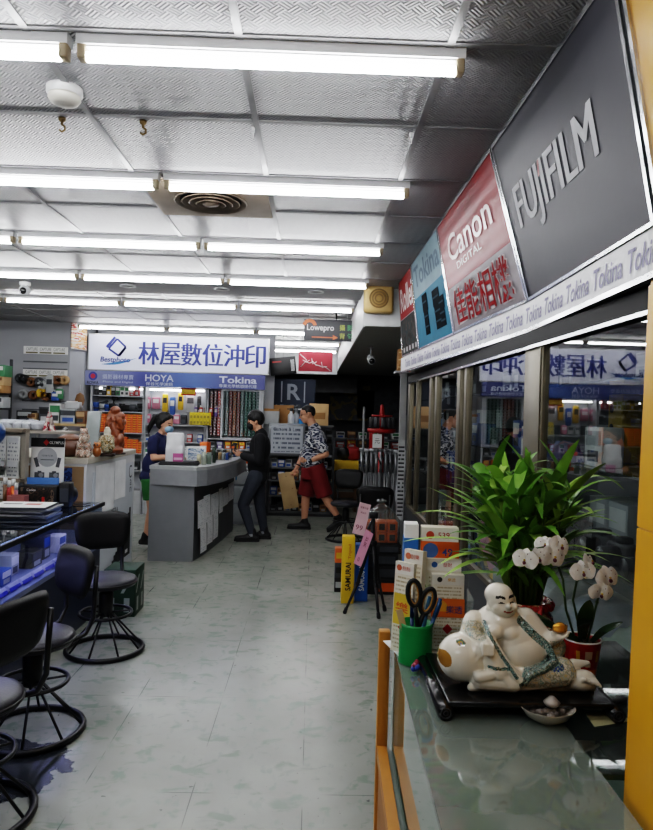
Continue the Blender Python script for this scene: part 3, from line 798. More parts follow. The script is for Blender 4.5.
# ---- green pen cup and what is in it
PX, PY = .287, 1.735
t = thing('pen_cup', 'bright green ribbed cup holding scissors and pens on counter corner', 'pen holder', (PX, PY, ZC0))
b = M(); prof = [(0, 0), (.043, 0), (.044, .004)] + [(.044 - (.0012 if i % 2 else 0), .006 + i * .006) for i in range(16)] + [(.0445, .105), (.041, .105), (.040, .008), (0, .008)]
b.lathe(prof, seg=28); b.build('cup', mat('green_cup', '158a48', .35, var=.06), t)
t = thing('scissors', 'black handled scissors with tan inner grips standing in green cup', 'scissors', (PX + .005, PY - .005, ZC0 + .012))
for s, nm in ((-1, 'left'), (1, 'right')):
    T = Matrix.Translation((s * .018 + .005, 0, .158 + (.012 if s < 0 else -.008))) @ roty(.2 * s + .1) @ rotx(PI / 2)
    b = M(); pts = [(T @ V((.017 * math.cos(q), .034 * math.sin(q), 0))) for q in [2 * PI * k / 20 for k in range(20)]]
    b.tube(pts, .0062, 8, 0, True); b.cyl(tuple(T @ V((0, -.034, 0))), (0, 0, .075), .006, .006, 8); h = b.build('handle', black, t)
    b = M(); pts = [(T @ V((.0115 * math.cos(q), .028 * math.sin(q), 0))) for q in [2 * PI * k / 20 for k in range(20)]]
    b.tube(pts, .003, 6, 0, True); b.build('grip', mat('tan_rubber', 'a5782f', .5), h)
b = M(); b.box((0, .001, .04), (.012, .002, .08)); b.box((.004, -.001, .04), (.012, .002, .08)); b.build('blade', steel, t)
for i, (dx, dy, lean, h, c, lab) in enumerate(((.022, -.006, .30, .165, mat('blue_pen', '1d4f7d', .35), 'thick blue pen leaning right in green cup'),
                                            (-.012, .012, -.02, .15, mat('deep_blue_pen', '1c3a6b', .35), 'dark blue pen standing upright behind scissors in green cup'),
                                            (.014, .012, .18, .16, mat('sky_pen', '2d6d93', .35), 'slim blue pen behind the thick blue pen in green cup'))):
    t = thing('pen', lab, 'pen', (PX + dx * .6, PY + dy, ZC0 + .012)); T = roty(lean)
    b = M(); b.cyl(T @ V((0, 0, .002)), T @ V((0, 0, h * .7)), .0045, .0052, 10); b.build('barrel', c, t)
    b = M(); b.cyl(T @ V((0, 0, h * .68)), T @ V((0, 0, h)), .0062, .005, 10); b.box((.006, 0, h * .84), (.0025, .004, .035), T); b.build('cap', c, t)
single('wooden_stick', M().box((0, 0, .065), (.017, .003, .13), roty(-.28), bev=.0014), wood_light, 'flat pale wooden stick leaning left in green cup', 'stick', (PX - .012, PY - .014, ZC0 + .016))

# ---- acrylic leaflet holders with lottery leaflets
hold = thing('leaflet_holder', 'clear acrylic tiered leaflet holder behind the green cup', 'leaflet holder', (.362, 1.87, ZC0), -.08)
b = M(); b.bx(-.10, .10, -.06, .05, 0, .004); b.build('base', clear, hold)
b = M(); b.bx(-.10, .10, .046, .05, .004, .26); b.build('back', clear, hold)
for q in (-.10, .097): M().bx(q, q + .003, -.06, .05, .004, .15).build('side', clear, hold)
for yy, hh in ((-.06, .07), (-.012, .13)): M().bx(-.10, .10, yy, yy + .003, .004, hh).build('front', clear, hold)
grid_p = printed('marked_grid_paper', 'e3dccb', 'b9a98c', 22, 10, 'X', 'Z', .55)
def leaflet(label, w, h, loc, rz, tilt, head, logo, band=None, diamond=False, thick=.014, badge=None):
    t = thing('leaflet_stack', label, 'leaflets', loc, rz, 'leaflets on the glass counter')
    T = rotx(tilt)
    b = M(); b.box((0, 0, h / 2), (w, thick, h), T); b.build('sheets', grid_p, t)
    F = T @ Matrix.Translation((0, -thick / 2 - .0006, 0)) @ rotx(PI / 2)
    b = M(); b.rect(F, w * .99, h * .13, 0, 0, 0, h * .93); b.build('heading', mat('leaflet_cream', 'e6e2d8', .6), t, norm=False)
    b = M(); b.text(logo, F, None, h * .05, 0, .0006, w * .1, h * .935, .004); b.lathe([(0, 0), (h * .035, 0)], tuple(F @ V((-w * .27, h * .935, .0008))), 18, 1, rotx(PI / 2)); b.build('logo', [mat('leaflet_' + head[0], head[1], .5), mat('leaflet_' + head[2], head[3], .5)], t, norm=False)
    if band:
        b = M(); b.rect(F, w * 1.04, h * band[0], 0, .0012, 0, h * band[1])
        b.lathe([(0, 0), (h * band[0] * .42, 0)], tuple(F @ V((-w * .25, h * band[1], .0016))), 20, 1, rotx(PI / 2))
        b.text(band[4], F, None, h * band[0] * .42, 2, .002, w * .2, h * band[1] - .004, .01)
        b.build('band', [mat('band_' + band[2], band[3], .45), mat('band_disc_' + band[2], band[5], .45), mat('band_text', '2e3f7c', .5)], t, norm=False)
    if diamond:
        b = M(); s = w * .16; b.add([(0, h * .28 - s, .001), (s, h * .28, .001), (0, h * .28 + s, .001), (-s, h * .28, .001)], [(0, 1, 2, 3)], 0, False, F)
        b.build('diamond', mat('leaflet_red', 'b01c22', .5), t, norm=False)
    if badge:
        b = M(); b.rect(F, w * .9, h * .34, 0, .001, 0, h * .48); b.build('badge', mat('badge_yellow', 'd9b83a', .5), t, norm=False)
        b = M(); b.text(badge, F, w * .7, h * .12, 0, .002, 0, h * .5, .02); b.build('badge_lettering', mat('badge_orange', 'c8622a', .5), t, norm=False)
    return t
leaflet('cream leaflet stack with orange band and running blue figure, front of holder', .088, .205, (.388, 1.826, ZC0 + .005), -.08, -.04, ('gold', 'c9932a', 'dark', '2b2b2b'), '樂透', (.25, .56, 'orange', 'd9701f', '樂透', 'e2a732'), True, .03)
leaflet('white leaflet stack with blue oval and red text, behind the orange banded one', .098, .24, (.382, 1.862, ZC0 + .005), -.08, -.04, ('redtext', 'b23a3a', 'blue', '3f6fae'), '發財', None, False, .03)
leaflet('tallest leaflet stack with orange 49 band at the back of holder', .105, .325, (.375, 1.902, ZC0 + .005), -.08, 0, ('deepred', 'a52828', 'brickred', 'b8462c'), '539', (.16, .80, 'amber', 'd8641c', '49', '4a6fa5'), False, .045)
# blue side of that tallest stack
single('leaflet_stack', M().box((0, 0, .165), (.04, .06, .33), bev=.002).bx(-.0215, -.02, -.03, .03, .2, .29, 1).bx(-.02, .02, -.0315, -.03, .2, .29, 1), [paper, mat('side_blue', '2f6fb5', .5)], 'white leaflet stack with blue printed side at left back of holder', 'leaflets', (.297, 1.93, ZC0 + .005), -.08, 'leaflets on the glass counter')
leaflet('white leaflet pack with yellow badge and red diamond, leftmost behind green cup', .062, .245, (.258, 1.80, ZC0), -.75, -.06, ('rose', 'c14a3a', 'rose2', 'cf6a4a'), '刮刮', None, True, .012, '樂')
leaflet('pinkish white leaflet pack right behind the yellow badged one', .062, .27, (.290, 1.845, ZC0), -.75, -.06, ('rose3', 'c8543c', 'rose4', 'd07a5a'), '刮樂', None, False, .02)

# ---- black lacquer scroll tray
TX, TY = .487, 1.55
t = thing('scroll_tray', 'black lacquered stand with rolled ends under the porcelain figure', 'tray', (TX, TY, ZC0))
b = M(); b.box((0, 0, .033), (.36, .29, .012), bev=.003); b.build('top', blackgloss, t)
for s in (-1, 1):
    b = M(); b.tube([(s * .186, -.15, .0165), (s * .186, .15, .0165)], .0165, 18); b.build('scroll_roll', blackgloss, t)
    for yy in (-.151, .151):
        b = M(); b.ring((s * .186, yy, .0165), .0105, .0015, 20, 0, rotx(PI / 2), 6); b.ring((s * .186, yy, .0165), .005, .0014, 14, 0, rotx(PI / 2), 6)
        b.build('spiral_cap', mat('dark_scroll_end', '2c2c30', .35), t)

# ---- small ornaments near the tray
b = M()
for i in range(14): b.sph((.014 * math.cos(i * 2.4) * (i % 3) / 2, .014 * math.sin(i * 2.4) * (i % 3) / 2, .012 + .004 * (i % 4)), .007, None, i % 2, 8, 6)
single('bead_trinket', b, [mat('bead_blue', '1d3f94', .3), mat('bead_red', '93243a', .3)], 'small blue and red beaded trinket at the left end of tray', 'trinket', (.277, 1.655, ZC0))
b = M(); b.box((0, 0, .006), (.055, .02, .012), rotz(.3), bev=.005)
single('black_clip', b, [black], 'small black clip lying past the right end of tray', 'clip', (.715, 1.50, ZC0), .2)
b = M(); b.add([(-.05, -.03, .001), (.05, -.025, .001), (.04, .03, .003), (-.03, .025, .002)], [(0, 1, 2, 3)])
single('yellow_slip', b, [mat('pale_yellow_slip', 'b3b08a', .6)], 'pale yellow slip of paper at the right of the small bowl', 'paper', (.655, 1.425, ZC0), .25)

# ---- little bowl with trinkets
BX, BY = .522, 1.41
t = thing('porcelain_bowl', 'small white oval bowl with grey trinkets in front of tray', 'bowl', (BX, BY, ZC0))
S = Matrix.Diagonal((1.0, .88, 1, 1))
b = M(); b.lathe([(0, .001), (.026, 0), (.03, .003), (.048, .014), (.058, .030), (.0595, .032), (.056, .031), (.046, .017), (.028, .007), (0, .006)], seg=32, T=S); b.build('bowl', mat('white_porcelain', 'cfc9bd', .15, coat=.6, var=.02), t)
coinm = mat('grey_trinket', '77706b', .4, .3, var=.3, scale=60)
rb = random.Random(5)
for i in range(14):
    a = rb.uniform(0, 2 * PI); r = .034 * math.sqrt(rb.random())
    b = M(); b.sph((0, 0, 0), (.011, .008, .005), rotz(rb.uniform(0, 3)) @ rotx(rb.uniform(-.5, .5)), 0, 8, 6); b.box((0, 0, .004), (.008, .006, .004), rotz(a), bev=.001)
    single('trinket', b, [coinm], 'grey metal trinket piled in the small white bowl', 'trinket', (BX + r * math.cos(a), BY + .88 * r * math.sin(a), ZC0 + .017 + .008 * rb.random() + r * .12), 0, 'trinkets in the bowl')
b = M(); b.lathe([(0, 0), (.012, 0), (.018, .008), (.014, .012), (.006, .02), (0, .022)], seg=16)
single('silver_ingot', b, [mat('pale_silver', 'a19a94', .35, .3)], 'pale ingot shaped charm on top of trinkets in the small bowl', 'charm', (BX + .008, BY - .004, ZC0 + .034))

# ================================================================== LAUGHING PORCELAIN FIGURE (one melted body, painted by zone)
porc = mat('ivory_porcelain', 'e4decf', .08, coat=.8, var=.03, scale=20)
robe = blotchy('painted_robe', ['cfc6b4', '93a79b', 'd4ccba', '9c9a86', 'b9bdb0', 'cbb98e', 'cfc6b4'], 60, .15, .8)
trim = blotchy('painted_trim', ['b9b8a8', '2a3634', '7fa29c', '1c2426', 'a9b8b0', '5f827c'], 150, .18, .7)
gold = mat('gold_glaze', 'b98432', .25, .5, coat=.4)
inkb = mat('brow_black', '15130f', .4); lipm = mat('lip_red', '9a4436', .4)
fl = blotchy('flower_glaze', ['b08a3a', '8f5a4a', '4f6f5a', 'c09a4a', '45609a'], 90, .15, .8)
BT = thing('laughing_buddha', 'white glazed porcelain laughing Buddha leaning on a round sack', 'figurine', (TX - .003, TY - .045, ZC0 + .040))
BT.scale = (.92, .92, .92)
K = .00074
def P(cx, cy, d=0): return V(((cx - 300) * K, d, (385 - cy) * K))
b = M()
M.RES = (32, 22)
b.sph(P(315, 268, .005), (.068, .062, .060)); b.sph(P(300, 235, .008), (.062, .055, .05)); b.sph(P(240, 190, .015), (.062, .05, .05)); b.sph(P(268, 205, -.025), (.026, .018, .02)); b.sph(P(215, 198, -.022), (.026, .02, .02))
b.cap(P(165, 190, .02), P(300, 170, .025), .030, .028); b.sph(P(330, 330, .01), (.10, .07, .035))
# neck and head
b.cap(P(240, 160, .008), P(240, 130, .004), .026, .026); b.sph(P(238, 100, 0), (.034, .034, .039)); b.sph(P(246, 125, -.008), (.033, .03, .024)); b.sph(P(232, 88, .006), (.034, .034, .030))
b.sph(P(222, 118, -.022), (.013, .012, .011)); b.sph(P(272, 118, -.022), (.013, .012, .011)); b.sph(P(252, 112, -.036), (.0075, .009, .0075)); b.sph(P(250, 140, -.024), (.014, .01, .009))
b.cap(P(205, 98, .006), P(203, 132, .0), .008, .0095); b.cap(P(282, 98, .006), P(286, 130, .0), .008, .009)
# arm on the sack (viewer's left), hand
b.cap(P(160, 190, .015), P(140, 225, .0), .033, .028); b.cap(P(140, 228, -.005), P(175, 235, -.045), .026, .016)
b.sph(P(175, 236, -.055), (.016, .013, .014))
for i in range(4): b.cap(P(162 + i * 10, 228, -.064), P(160 + i * 10, 254, -.071), .0058, .005)
b.cap(P(190, 225, -.055), P(196, 236, -.064), .005, .004)
# sack
b.sph(P(118, 295, -.005), (.066, .06, .060)); b.sph(P(95, 300, .0), (.045, .05, .048)); b.cap(P(150, 262, -.03), P(175, 240, -.04), .03, .012)
for q in (-.5, 0, .5): b.cap(P(172, 245, -.048), P(120 + q * 40, 275 + abs(q) * 20, -.060), .006, .003)
# robe falling at the front, wide sleeve
b.cap(P(185, 250, -.03), P(215, 320, -.055), .030, .026); b.cap(P(160, 345, -.05), P(265, 350, -.06), .025, .022); b.cap(P(215, 300, -.04), P(280, 330, -.06), .022, .012)
b.cap(P(150, 330, -.065), P(190, 322, -.068), .014, .012); b.cap(P(220, 322, -.068), P(250, 352, -.07), .010, .012)
b.cap(P(130, 372, -.05), P(540, 375, -.03), .010, .010); b.cap(P(130, 372, .02), P(540, 375, .02), .012, .010)
# folded leg and foot (viewer's right)
b.cap(P(300, 345, -.035), P(430, 320, -.04), .034, .036); b.cap(P(430, 325, -.03), P(470, 350, -.03), .032, .022); b.cap(P(450, 350, -.04), P(520, 352, -.045), .019, .020)
b.sph(P(500, 345, -.045), (.034, .024, .026))
for i in range(5): b.cap(P(486 + i * 11, 338 - i * 2, -.062), P(492 + i * 13, 330 + i * 5, -.070), .0062 - .0006 * i, .006 - .0005 * i)
b.cap(P(480, 305, -.02), P(530, 300, -.02), .014, .006)
# raised knee, forearm and open palm
b.cap(P(380, 330, .02), P(430, 260, .01), .040, .030); b.cap(P(335, 175, .02), P(385, 230, .0), .030, .026); b.cap(P(385, 230, -.005), P(415, 220, -.02), .024, .016)
b.sph(P(425, 213, -.022), (.019, .016, .009)); b.cap(P(412, 210, -.03), P(402, 196, -.03), .005, .004); b.cap(P(440, 210, -.03), P(458, 196, -.028), .005, .004); b.cap(P(432, 212, -.034), P(448, 202, -.038), .005, .004); b.cap(P(438, 212, -.02), P(458, 202, -.018), .005, .004)
# edge of the open robe
b.tube([P(300, 165, .0), P(335, 195, -.022), P(385, 240, -.038), P(400, 280, -.055), P(360, 300, -.066), P(310, 318, -.07), P(290, 345, -.075)], .010, 8)
b.tube([P(180, 170, .0), P(190, 205, -.03), P(225, 265, -.056), P(265, 320, -.075), P(285, 335, -.078)], .009, 8)
M.RES = None
def bpaint(c, nrm):
    x, z = c.x / K + 300, 385 - c.z / K
    def near(px, pz, rx, rz_): return ((x - px) / rx) ** 2 + ((z - pz) / rz_) ** 2 < 1
    fr = c.y < -.01
    if fr and z < 135 and nrm.y < -.2:
        for px, pz, s in ((226, 86, -1), (268, 84, 1)):
            if abs(x - px) < 15 and abs(z - (pz + .016 * (x - px) ** 2 - 3)) < 4.2: return 4
        for px, pz in ((229, 101), (266, 100)):
            if abs(x - px) < 9 and abs(z - (pz + .03 * (x - px) ** 2)) < 2.2: return 4
        if abs(x - 252) < 17 and abs(z - (131 - .02 * (x - 252) ** 2)) < 2.6: return 5
    # trim lines
    def seg(pts, w):
        for (ax, az), (bx_, bz) in zip(pts, pts[1:]):
            dx, dz = bx_ - ax, bz - az; u = max(0, min(1, ((x - ax) * dx + (z - az) * dz) / (dx * dx + dz * dz)))
            if math.hypot(x - ax - u * dx, z - az - u * dz) < w: return True
        return False
    if c.y < .03:
        if seg([(300, 165), (335, 200), (385, 240), (402, 278), (360, 298), (310, 316), (288, 345)], 13): return 2
        if seg([(180, 172), (190, 205), (225, 265), (265, 320)], 6): return 2
        if seg([(182, 296), (240, 300)], 5): return 2
        if near(400, 292, 26, 14): return 7 if (int(x / 6) + int(z / 6)) % 2 else 2
        if near(150, 195, 38, 26) and x < 185: return 1
        if x > 300 and x < 452 and z > 300 and z < 362: return 1
        if x > 395 and x < 470 and z > 222 and z < 330: return 1
        if near(46, 288, 18, 26): return 3
        if near(96, 232, 14, 9): return 6
        if near(395, 340, 14, 9) or near(345, 336, 12, 9) or near(440, 245, 10, 9) or near(412, 258, 9, 7): return 6
    return 0
remesh(b, .0022, [porc, robe, trim, gold, inkb, lipm, fl, mat('cobalt_glaze', '2e4a86', .2, coat=.5)], 'body', BT, 2, bpaint, .5)
b = M(); b.sph(P(433, 182, -.02), (.015, .013, .012)); b.sph(P(433, 190, -.02), (.019, .015, .008)); b.cap(P(414, 180, -.02), P(419, 188, -.02), .005, .006); b.cap(P(452, 180, -.02), P(447, 188, -.02), .005, .006)
tag(remesh(b, .002, [mat('bright_gold', 'cf8f2c', .2, .6, coat=.5)], 'gold_ingot', None), 'gold ingot held up on the porcelain figure\'s palm', 'ingot').location = BT.location
bpy.data.objects['gold_ingot'].scale = BT.scale

# ================================================================== POT PLANT
VX, VY = .612, 1.86
t = thing('potted_plant', 'tall leafy green plant in a red decorated pot on counter', 'plant', (VX, VY, ZC0))
potm = blotchy('red_lucky_pot', ['8f1d1a', 'a3342a', 'c9b08c', '7a1715', '3a1a14', 'b5362a'], 26, .25, .5)
b = M(); b.lathe([(0, 0), (.065, 0), (.078, .015), (.088, .055), (.08, .095), (.066, .115), (.075, .135), (.078, .14), (.07, .14), (.06, .118), (0, .115)], seg=30); b.build('pot', potm, t)
b = M(); 
for k in range(30):
    a = 2 * PI * k / 30; b.sph((.074 * math.cos(a), .074 * math.sin(a), .128 + .003 * math.sin(k * 3)), (.012, .012, .011), None, 0, 8, 6)
b.sph((-.02, -.08, .115), (.04, .014, .02)); b.build('ribbon', mat('red_ribbon', 'b0231c', .35), t)
rp_ = random.Random(11)
leafm = []
for i, (c1, c2) in enumerate((('5f8f30', '86b548'), ('4a7a2a', '6f9f3c'), ('86b04a', 'b4d468'))):
    leafm.append(mat(f'leaf_green_{i}', c1, .35, scale=14, col2=c2, spec=.5))
b = M(); bs = M()
def leaf(base, az, L, rise, droop, wid, m):
    d = V((math.cos(az), math.sin(az), 0)); pts = []; wd = []
    for k in range(10):
        u = k / 9
        pts.append(V(base) + d * (L * (u * math.cos(rise) + droop * .28 * u * u)) + V((0, 0, L * (u * math.sin(rise) - droop * u ** 2.4))))
        wd.append(wid * (math.sin(PI * min(1, u * .92 + .08)) ** .7 if u < .98 else .02) * (1 - .35 * u))
    b.strip(pts, wd, (0, 0, 1) if rise < 1.25 else (-d.y, d.x, .3), m, .22)
stems = []
for k in range(30):
    a = rp_.uniform(0, 2 * PI); r = .048 * math.sqrt(rp_.random()); top = rp_.uniform(.16, .36)
    la = a + rp_.uniform(-.4, .4); ln = rp_.uniform(.02, .10)
    p0 = V((r * math.cos(a), r * math.sin(a), .115)); p1 = p0 + V((ln * math.cos(la), ln * math.sin(la), top)); pm = (p0 + p1) / 2 + V((0, 0, .02))
    bs.tube([p0, pm, p1], [.0055, .005, .003], 7)
    for q in range(10):
        u = .3 + .7 * q / 9; bp = p0.lerp(p1, u); az = la + (q % 2) * PI + rp_.uniform(-1.1, 1.1)
        leaf(bp, az, rp_.uniform(.15, .25), rp_.uniform(.6, 1.4), rp_.uniform(.1, .65), rp_.uniform(.015, .025), rp_.choice((0, 0, 1, 1, 2)))
# the few long leaves that stand clear of the mass
for az, L, rise, dr, w_, z in ((PI * .98, .36, .80, .42, .019, .26), (PI * 1.05, .34, .38, .25, .018, .26), (.05, .29, .45, .32, .018, .22), (.2, .29, .78, .25, .018, .26), (.4, .29, .95, .2, .017, .24), (2.1, .3, 1.35, .05, .022, .30), (PI * .9, .33, .95, .3, .021, .28), (1.4, .28, 1.3, .1, .018, .29), (-.3, .26, .55, .5, .019, .2), (PI * 1.15, .31, .7, .45, .02, .2), (PI * 1.25, .24, 1.1, .4, .02, .26), (-.8, .26, .8, .5, .019, .2), (PI*1.4,.2,1.15,.4,.020,.24), (PI*1.1,.3,1.15,.3,.022,.26), (PI*1.0,.3,.2,.5,.02,.2), (PI*1.12,.24,.5,.5,.02,.22)):
    leaf((0.03 * math.cos(az), .03 * math.sin(az), z), az, L, rise, dr, w_, 2 if rp_.random() < .6 else 0)
bs.build('stems', mat('stem_green', '4b6a2a', .45), t); b.build('leaves', leafm, t, norm=False)

# lucky cat ornament leaning on the pot
t = thing('lucky_cat', 'red and cream lucky cat ornament between the figure and orchid cup', 'figurine', (.585, 1.742, ZC0))
catm = blotchy('cat_ceramic', ['b8a78c', '8f2a1e', 'c4b498', 'a3553a', '5a2a1c', 'bfae92'], 34, .25, .5)
b = M(); b.sph((0, 0, .036), (.05, .036, .042)); b.sph((0, -.004, .098), (.044, .034, .034)); b.cap((-.028, 0, .118), (-.036, 0, .142), .013, .004); b.cap((.028, 0, .118), (.036, 0, .142), .013, .004); b.sph((-.034, -.02, .05), (.014, .014, .026)); b.cap((.04, -.015, .06), (.05, -.02, .10), .014, .013); b.sph((-.02, -.026, .01), (.018, .014, .012)); b.sph((.02, -.026, .01), (.018, .014, .012)); b.sph((0, -.036, .092), (.012, .006, .009))
remesh(b, .003, [catm, mat('cat_ear_red', 'a3221c', .3)], 'body', t, 2, lambda c, n_: 1 if c.z > .122 and abs(c.x) > .02 else 0)
b = M(); b.sph((-.016, -.036, .103), (.006, .003, .006), None, 0, 8, 6); b.sph((.016, -.036, .103), (.006, .003, .006), None, 0, 8, 6); b.sph((0, -.043, .094), (.004, .002, .003), None, 0, 8, 6); b.build('eyes', inkb, t)
b = M(); b.ring((0, -.002, .068), .036, .006, 24); b.build('collar', mat('collar_red', 'a51d1a', .4), t)
b = M(); b.cyl((0, 0, 0), (.022, -.004, .10), .0042, .0042, 10); b.cyl((.022, -.004, .10), (.0236, -.0043, .107), .005, .004, 10)
single('pen', b, [mat('blue_marker', '1f4c86', .4)], 'blue pen propped upright between the figure and lucky cat', 'pen', (.527, 1.712, ZC0 + .001))

# ================================================================== ORCHID
OX, OY = .690, 1.64
t = thing('potted_orchid', 'white speckled orchid growing in a red and gold paper cup', 'orchid', (OX, OY, ZC0))
S_ = Matrix.Identity(4)
b = M(); b.lathe([(0, 0), (.032, 0), (.033, .002), (.0455, .098), (.047, .102), (.0455, .104), (.0435, .1), (.032, .01), (0, .01)], seg=32)
cup = b.build('paper_cup', [mat('cup_red', 'a5201c', .35)], t)
b = M(); b.ring((0, 0, .103), .0455, .0022, 32); b.build('rim', paper, cup)
b = M()
def on_cup(u, z, w, h, m):
    R = .033 + .0125 * z / .098 + .0008; a0 = u / R - PI / 2
    vs = []; fs = []
    for i in range(5):
        a = a0 + (i - 2) / 4 * w / R
        for zz in (z - h / 2, z + h / 2): r_ = .033 + .0125 * zz / .098 + .0008; vs.append((r_ * math.cos(a), r_ * math.sin(a), zz))
    for i in range(4): fs.append((2 * i, 2 * i + 2, 2 * i + 3, 2 * i + 1))
    b.add(vs, fs, m, True)
for u in (-.025, .025): on_cup(u, .07, .009, .028, 0)
on_cup(0, .074, .018, .02, 1); on_cup(0, .05, .013, .012, 1); on_cup(0, .026, .05, .022, 2); on_cup(0, .012, .04, .014, 0)
b.build('printed_badge', [mat('cup_gold', 'cf9a2c', .35), mat('cup_cream', 'c9b49a', .4), mat('cup_orange', 'd06a24', .4)], cup, norm=False)
b = M(); b.lathe([(0, .094), (.043, .094)], seg=24); b.build('moss', mat('brown_moss', '4a3a24', .9, bump=.8, scale=80), t)
stm = mat('orchid_stem', '37502c', .45)
heads = []
def spike(pts):
    b = M(); b.tube(pts, [.0028] * (len(pts) - 2) + [.0022, .0018], 8); b.sph(pts[len(pts) // 2], .0045, None, 0, 8, 6); b.build('stem', stm, t)
def O(px, py, D): return W(px, py, D) - V((OX, OY, ZC0))
spike([(-.014, 0, .09), O(566, 610, 1.625), O(563, 580, 1.62), O(556, 560, 1.60), O(543, 547, 1.585), O(530, 549, 1.575)])
spike([(.002, 0, .09), O(573, 600, 1.63), O(577, 580, 1.625), O(583, 569, 1.61), O(586, 566, 1.6)])
spike([(.012, 0, .09), O(594, 615, 1.62), O(597, 602, 1.615), O(601, 589, 1.60), O(606, 583, 1.59)])
glossleaf = mat('orchid_leaf', '1f3a1c', .25, coat=.3)
def oleaf(pts, w):
    b = M(); n_ = len(pts)
    q = [V(p) for p in pts]; fine = []
    for i in range(n_ - 1):
        for k in range(4): fine.append(q[i].lerp(q[i + 1], k / 4))
    fine.append(q[-1])
    for _ in range(3): fine = [fine[0]] + [(fine[i - 1] + fine[i] * 2 + fine[i + 1]) / 4 for i in range(1, len(fine) - 1)] + [fine[-1]]
    L = len(fine)
    b.strip(fine, [w * max(.05, math.sin(PI * (.12 + .88 * i / (L - 1))) ** .6) for i in range(L)], (0, -.8, .6), 0, .18); b.build('leaf', glossleaf, t, norm=False)
oleaf([(-.01, -.01, .098), O(556, 628, 1.60), O(545, 622, 1.58), O(531, 622, 1.56)], .0095)
oleaf([(-.008, .01, .098), O(550, 625, 1.66), O(535, 615, 1.68), O(527, 610, 1.69)], .009)
oleaf([(-.0, 0, .098), O(583, 622, 1.61), O(587, 610, 1.60), O(590, 600, 1.60)], .019)
oleaf([(.02, -.01, .098), O(602, 631, 1.59), O(613, 626, 1.57), O(623, 622, 1.56)], .0085)
petal = blotchy('orchid_petal', ['f2f1ec', 'f6f5f1', 'eeece6', 'f4f3ee'], 40, .5); lipc = mat('orchid_lip', '5a2434', .5); yel = mat('orchid_throat', 'b89a3a', .5)
def bloom(c, s, yaw, pit=0, roll=0):
    R = Matrix.Translation(c) @ rotz(yaw) @ rotx(pit) @ roty(roll)
    b = M()
    def pet(ang, L, w, back=.0):
        vs = []; N = 8
        for i in range(N + 1):
            u = i / N; ww = w * math.sin(PI * (.12 + .86 * u) ** 1.1) ** .8
            for k in (-1, 0, 1):
                x = k * ww; z = L * u + .0; y = back * u - .14 * L * math.sin(PI * u) * (1 - .5 * k * k) + .003
                vs.append(R @ V(((x * math.cos(ang) + z * math.sin(ang)) * s, y * s, (-x * math.sin(ang) + z * math.cos(ang)) * s)))
        fs = []
        for i in range(N):
            for k in range(2): a = i * 3 + k; fs.append((a, a + 1, a + 4, a + 3))
        b.add(vs, fs, 0, True)
    for ang in (0, 2.2, -2.2): pet(ang, .021, .0095, .004)
    pet(1.45, .024, .0165); pet(-1.45, .024, .0165)
    for q in ((-.010, .006), (.011, .005), (.004, .013)): b.sph(R @ V((q[0] * s, -.0065 * s, q[1] * s)), .0011 * s, None, 1, 6, 4)
    bo = b.build('blossom', [petal, lipc], t, norm=False)
    b = M(); b.sph(R @ V((0, -.006 * s, -.004 * s)), (.003 * s, .004 * s, .0035 * s), None, 0, 10, 7); b.sph(R @ V((0, -.006 * s, .001 * s)), (.002 * s, .003 * s, .002 * s), None, 1, 8, 6)
    b.build('lip', [lipc, yel], bo)
for px, py, D, s, yaw, pit, roll in ((525, 560, 1.555, 1.3, -.5, 0, .1), (538, 558, 1.565, 1.15, .3, 0, -.2), (553, 557, 1.57, 1.5, .25, 0, .1), (545, 545, 1.59, 1.1, -.3, -.3, 0), (560, 546, 1.585, 1.3, .4, -.2, .2),
                                    (583, 572, 1.59, 1.3, -.2, 0, -.2), (590, 562, 1.60, 1.15, .8, -.4, .3), (608, 578, 1.575, 1.4, .3, -.1, -.15), (601, 593, 1.57, 1.25, -.1, .25, .1)):
    bloom(O(px, py, D), s, yaw, pit, roll)
# ================================================================== SERVICE COUNTER
counter_g = mat('counter_grey_laminate', '7c7e82', .45, var=.04)
counter_d = mat('counter_dark_recess', '56585c', .5, var=.05)
counter_t = mat('counter_top_pale', 'a7a9ab', .4)
t = thing('service_counter', 'grey curved service counter with paper notices on its side', 'counter', (-1.3, 7.6, 0))
def off(poly): return [(x + 1.3, y - 7.6) for x, y in poly]
body = [(-1.69, 6.97), (-1.22, 6.97), (-1.14, 7.5), (-1.08, 8.1), (-1.03, 8.85), (-1.32, 8.85), (-1.38, 8.0), (-1.48, 7.5), (-1.69, 7.38)]
M().prism(off(body), 0, .80).build('body', counter_d, t)
M().bx(-.391, .08, -.655, -.63, 0, .95).build('front_panel', counter_g, t)
top = [(-1.695, 6.94), (-1.19, 6.86), (-1.10, 6.98), (-.99, 7.4), (-.91, 8.0), (-.88, 8.85), (-1.32, 8.85), (-1.38, 8.0), (-1.48, 7.5), (-1.695, 7.38)]
M().prism(off([(x * .995, y) for x, y in top]), .80, .965).build('apron', mat('counter_apron', '8a8c90', .45), t)
M().prism(off(top), .965, 1.0).build('top', counter_t, t)
ntc = printed('notice_paper', 'f4f5f8', 'a0a5b0', 15, 5, 'Y', 'Z', .42)
def side_pt(px, off_=.03):
    lo, hi = 0, 1.6
    for _ in range(40):
        m = (lo + hi) / 2; y = 6.97 + 1.14 * m; x = -1.22 + .08 * (y - 6.97) / .53
        if y > 7.5: x = -1.14 + .06 * (y - 7.5) / .6
        if y > 8.1: x = -1.08 + .05 * (y - 8.1) / .75
        q = W(px, 500, y)
        if q.x > x: lo = m
        else: hi = m
    return V((x + off_, y, 0))
nd = ['leftmost of the upper row', 'second of the upper row', 'third of the upper row', 'narrow fourth of the upper row', 'fifth of the upper row', 'last of the upper row',
      'leftmost of the lower row', 'middle of the lower row', 'last of the lower row']
first = None
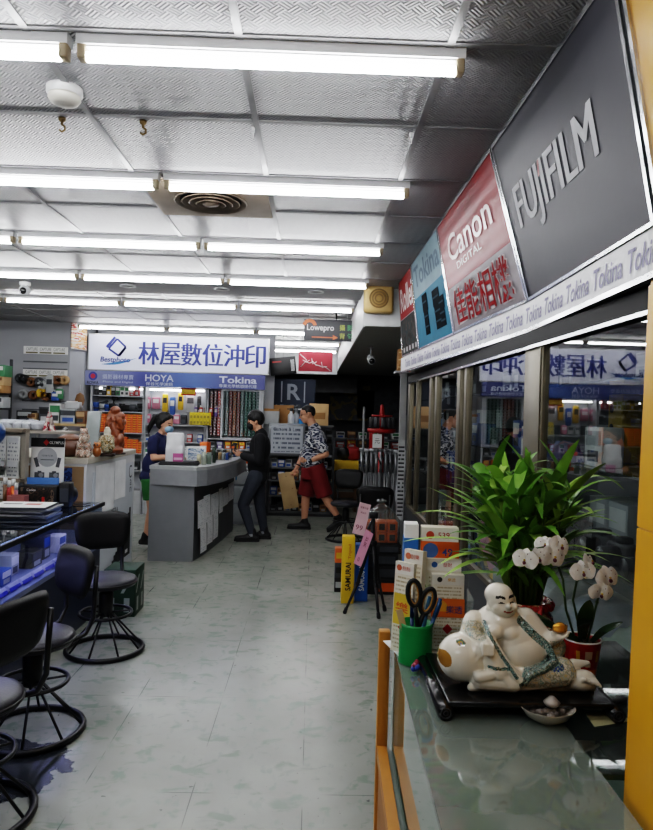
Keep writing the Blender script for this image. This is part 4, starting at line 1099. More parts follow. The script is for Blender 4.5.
for i, (x0, x1, y0, y1) in enumerate(((258, 290, 448, 560), (288, 316, 428, 540), (318, 350, 420, 505), (351, 366, 400, 500), (367, 388, 400, 470), (389, 411, 378, 450), (277, 303, 542, 660), (305, 328, 512, 625), (330, 350, 497, 605))):
    pa, pb = 130 + x0 / 4.08, 130 + x1 / 4.08; A, B_ = side_pt(pa), side_pt(pb)
    c = (A + B_) / 2; w_ = (B_ - A).length; D = c.y
    z1, z0 = WZ((pa + pb) / 2, 390 + y0 / 4.08, D), WZ((pa + pb) / 2, 390 + y1 / 4.08, D)
    ang = math.atan2(-(B_ - A).x, (B_ - A).y)
    b = M(); h = z1 - z0; pts = []
    for k in range(6):
        u = k / 5; bulge = .006 * math.sin(PI * u) + .01 * u * u * (1 - .3 * (i % 3)); pts.append((bulge, h * (1 - u)))
    vs = [(q, s * w_ / 2, zz) for q, zz in pts for s in (-1, 1)]
    b.add(vs, [(2 * k, 2 * k + 1, 2 * k + 3, 2 * k + 2) for k in range(5)], 0, True)
    single('paper_notice', b, [ntc], f'printed paper notice on the service counter side, {nd[i]}', 'notice', (c.x, c.y, z0), ang, 'paper notices on the service counter')
q = side_pt(232.5)
b = M(); b.box((0, 0, 0), (.02, .06, .05), bev=.01); b.box((0, .01, -.06), (.015, .03, .09), bev=.006)
single('blue_ribbon', b, [mat('sky_ribbon', '2f86b5', .4)], 'small blue ribbon hanging at far end of counter side', 'ribbon', (q.x + .01, q.y, .78))

CT = 1.0005
def onc(px, py, D): p = W(px, py, D); return (p.x, p.y, CT)
# white carrier bag
t = thing('carrier_bag', 'white plastic carrier bag with pink label standing on service counter', 'bag', onc(175, 458, 7.2))
b = M(); 
for i in range(7):
    u = i / 6
b.sph((0, 0, .17), (.105, .06, .175)); b.box((0, 0, .10), (.2, .12, .2), bev=.03); b.box((0, 0, .27), (.19, .06, .14), bev=.02)
remesh(b, .012, [mat('white_plastic_film', 'd9dadd', .35)], 'bag_body', t, 2)
b = M(); b.bx(-.01, .1, -.064, -.062, .02, .12); b.bx(.0, .09, -.0655, -.064, .05, .075, 1); b.build('label', [mat('magenta_label', 'b0568a', .5), mat('label_pale', 'd9b6cc', .5)], t)
# leaning card sheet
b = M(); b.box((0, 0, .10), (.21, .012, .17), bev=.002); b.bx(-.09, .09, -.007, -.006, .03, .16, 1)
single('display_card', b, [paper, blotchy('swoosh_print', ['d8dbe0', '5a7a9c', 'cfd4da', '8fa3b8', 'e0e2e4'], 9, .5, 0, (1, 1, 3))], 'pale card printed with blue swoosh beside the carrier bag', 'card', onc(196, 452, 7.45), .25)
b = M(); b.box((0, 0, .08), (.2, .03, .16), bev=.004); b.bx(-.085, .085, -.0165, -.015, .02, .14, 1)
single('document_stand', b, [greyl, printed('stand_print', 'd5d6d8', '777b84', 8, 6)], 'light grey document stand behind the carrier bag', 'stand', onc(190, 452, 7.75), .1)
t = thing('tablet_tray', 'black shallow tray lying on the left end of service counter', 'tray', (-1.42, 7.12, CT), .1)
b = M(); b.box((0, 0, .012), (.42, .2, .024), bev=.008); b.box((0, 0, .03), (.40, .02, .02), Matrix.Translation((0, .085, 0)), bev=.006); b.box((0, 0, .03), (.40, .02, .02), Matrix.Translation((0, -.085, 0)), bev=.006); b.build('tray', black, t)
M().box((.1, 0, .032), (.12, .09, .025), bev=.008).build('device', mat('device_grey', '2b2d33', .35), t)
for px, D, d, m_, lab in ((199, 7.25, (.05, .05, .10), 'b8b39a', 'small pale metal tin beside the black tray'), (204, 7.2, (.05, .05, .13), 'a0a79a', 'taller grey green tin next to the pale tin'), (209, 7.3, (.055, .05, .12), '77857a', 'dull green tin in front of the bottles'), (214, 7.5, (.04, .04, .17), '2b3a30', 'dark green bottle shaped tin at the counter middle')):
    single('tin', M().box((0, 0, d[2] / 2), d, bev=.006).box((0, 0, d[2] + .005), (d[0] * .9, d[1] * .9, .01), bev=.003), [mat('tin_' + m_, m_, .3, .4)], lab, 'tin', onc(px, 460, D), .2, 'tins on the service counter')
b = M(); b.box((0, 0, .11), (.09, .12, .22), bev=.004); b.bx(-.04, .04, -.0615, -.06, .04, .18, 1)
single('carton', b, [orange, greyl], 'orange and grey carton standing behind the swoosh card', 'box', onc(205, 452, 7.75), -.2, 'boxes on the service counter')
for i, (px, D, lab, c) in enumerate(((222, 8.0, 'clear acrylic tray of small packs at the far counter middle', 'b9bcbd'), (230, 8.6, 'clear acrylic tray of small packs at the far counter end', 'a4a8aa'))):
    t = thing('acrylic_tray', lab, 'tray', onc(px, 458, D), -.1, 'acrylic trays on the service counter')
    b = M(); b.bx(-.1, .1, -.08, .08, 0, .004).bx(-.1, .1, -.08, -.077, 0, .08).bx(-.1, -.097, -.08, .08, 0, .08).bx(.097, .1, -.08, .08, 0, .08).bx(-.1, .1, .077, .08, 0, .1); b.build('box', clear, t)
    for k in range(4): M().box((-.07 + .046 * k, 0, .045), (.03, .10, .08), bev=.004).build('pack', [bk, tan_, lgr, blu][k], t)

# ================================================================== PEOPLE
def hand(b, wr, d, n, curl=.9, s=1, k=1.0):
    d = V(d).normalized(); n = V(n); n = (n - d * n.dot(d)).normalized(); sd = d.cross(n) * s
    b.cap(wr, V(wr) + d * .05 * k, .021 * k, .024 * k); b.sph(V(wr) + d * .06 * k, (.03 * k, .03 * k, .026 * k))
    for i, L in enumerate((.040, .046, .043, .034)):
        base = V(wr) + d * .088 * k + sd * (.0275 - i * .0185) * k
        c1 = curl * .6; d1 = d * math.cos(c1) + n * math.sin(c1); p1 = base + d1 * L * k
        c2 = curl * 1.5; d2 = d * math.cos(c2) + n * math.sin(c2); p2 = p1 + d2 * L * .8 * k
        b.cap(base - d * .02 * k, p1, .0095 * k, .0085 * k, 0, 8, 5); b.cap(p1, p2, .0085 * k, .007 * k, 0, 8, 5)
    tb_ = V(wr) + d * .03 * k + sd * .026 * k; t1 = tb_ + (d * .55 + sd * .6 + n * .35).normalized() * .038 * k; t2 = t1 + (d * .85 + n * .5).normalized() * .03 * k
    b.cap(tb_, t1, .0125 * k, .0105 * k, 0, 8, 5); b.cap(t1, t2, .0105 * k, .008 * k, 0, 8, 5)
def headshape(b, h, pitch=0, yaw=0, s=1.0):
    T = Matrix.Translation(h) @ rotz(yaw) @ roty(pitch)
    R = (rotz(yaw) @ roty(pitch))
    def S(c, r): b.sph(T @ (V(c) * s), tuple(q * s for q in r), R, 0, 16, 11)
    S((-.012, 0, .02), (.098, .077, .098)); S((.022, 0, -.045), (.066, .060, .068)); S((.045, 0, -.085), (.036, .038, .028)); S((.05, 0, .0), (.045, .055, .05))
    b.cap(T @ (V((.088, 0, .005)) * s), T @ (V((.106, 0, -.028)) * s), .009 * s, .0145 * s, 0, 8, 5)
    S((.083, 0, -.062), (.014, .024, .009))
    for sy in (-1, 1): S((-.005, sy * .078, -.012), (.022, .010, .032)); S((.06, sy * .036, -.03), (.026, .024, .02))
    return T
def legs(b, L, r=(.085, .056, .052, .036)):
    for hip, knee, ank in L:
        b.cap(hip, knee, r[0], r[1]); mid = V(knee).lerp(V(ank), .32); b.cap(knee, mid, r[1] * .95, r[2]); b.cap(mid, ank, r[2], r[3])
def arms(b, A, r=(.047, .037, .026)):
    for sh, el, wr in A: b.cap(sh, el, r[0], r[1]); b.cap(el, V(el).lerp(V(wr), .3), r[1], r[1] * .98); b.cap(V(el).lerp(V(wr), .3), wr, r[1] * .98, r[2])
def shoe(name, ank, toe_dir, root, mats, L=.26, tilt=0, sole=None):
    T = Matrix.Translation(ank) @ rotz(math.atan2(toe_dir[1], toe_dir[0])) @ roty(tilt)
    b = M(); zb = -.065
    b.cap(T @ V((-.05, 0, zb)), T @ V((.05, 0, zb)), .042, .045); b.cap(T @ V((.04, 0, zb - .004)), T @ V((L - .11, 0, zb - .012)), .044, .034); b.cap(T @ V((-.03, 0, zb)), T @ V((-.005, 0, .02)), .042, .046)
    b.cap(T @ V((.0, 0, -.0)), T @ V((.07, 0, zb + .005)), .03, .032)
    so = remesh(b, .009, [mats[0]], name, root, 2)
    b = M(); poly = [(-.09, -.028), (-.06, -.04), (.06, -.045), (L - .12, -.04), (L - .075, 0), (L - .12, .04), (.06, .045), (-.06, .04), (-.09, .028), (-.095, 0)]
    b.prism(poly, -.112, -.088, T); b.build('sole', mats[1], so)
    return so
def facepaint(T, s, mask=None):
    Ti = T.inverted()
    def f(c, n_):
        p = Ti @ c
        p = p / s
        if p.x > .06 and abs(p.z - .006) < .0075 and .018 < abs(p.y) < .048: return 1
        if p.x > .055 and abs(p.z - .030) < .005 and .014 < abs(p.y) < .052: return 1
        if p.x > .07 and abs(p.z + .062) < .006 and abs(p.y) < .022: return 2
        return 0
    return f
lips = mat('lips', '8e5248', .5); eyem = mat('eye_dark', '1d1512', .3)
shoe_b = mat('black_shoe', '131315', .5); sole_w = mat('pale_sole', 'b9bab8', .5); sole_b = mat('dark_sole', '1a1a1c', .6)

# ---- woman behind the counter
t = thing('person', 'woman in navy tee and blue mask behind the service counter', 'person', (-1.85, 7.76, 0), -.12)
b = M(); HD = V((.135, -.01, 1.425)); T = headshape(b, HD, .38, -.15, .95)
b.cap((.06, 0, 1.24), (.105, 0, 1.35), .048, .043); b.sph((.045, 0, 1.13), (.10, .15, .16)); b.sph((.0, 0, .93), (.11, .145, .16)); b.sph((-.02, 0, .80), (.115, .165, .13)); b.cap((.05, -.14, 1.235), (.05, .14, 1.235), .052)
AR = [((.05, -.17, 1.225), (.075, -.205, 1.03), (.30, -.12, 1.055)), ((.05, .17, 1.225), (.085, .21, 1.03), (.33, .10, 1.055))]
arms(b, AR, (.046, .036, .025))
hand(b, AR[0][2], (1, .3, -.05), (0, 0, -1), .5, -1, .9); hand(b, AR[1][2], (1, -.3, -.05), (0, 0, -1), .5, 1, .9)
LG = [((0, -.085, .80), (.03, -.09, .44), (-.03, -.09, .10)), ((0, .085, .80), (.0, .1, .44), (.04, .1, .10))]
legs(b, LG, (.088, .056, .052, .036))
remesh(b, .0075, [skinw, eyem, lips], 'body', t, 3, facepaint(T, .95))
b = M(); b.sph((.045, 0, 1.13), (.115, .165, .17)); b.sph((.0, 0, .93), (.128, .16, .17)); b.sph((-.02, 0, .80), (.132, .182, .11)); b.cap((.05, -.14, 1.235), (.05, .14, 1.235), .06); b.cap((.055, 0, 1.24), (.07, 0, 1.275), .068, .06)
for sh, el, wr in AR: b.cap(sh, V(sh).lerp(V(el), .55), .064, .06)
remesh(b, .011, [mat('navy_cotton', '1a2146', .85, bump=.3, scale=20)], 'tee_shirt', t, 2)
b = M(); 
for hp, kn, an in LG: b.cyl(V(hp) + V((0, 0, -.02)), V(hp).lerp(V(kn), .72), .108, .096, 20)
b.sph((-.02, 0, .78), (.125, .175, .10)); remesh(b, .012, [mat('green_shorts', '2d6a34', .8)], 'shorts', t, 2)
b = M()
b.sph(T @ V((-.03, 0, .035)), (.098, .084, .096)); b.sph(T @ V((-.06, 0, -.01)), (.062, .078, .085)); b.cap(T @ V((.02, -.04, .085)), T @ V((.02, .04, .085)), .03, .03); b.cap(T @ V((-.01, -.074, .03)), T @ V((-.02, -.072, -.05)), .022, .016); b.cap(T @ V((-.01, .074, .03)), T @ V((-.02, .072, -.05)), .022, .016)
b.cap(T @ V((-.115, 0, .045)), T @ V((-.15, 0, .0)), .032, .036); b.cap(T @ V((-.15, 0, .0)), T @ V((-.17, 0, -.12)), .036, .028); b.cap(T @ V((-.17, 0, -.12)), T @ V((-.155, 0, -.20)), .028, .010)
remesh(b, .009, [hairm], 'hair', t, 2)
b = M(); b.sph(T @ V((.068, 0, -.042)), (.050, .066, .050), rotz(-.15) @ roty(.38)); mk = b
remesh(mk, .007, [mat('blue_surgical_mask', '8fb4cf', .7)], 'face_mask', t, 2)
shoe('shoe', V((-.03, -.09, .112)), (1, 0), t, (shoe_b, sole_w)); shoe('shoe', V((.04, .1, .112)), (1, .1), t, (shoe_b, sole_w))

# ---- young man in black sweater
t = thing('person', 'young man in black sweater and grey trousers facing the service counter', 'person', (-.675, 8.2, 0), PI)
b = M(); HD = V((.04, 0, 1.475)); T = headshape(b, HD, .32, .12, .97)
b.cap((-.035, 0, 1.27), (.0, 0, 1.40), .055, .05); b.sph((-.03, 0, 1.15), (.105, .165, .18)); b.sph((-.01, 0, .92), (.10, .14, .17)); b.cap((-.04, -.15, 1.27), (-.04, .15, 1.27), .055)
AR = [((-.04, .18, 1.26), (-.035, .22, 1.0), (.19, .10, 1.055)), ((-.04, -.18, 1.26), (-.02, -.22, 1.0), (.20, -.09, 1.06))]
arms(b, AR); hand(b, AR[0][2], (1, -.3, .15), (.2, -.6, .7), 1.0, -1, .95); hand(b, AR[1][2], (1, .3, .15), (.2, .6, .7), 1.0, 1, .95)
LG = [((0, .09, .80), (.15, .095, .45), (.035, .09, .10)), ((0, -.09, .80), (-.04, -.1, .44), (-.10, -.10, .10))]
legs(b, LG)
remesh(b, .0075, [skin, eyem, lips], 'body', t, 3, facepaint(T, .97))
b = M(); b.sph((-.03, 0, 1.15), (.135, .185, .19)); b.sph((-.02, 0, .93), (.14, .17, .17)); b.cap((-.04, -.15, 1.265), (-.04, .15, 1.265), .07); b.cap((-.02, -.06, .80), (-.02, .06, .80), .115); b.cap((-.045, 0, 1.29), (-.03, 0, 1.33), .08, .07)
for sh, el, wr in AR: b.cap(sh, el, .072, .064); b.cap(el, V(el).lerp(V(wr), .88), .064, .046)
remesh(b, .011, [mat('black_sweater', '111216', .9, bump=.4, scale=30)], 'sweater', t, 2)
b = M(); b.sph((-.01, 0, .80), (.12, .165, .12))
for hp, kn, an in LG: b.cap(hp, kn, .105, .072); b.cap(kn, V(kn).lerp(V(an), .95), .072, .05)
remesh(b, .011, [mat('slate_trousers', '363b45', .85, bump=.3, scale=16)], 'trousers', t, 2)
b = M()
for hp, kn, an in LG: b.cap(V(kn).lerp(V(an), .9), V(an) + V((0, 0, -.02)), .045, .044)
b.build('ankle_socks', mat('grey_sock', '8a8c90', .9), t)
b = M()
b.sph(T @ V((-.024, 0, .045)), (.107, .09, .095)); b.sph(T @ V((-.055, 0, .01)), (.072, .084, .085)); b.cap(T @ V((.05, -.045, .075)), T @ V((.05, .045, .075)), .03, .03); b.cap(T @ V((.01, -.078, .045)), T @ V((.005, -.075, .0)), .018, .012); b.cap(T @ V((.01, .078, .045)), T @ V((.005, .075, .0)), .018, .012)
remesh(b, .009, [hairm], 'hair', t, 2)
b = M(); b.sph(T @ V((.068, 0, -.042)), (.050, .066, .052), rotz(.12) @ roty(.32)); remesh(b, .007, [mat('black_mask', '0e0e10', .7)], 'face_mask', t, 2)
shoe('shoe', V((.035, .09, .112)), (1, .05), t, (shoe_b, sole_b), .29); shoe('shoe', V((-.10, -.10, .112)), (1, -.1), t, (shoe_b, sole_b), .29)
p = V((-.675, 8.2, 0)) - V((.27, .0, 0))
ph = thing('phone', 'dark phone with amber sticker held by the young man in black', 'phone', (p.x - .02, p.y - .02, 1.115), .3)
M().box((0, 0, 0), (.075, .012, .14), rotx(-.6), bev=.006).build('case', black, ph); M().box((-.01, -.008, .03), (.03, .003, .03), rotx(-.6)).build('sticker', orange, ph)

# ---- walking man in camouflage tee and red shorts
t = thing('person', 'man in camouflage tee, red shorts and glasses walking with a board', 'person', (.035, 8.95, 0), PI)
b = M(); HD = V((.115, 0, 1.575)); T = headshape(b, HD, .22, .05, 1.03)
b.cap((.0, 0, 1.36), (.065, 0, 1.49), .066, .06); b.sph((-.005, 0, 1.20), (.135, .19, .19)); b.sph((.025, 0, .99), (.155, .17, .17)); b.cap((-.02, -.17, 1.33), (-.02, .17, 1.33), .064)
AR = [((-.02, .205, 1.31), (-.15, .27, 1.06), (.06, .17, .955)), ((-.0, -.205, 1.31), (.12, -.26, 1.08), (.235, -.20, .84))]
arms(b, AR, (.058, .045, .03)); hand(b, AR[0][2], (1, -.3, .1), (-.2, -1, 0), .7, -1, 1.05); hand(b, AR[1][2], (.5, .1, -1), (.3, 1, .1), 1.1, -1, 1.05)
LG = [((0.02, -.10, .86), (.10, -.11, .47), (.115, -.10, .12)), ((-.01, .10, .86), (-.15, .10, .49), (-.335, .09, .215))]
legs(b, LG, (.10, .064, .062, .04))
remesh(b, .0075, [skin, eyem, lips], 'body', t, 3, facepaint(T, 1.03))
camo = blotchy('camouflage_print', ['232a3f', '9a9ca3', '2c344a', 'c3c4c6', '20263a', '858893'], 5.5, .85, 0, (1, 1, 1.9), 3)
b = M(); b.sph((-.01, 0, 1.20), (.158, .215, .20)); b.sph((.03, 0, 1.0), (.178, .195, .19)); b.cap((-.02, -.17, 1.325), (-.02, .17, 1.325), .078); b.cap((.02, -.07, .96), (.02, .07, .96), .15, .15); b.cap((-.005, 0, 1.36), (.02, 0, 1.40), .085, .078)
for sh, el, wr in AR: b.cap(sh, V(sh).lerp(V(el), .72), .085, .078)
remesh(b, .011, [camo], 'tee_shirt', t, 2)
b = M(); b.cyl((.01, 0, .70), (.015, 0, .86), .17, .165, 22)
for hp, kn, an in LG: b.cyl(V(hp) + V((0, 0, .04)), V(hp).lerp(V(kn), 1.02), .125, .118, 20)
sh_ = remesh(b, .012, [mat('dark_red_shorts', '701319', .75, bump=.3, scale=14)], 'shorts', t, 2)
b = M()
b.sph(T @ V((-.028, 0, .05)), (.096, .083, .076)); b.sph(T @ V((-.07, 0, .02)), (.052, .076, .075)); b.cap(T @ V((.04, -.045, .088)), T @ V((.04, .045, .088)), .022, .022); b.cap(T @ V((.0, -.078, .05)), T @ V((.005, -.078, .01)), .012, .008); b.cap(T @ V((.0, .078, .05)), T @ V((.005, .078, .01)), .012, .008)
remesh(b, .009, [hairm], 'hair', t, 2)
b = M()
for s in (-1, 1):
    b.ring(T @ V((.108, s * .036, .005)), .024, .0028, 16, 0, (rotz(.05) @ roty(.22 + PI / 2)), 6); b.tube([T @ V((.105, s * .06, .01)), T @ V((.05, s * .082, .012)), T @ V((-.01, s * .088, .004))], .0028, 6)
b.tube([T @ V((.112, -.012, .008)), T @ V((.112, .012, .008))], .0028, 6); b.build('glasses', blackmetal, t)
w_ = V(AR[0][2]); d_ = (w_ - V(AR[0][1])).normalized()
b = M(); Tq = Matrix.Translation(w_ - d_ * .03) @ d_.to_track_quat('Z', 'Y').to_matrix().to_4x4(); b.lathe([(.035, -.014), (.039, -.01), (.039, .01), (.035, .014)], seg=18, T=Tq); b.build('wristwatch', black, t)
w_ = V(AR[1][2]); d_ = (w_ - V(AR[1][1])).normalized()
b = M(); Tq = Matrix.Translation(w_ - d_ * .03) @ d_.to_track_quat('Z', 'Y').to_matrix().to_4x4(); b.lathe([(.033, -.008), (.036, -.005), (.036, .005), (.033, .008)], seg=18, T=Tq); b.build('wristband', black, t)
b = M(); 
s1 = shoe('shoe', V((.115, -.10, .112)), (1, -.03), t, (shoe_b, sole_b), .31); s2 = shoe('shoe', V((-.33, .09, .205)), (1, .05), t, (shoe_b, sole_b), .29, .55)
# the board he carries
c = W(288.5, 490.5, 9.12); 
b = M(); b.box((0, 0, 0), (.215, .014, .50), roty(-.20), bev=.003)
for q in ((-.0, .2), (.0, -.2), (.06, .02)): b.cyl(roty(-.20) @ V((q[0], -.0075, q[1])), roty(-.20) @ V((q[0], -.0085, q[1])), .006, None, 8, 1)
single('wooden_board', b, [wood_light, brn], 'pale wooden board carried at the corner by the walking man', 'board', (c.x, c.y + .0, c.z), 0)

# ================================================================== STOOLS
seatm = mat('grey_black_vinyl', '23232b', .4, bump=.1, scale=100)
ST_ = thing('swivel_stool', 'x', 'stool')
b = M(); b.lathe([(0, .43), (.16, .43), (.185, .437), (.195, .455), (.19, .476), (.165, .487), (0, .49)], seg=36); seat_ = b.build('seat', seatm, ST_)
b = M(); b.lathe([(.196, .452), (.199, .455), (.199, .462), (.195, .465)], seg=36); b.build('piping', blackmetal, seat_)
b = M(); b.tube([(0, 0, .23), (0, 0, .43)], .036, 16); b.lathe([(.036, .25), (.046, .26), (.046, .38), (.036, .39)], seg=16); b.lathe([(.03, .415), (.11, .425), (.11, .432)], seg=20); b.build('column', blackmetal, ST_)
b = M(); b.ring((0, 0, .25), .165, .0105, 40)
for k in range(5): q = 2 * PI * k / 5 + .3; b.cyl((.03 * math.cos(q), .03 * math.sin(q), .25), (.165 * math.cos(q), .165 * math.sin(q), .25), .006, None, 8)
b.build('foot_ring', blackmetal, ST_)
b = M(); b.ring((0, 0, .016), .24, .016, 48)
for k in range(8): q = 2 * PI * k / 8 + .2; b.cyl((.035 * math.cos(q), .035 * math.sin(q), .25), (.236 * math.cos(q), .236 * math.sin(q), .018), .0065, None, 8)
b.lathe([(.038, .232), (.042, .24), (.042, .262), (.036, .268)], seg=16); b.build('base', blackmetal, ST_)
# backrest stands at local -x side; pad faces +x
def pad():
    b = M(); N, K_ = 14, 10; vs = []; fs = []
    for side in (0, 1):
        for i in range(N + 1):
            for j in range(K_ + 1):
                u, v = -1 + 2 * i / N, -1 + 2 * j / K_
                # rounded trapezoid outline
                r = (abs(u) ** 4 + abs(v) ** 4) ** .25; k = max(abs(u), abs(v)) / r if r > 0 else 1
                uu, vv = u * k, v * k
                hw = .195 - .028 * (1 - vv) / 2
                th = .026 * (1 - max(abs(u), abs(v)) ** 6) ** .5 if max(abs(u), abs(v)) < 1 else 0
                y = uu * hw; z = .755 + vv * .125; x = -.215 + .35 * y * y * 2 + (.16 * (z - .755)) * -1
                vs.append((x + (th if side else -th), y, z))
    w1 = K_ + 1
    for side in (0, 1):
        o = side * (N + 1) * w1
        for i in range(N):
            for j in range(K_): a = o + i * w1 + j; fs.append((a, a + w1, a + w1 + 1, a + 1) if side else (a, a + 1, a + w1 + 1, a + w1))
    b.add(vs, fs, 0, True); bmesh.ops.remove_doubles(b.bm, verts=b.bm.verts[:], dist=.0005); return b
bp_ = pad().build('backrest', vinyl, ST_)
b = M()
for s in (-1, 1): b.tube([(.0, s * .09, .435), (-.12, s * .12, .44), (-.20, s * .135, .47), (-.235, s * .14, .54), (-.238, s * .145, .66), (-.245, s * .145, .80)], .0115, 10)
b.build('back_frame', blackmetal, ST_)
stl = [((-1.325, 4.36, 0), math.atan2(-.2, .10), 'black swivel stool farthest along the left glass counter, before the green carton'),
       ((-1.335, 3.25, 0), math.atan2(-.16, -.15), 'black swivel stool in the middle of the left row, showing its whole base ring'),
       ((-1.29, 2.56, 0), math.atan2(.07, -.22), 'black swivel stool nearest the camera, cut off at the lower left corner'),
       ((.45, 8.35, 0), -1.75, 'dark swivel stool in the dim rear aisle beside the walking man'),
       ((.66, 6.8, 0), 1.50, 'dark swivel stool behind the bagged orange cartons on the right')]
for i, (loc, rz, lab) in enumerate(stl):
    if i == 0: ST_.location = loc; ST_.rotation_euler.z = rz; ST_['label'] = lab; ST_['group'] = 'black swivel stools'
    else: dup(ST_, loc, rz, lab, 'black swivel stools')

# ================================================================== LEFT BLUE-LIT GLASS COUNTER
t = thing('glass_counter', 'long blue lit glass counter full of goods along left side', 'counter', (-1.97, 3.5, 0))
Y0, Y1 = -1.7, 1.72
navyp = mat('navy_counter_panel', '1b2440', .35, var=.05)
M().bx(-.55, .325, Y0, Y1, 0, .50).build('base', navyp, t)
M().bx(-.55, .332, Y0, Y1, .50, .53).build('deck', mat('deck_blue_grey', '7c84a4', .4), t)
M().bx(-.55, .35, Y0, Y1, .837, .85).build('glass_top', [glass('blue_counter_top', '93a8b5', 1.6)], t)
M().bx(.335, .356, Y0, Y1, .825, .853).build('top_rail', mat('dark_metal_rail', '3a3d42', .3, .7), t)
M().quad((.335, Y0, .53), (.335, Y1, .53), (.335, Y1, .83), (.335, Y0, .83)).build('front_glass', glass('front_glass', 'cdd6e2', 1.45), t)
M().quad((-.5, Y1 - .01, .53), (.335, Y1 - .01, .53), (.335, Y1 - .01, .83), (-.5, Y1 - .01, .83)).build('end_glass', glass('front_glass', 'cdd6e2', 1.45), t)
M().bx(-.55, -.53, Y0, Y1, .53, .835).build('back_panel', mat('counter_back_blue', '4b547c', .5), t)
bl, bn, bll, bb = nt('violet_strip_light'); bb.inputs['Emission Color'].default_value = (.58, .55, 1, 1); bb.inputs['Emission Strength'].default_value = 30
M().bx(.28, .295, Y0 + .02, Y1 - .02, .816, .83).build('strip_light', bl, t)
tagm = mat('violet_tag_glow', '3b3fae', .4, emis=.25); tagw = mat('white_tag', 'c2c4e4', .5)  # violet glow is put into the tag edge itself
first = None
for i in range(14):
    y = 3.0 + i * .165
    if y > 5.1: break
    if first is None:
        first = thing('price_card', 'white and violet price card standing in the blue lit counter', 'price card', (-1.70, y, .532), 0, 'price cards in the blue lit counter')
        M().box((0, 0, .02), (.05, .13, .035), roty(-.5), bev=.002).build('card', tagw, first); M().box((.024, 0, .008), (.004, .13, .022), roty(-.4)).build('coloured_edge', tagm, first)
    else: dup(first, (-1.70, y, .532))
gl_ = [((.14, .11, .13), 'light', 'white', 'deep'), ((.12, .16, .10), 'black', 'deep', 'light'), ((.16, .12, .16), 'deep', 'blue', 'light'), ((.1, .14, .12), 'white', 'blue', 'deep'), ((.15, .13, .09), 'blue', 'white', 'light')]
for i in range(9):
    y = 3.0 + i * .235; d, *c = gl_[i % 5]
    b = M(); b.box((0, 0, d[2] / 2), d, bev=.004); b.bx(d[0] / 2, d[0] / 2 + .001, -d[1] * .4, d[1] * .4, d[2] * .5, d[2] * .9, 1); b.bx(d[0] / 2, d[0] / 2 + .001, -d[1] * .3, d[1] * .3, d[2] * .1, d[2] * .4, 2)
    wn = ['nearest', 'second', 'third', 'fourth', 'fifth', 'sixth', 'seventh', 'eighth', 'farthest'][i]
    single('carton', b, [MATS['tone_' + q] for q in c], f'carton inside the blue lit counter, {wn} from the camera', 'box', (-1.86 - .05 * (i % 2), y, .5315), 0, 'cartons in the blue lit counter')
# ================================================================== REAR: SHOP SIGN AND SHELVING
YS = 9.9
x0, x1 = WX(89, 350, YS), WX(268, 360, YS); z1, z0 = WZ(180, 337, YS), WZ(180, 371.5, YS)
t = thing('shop_sign', 'long white shop sign with blue Chinese characters above rear shelving', 'sign', ((x0 + x1) / 2, YS, z0)); sw, sh = x1 - x0, z1 - z0
M().box((0, .05, sh / 2), (sw, .1, sh)).build('sign_panel', mat('sign_white', 'cdd1e2', .4, var=.03, scale=2, emis=.10), t)  # slight emission added to the board, which the lamps above light
b = M(); b.bx(-sw / 2 - .012, -sw / 2, -.01, .1, 0, sh).bx(sw / 2, sw / 2 + .012, -.01, .1, 0, sh).bx(-sw / 2 - .012, sw / 2 + .012, -.01, .1, sh, sh + .012).bx(-sw / 2 - .012, sw / 2 + .012, -.01, .1, -.01, 0); b.build('frame', alu2, t)
F = FACE_Y((0, -.003, 0)); b = M()
def sx(px): return WX(px, 352, YS) - (x0 + x1) / 2
for i, ch in enumerate('林屋數位沖印'):
    [b.text(ch, F, .30, .34, 0, .001 + .0003 * q, sx(149 + i * 21.3) + (-.009, .009)[q], sh * .50) for q in (0, 1)]
b.build('characters', mat('deep_blue_ink', '222f78', .5), t, norm=False)
b = M(); cxl = sx(117)
def seg_(b, p, q, w, m=0):
    p = V((*p, 0)); q = V((*q, 0)); d = (q - p).normalized(); n_ = V((-d.y, d.x, 0)) * w / 2
    b.add([p - n_, q - n_, q + n_, p + n_], [(0, 1, 2, 3)], m, False, F @ Matrix.Translation((0, 0, .002)))
cz = sh * .64; R_ = .13
D4 = [(cxl - R_ * .95, cz - .02), (cxl + .0, cz + R_), (cxl + R_, cz + .01), (cxl + .03, cz - R_ * .95)]
for i in range(4): seg_(b, D4[i], D4[(i + 1) % 4], .030)
seg_(b, (D4[0][0] - .03, D4[0][1] + .02), (D4[1][0] - .03, D4[1][1] + .025), .040); seg_(b, (D4[2][0], D4[2][1]), (D4[3][0], D4[3][1]), .038)
b.text('Bestphoto', F, .44, .10, 0, .003, cxl - .02, sh * .27, .022, .15)
pts = [(cxl - .22 + .5 * u, sh * .15 + .10 * u * u, .035 * math.sin(PI * min(1, u * 1.05)) + .004) for u in [k / 14 for k in range(15)]]
for (ax, ay, aw), (bx_, by_, bw) in zip(pts, pts[1:]): seg_(b, (ax, ay), (bx_, by_), (aw + bw) / 2, 1)
b.build('logo', [MATS['deep_blue_ink'], mat('teal_swoosh', '3a74a8', .5)], t, norm=False)

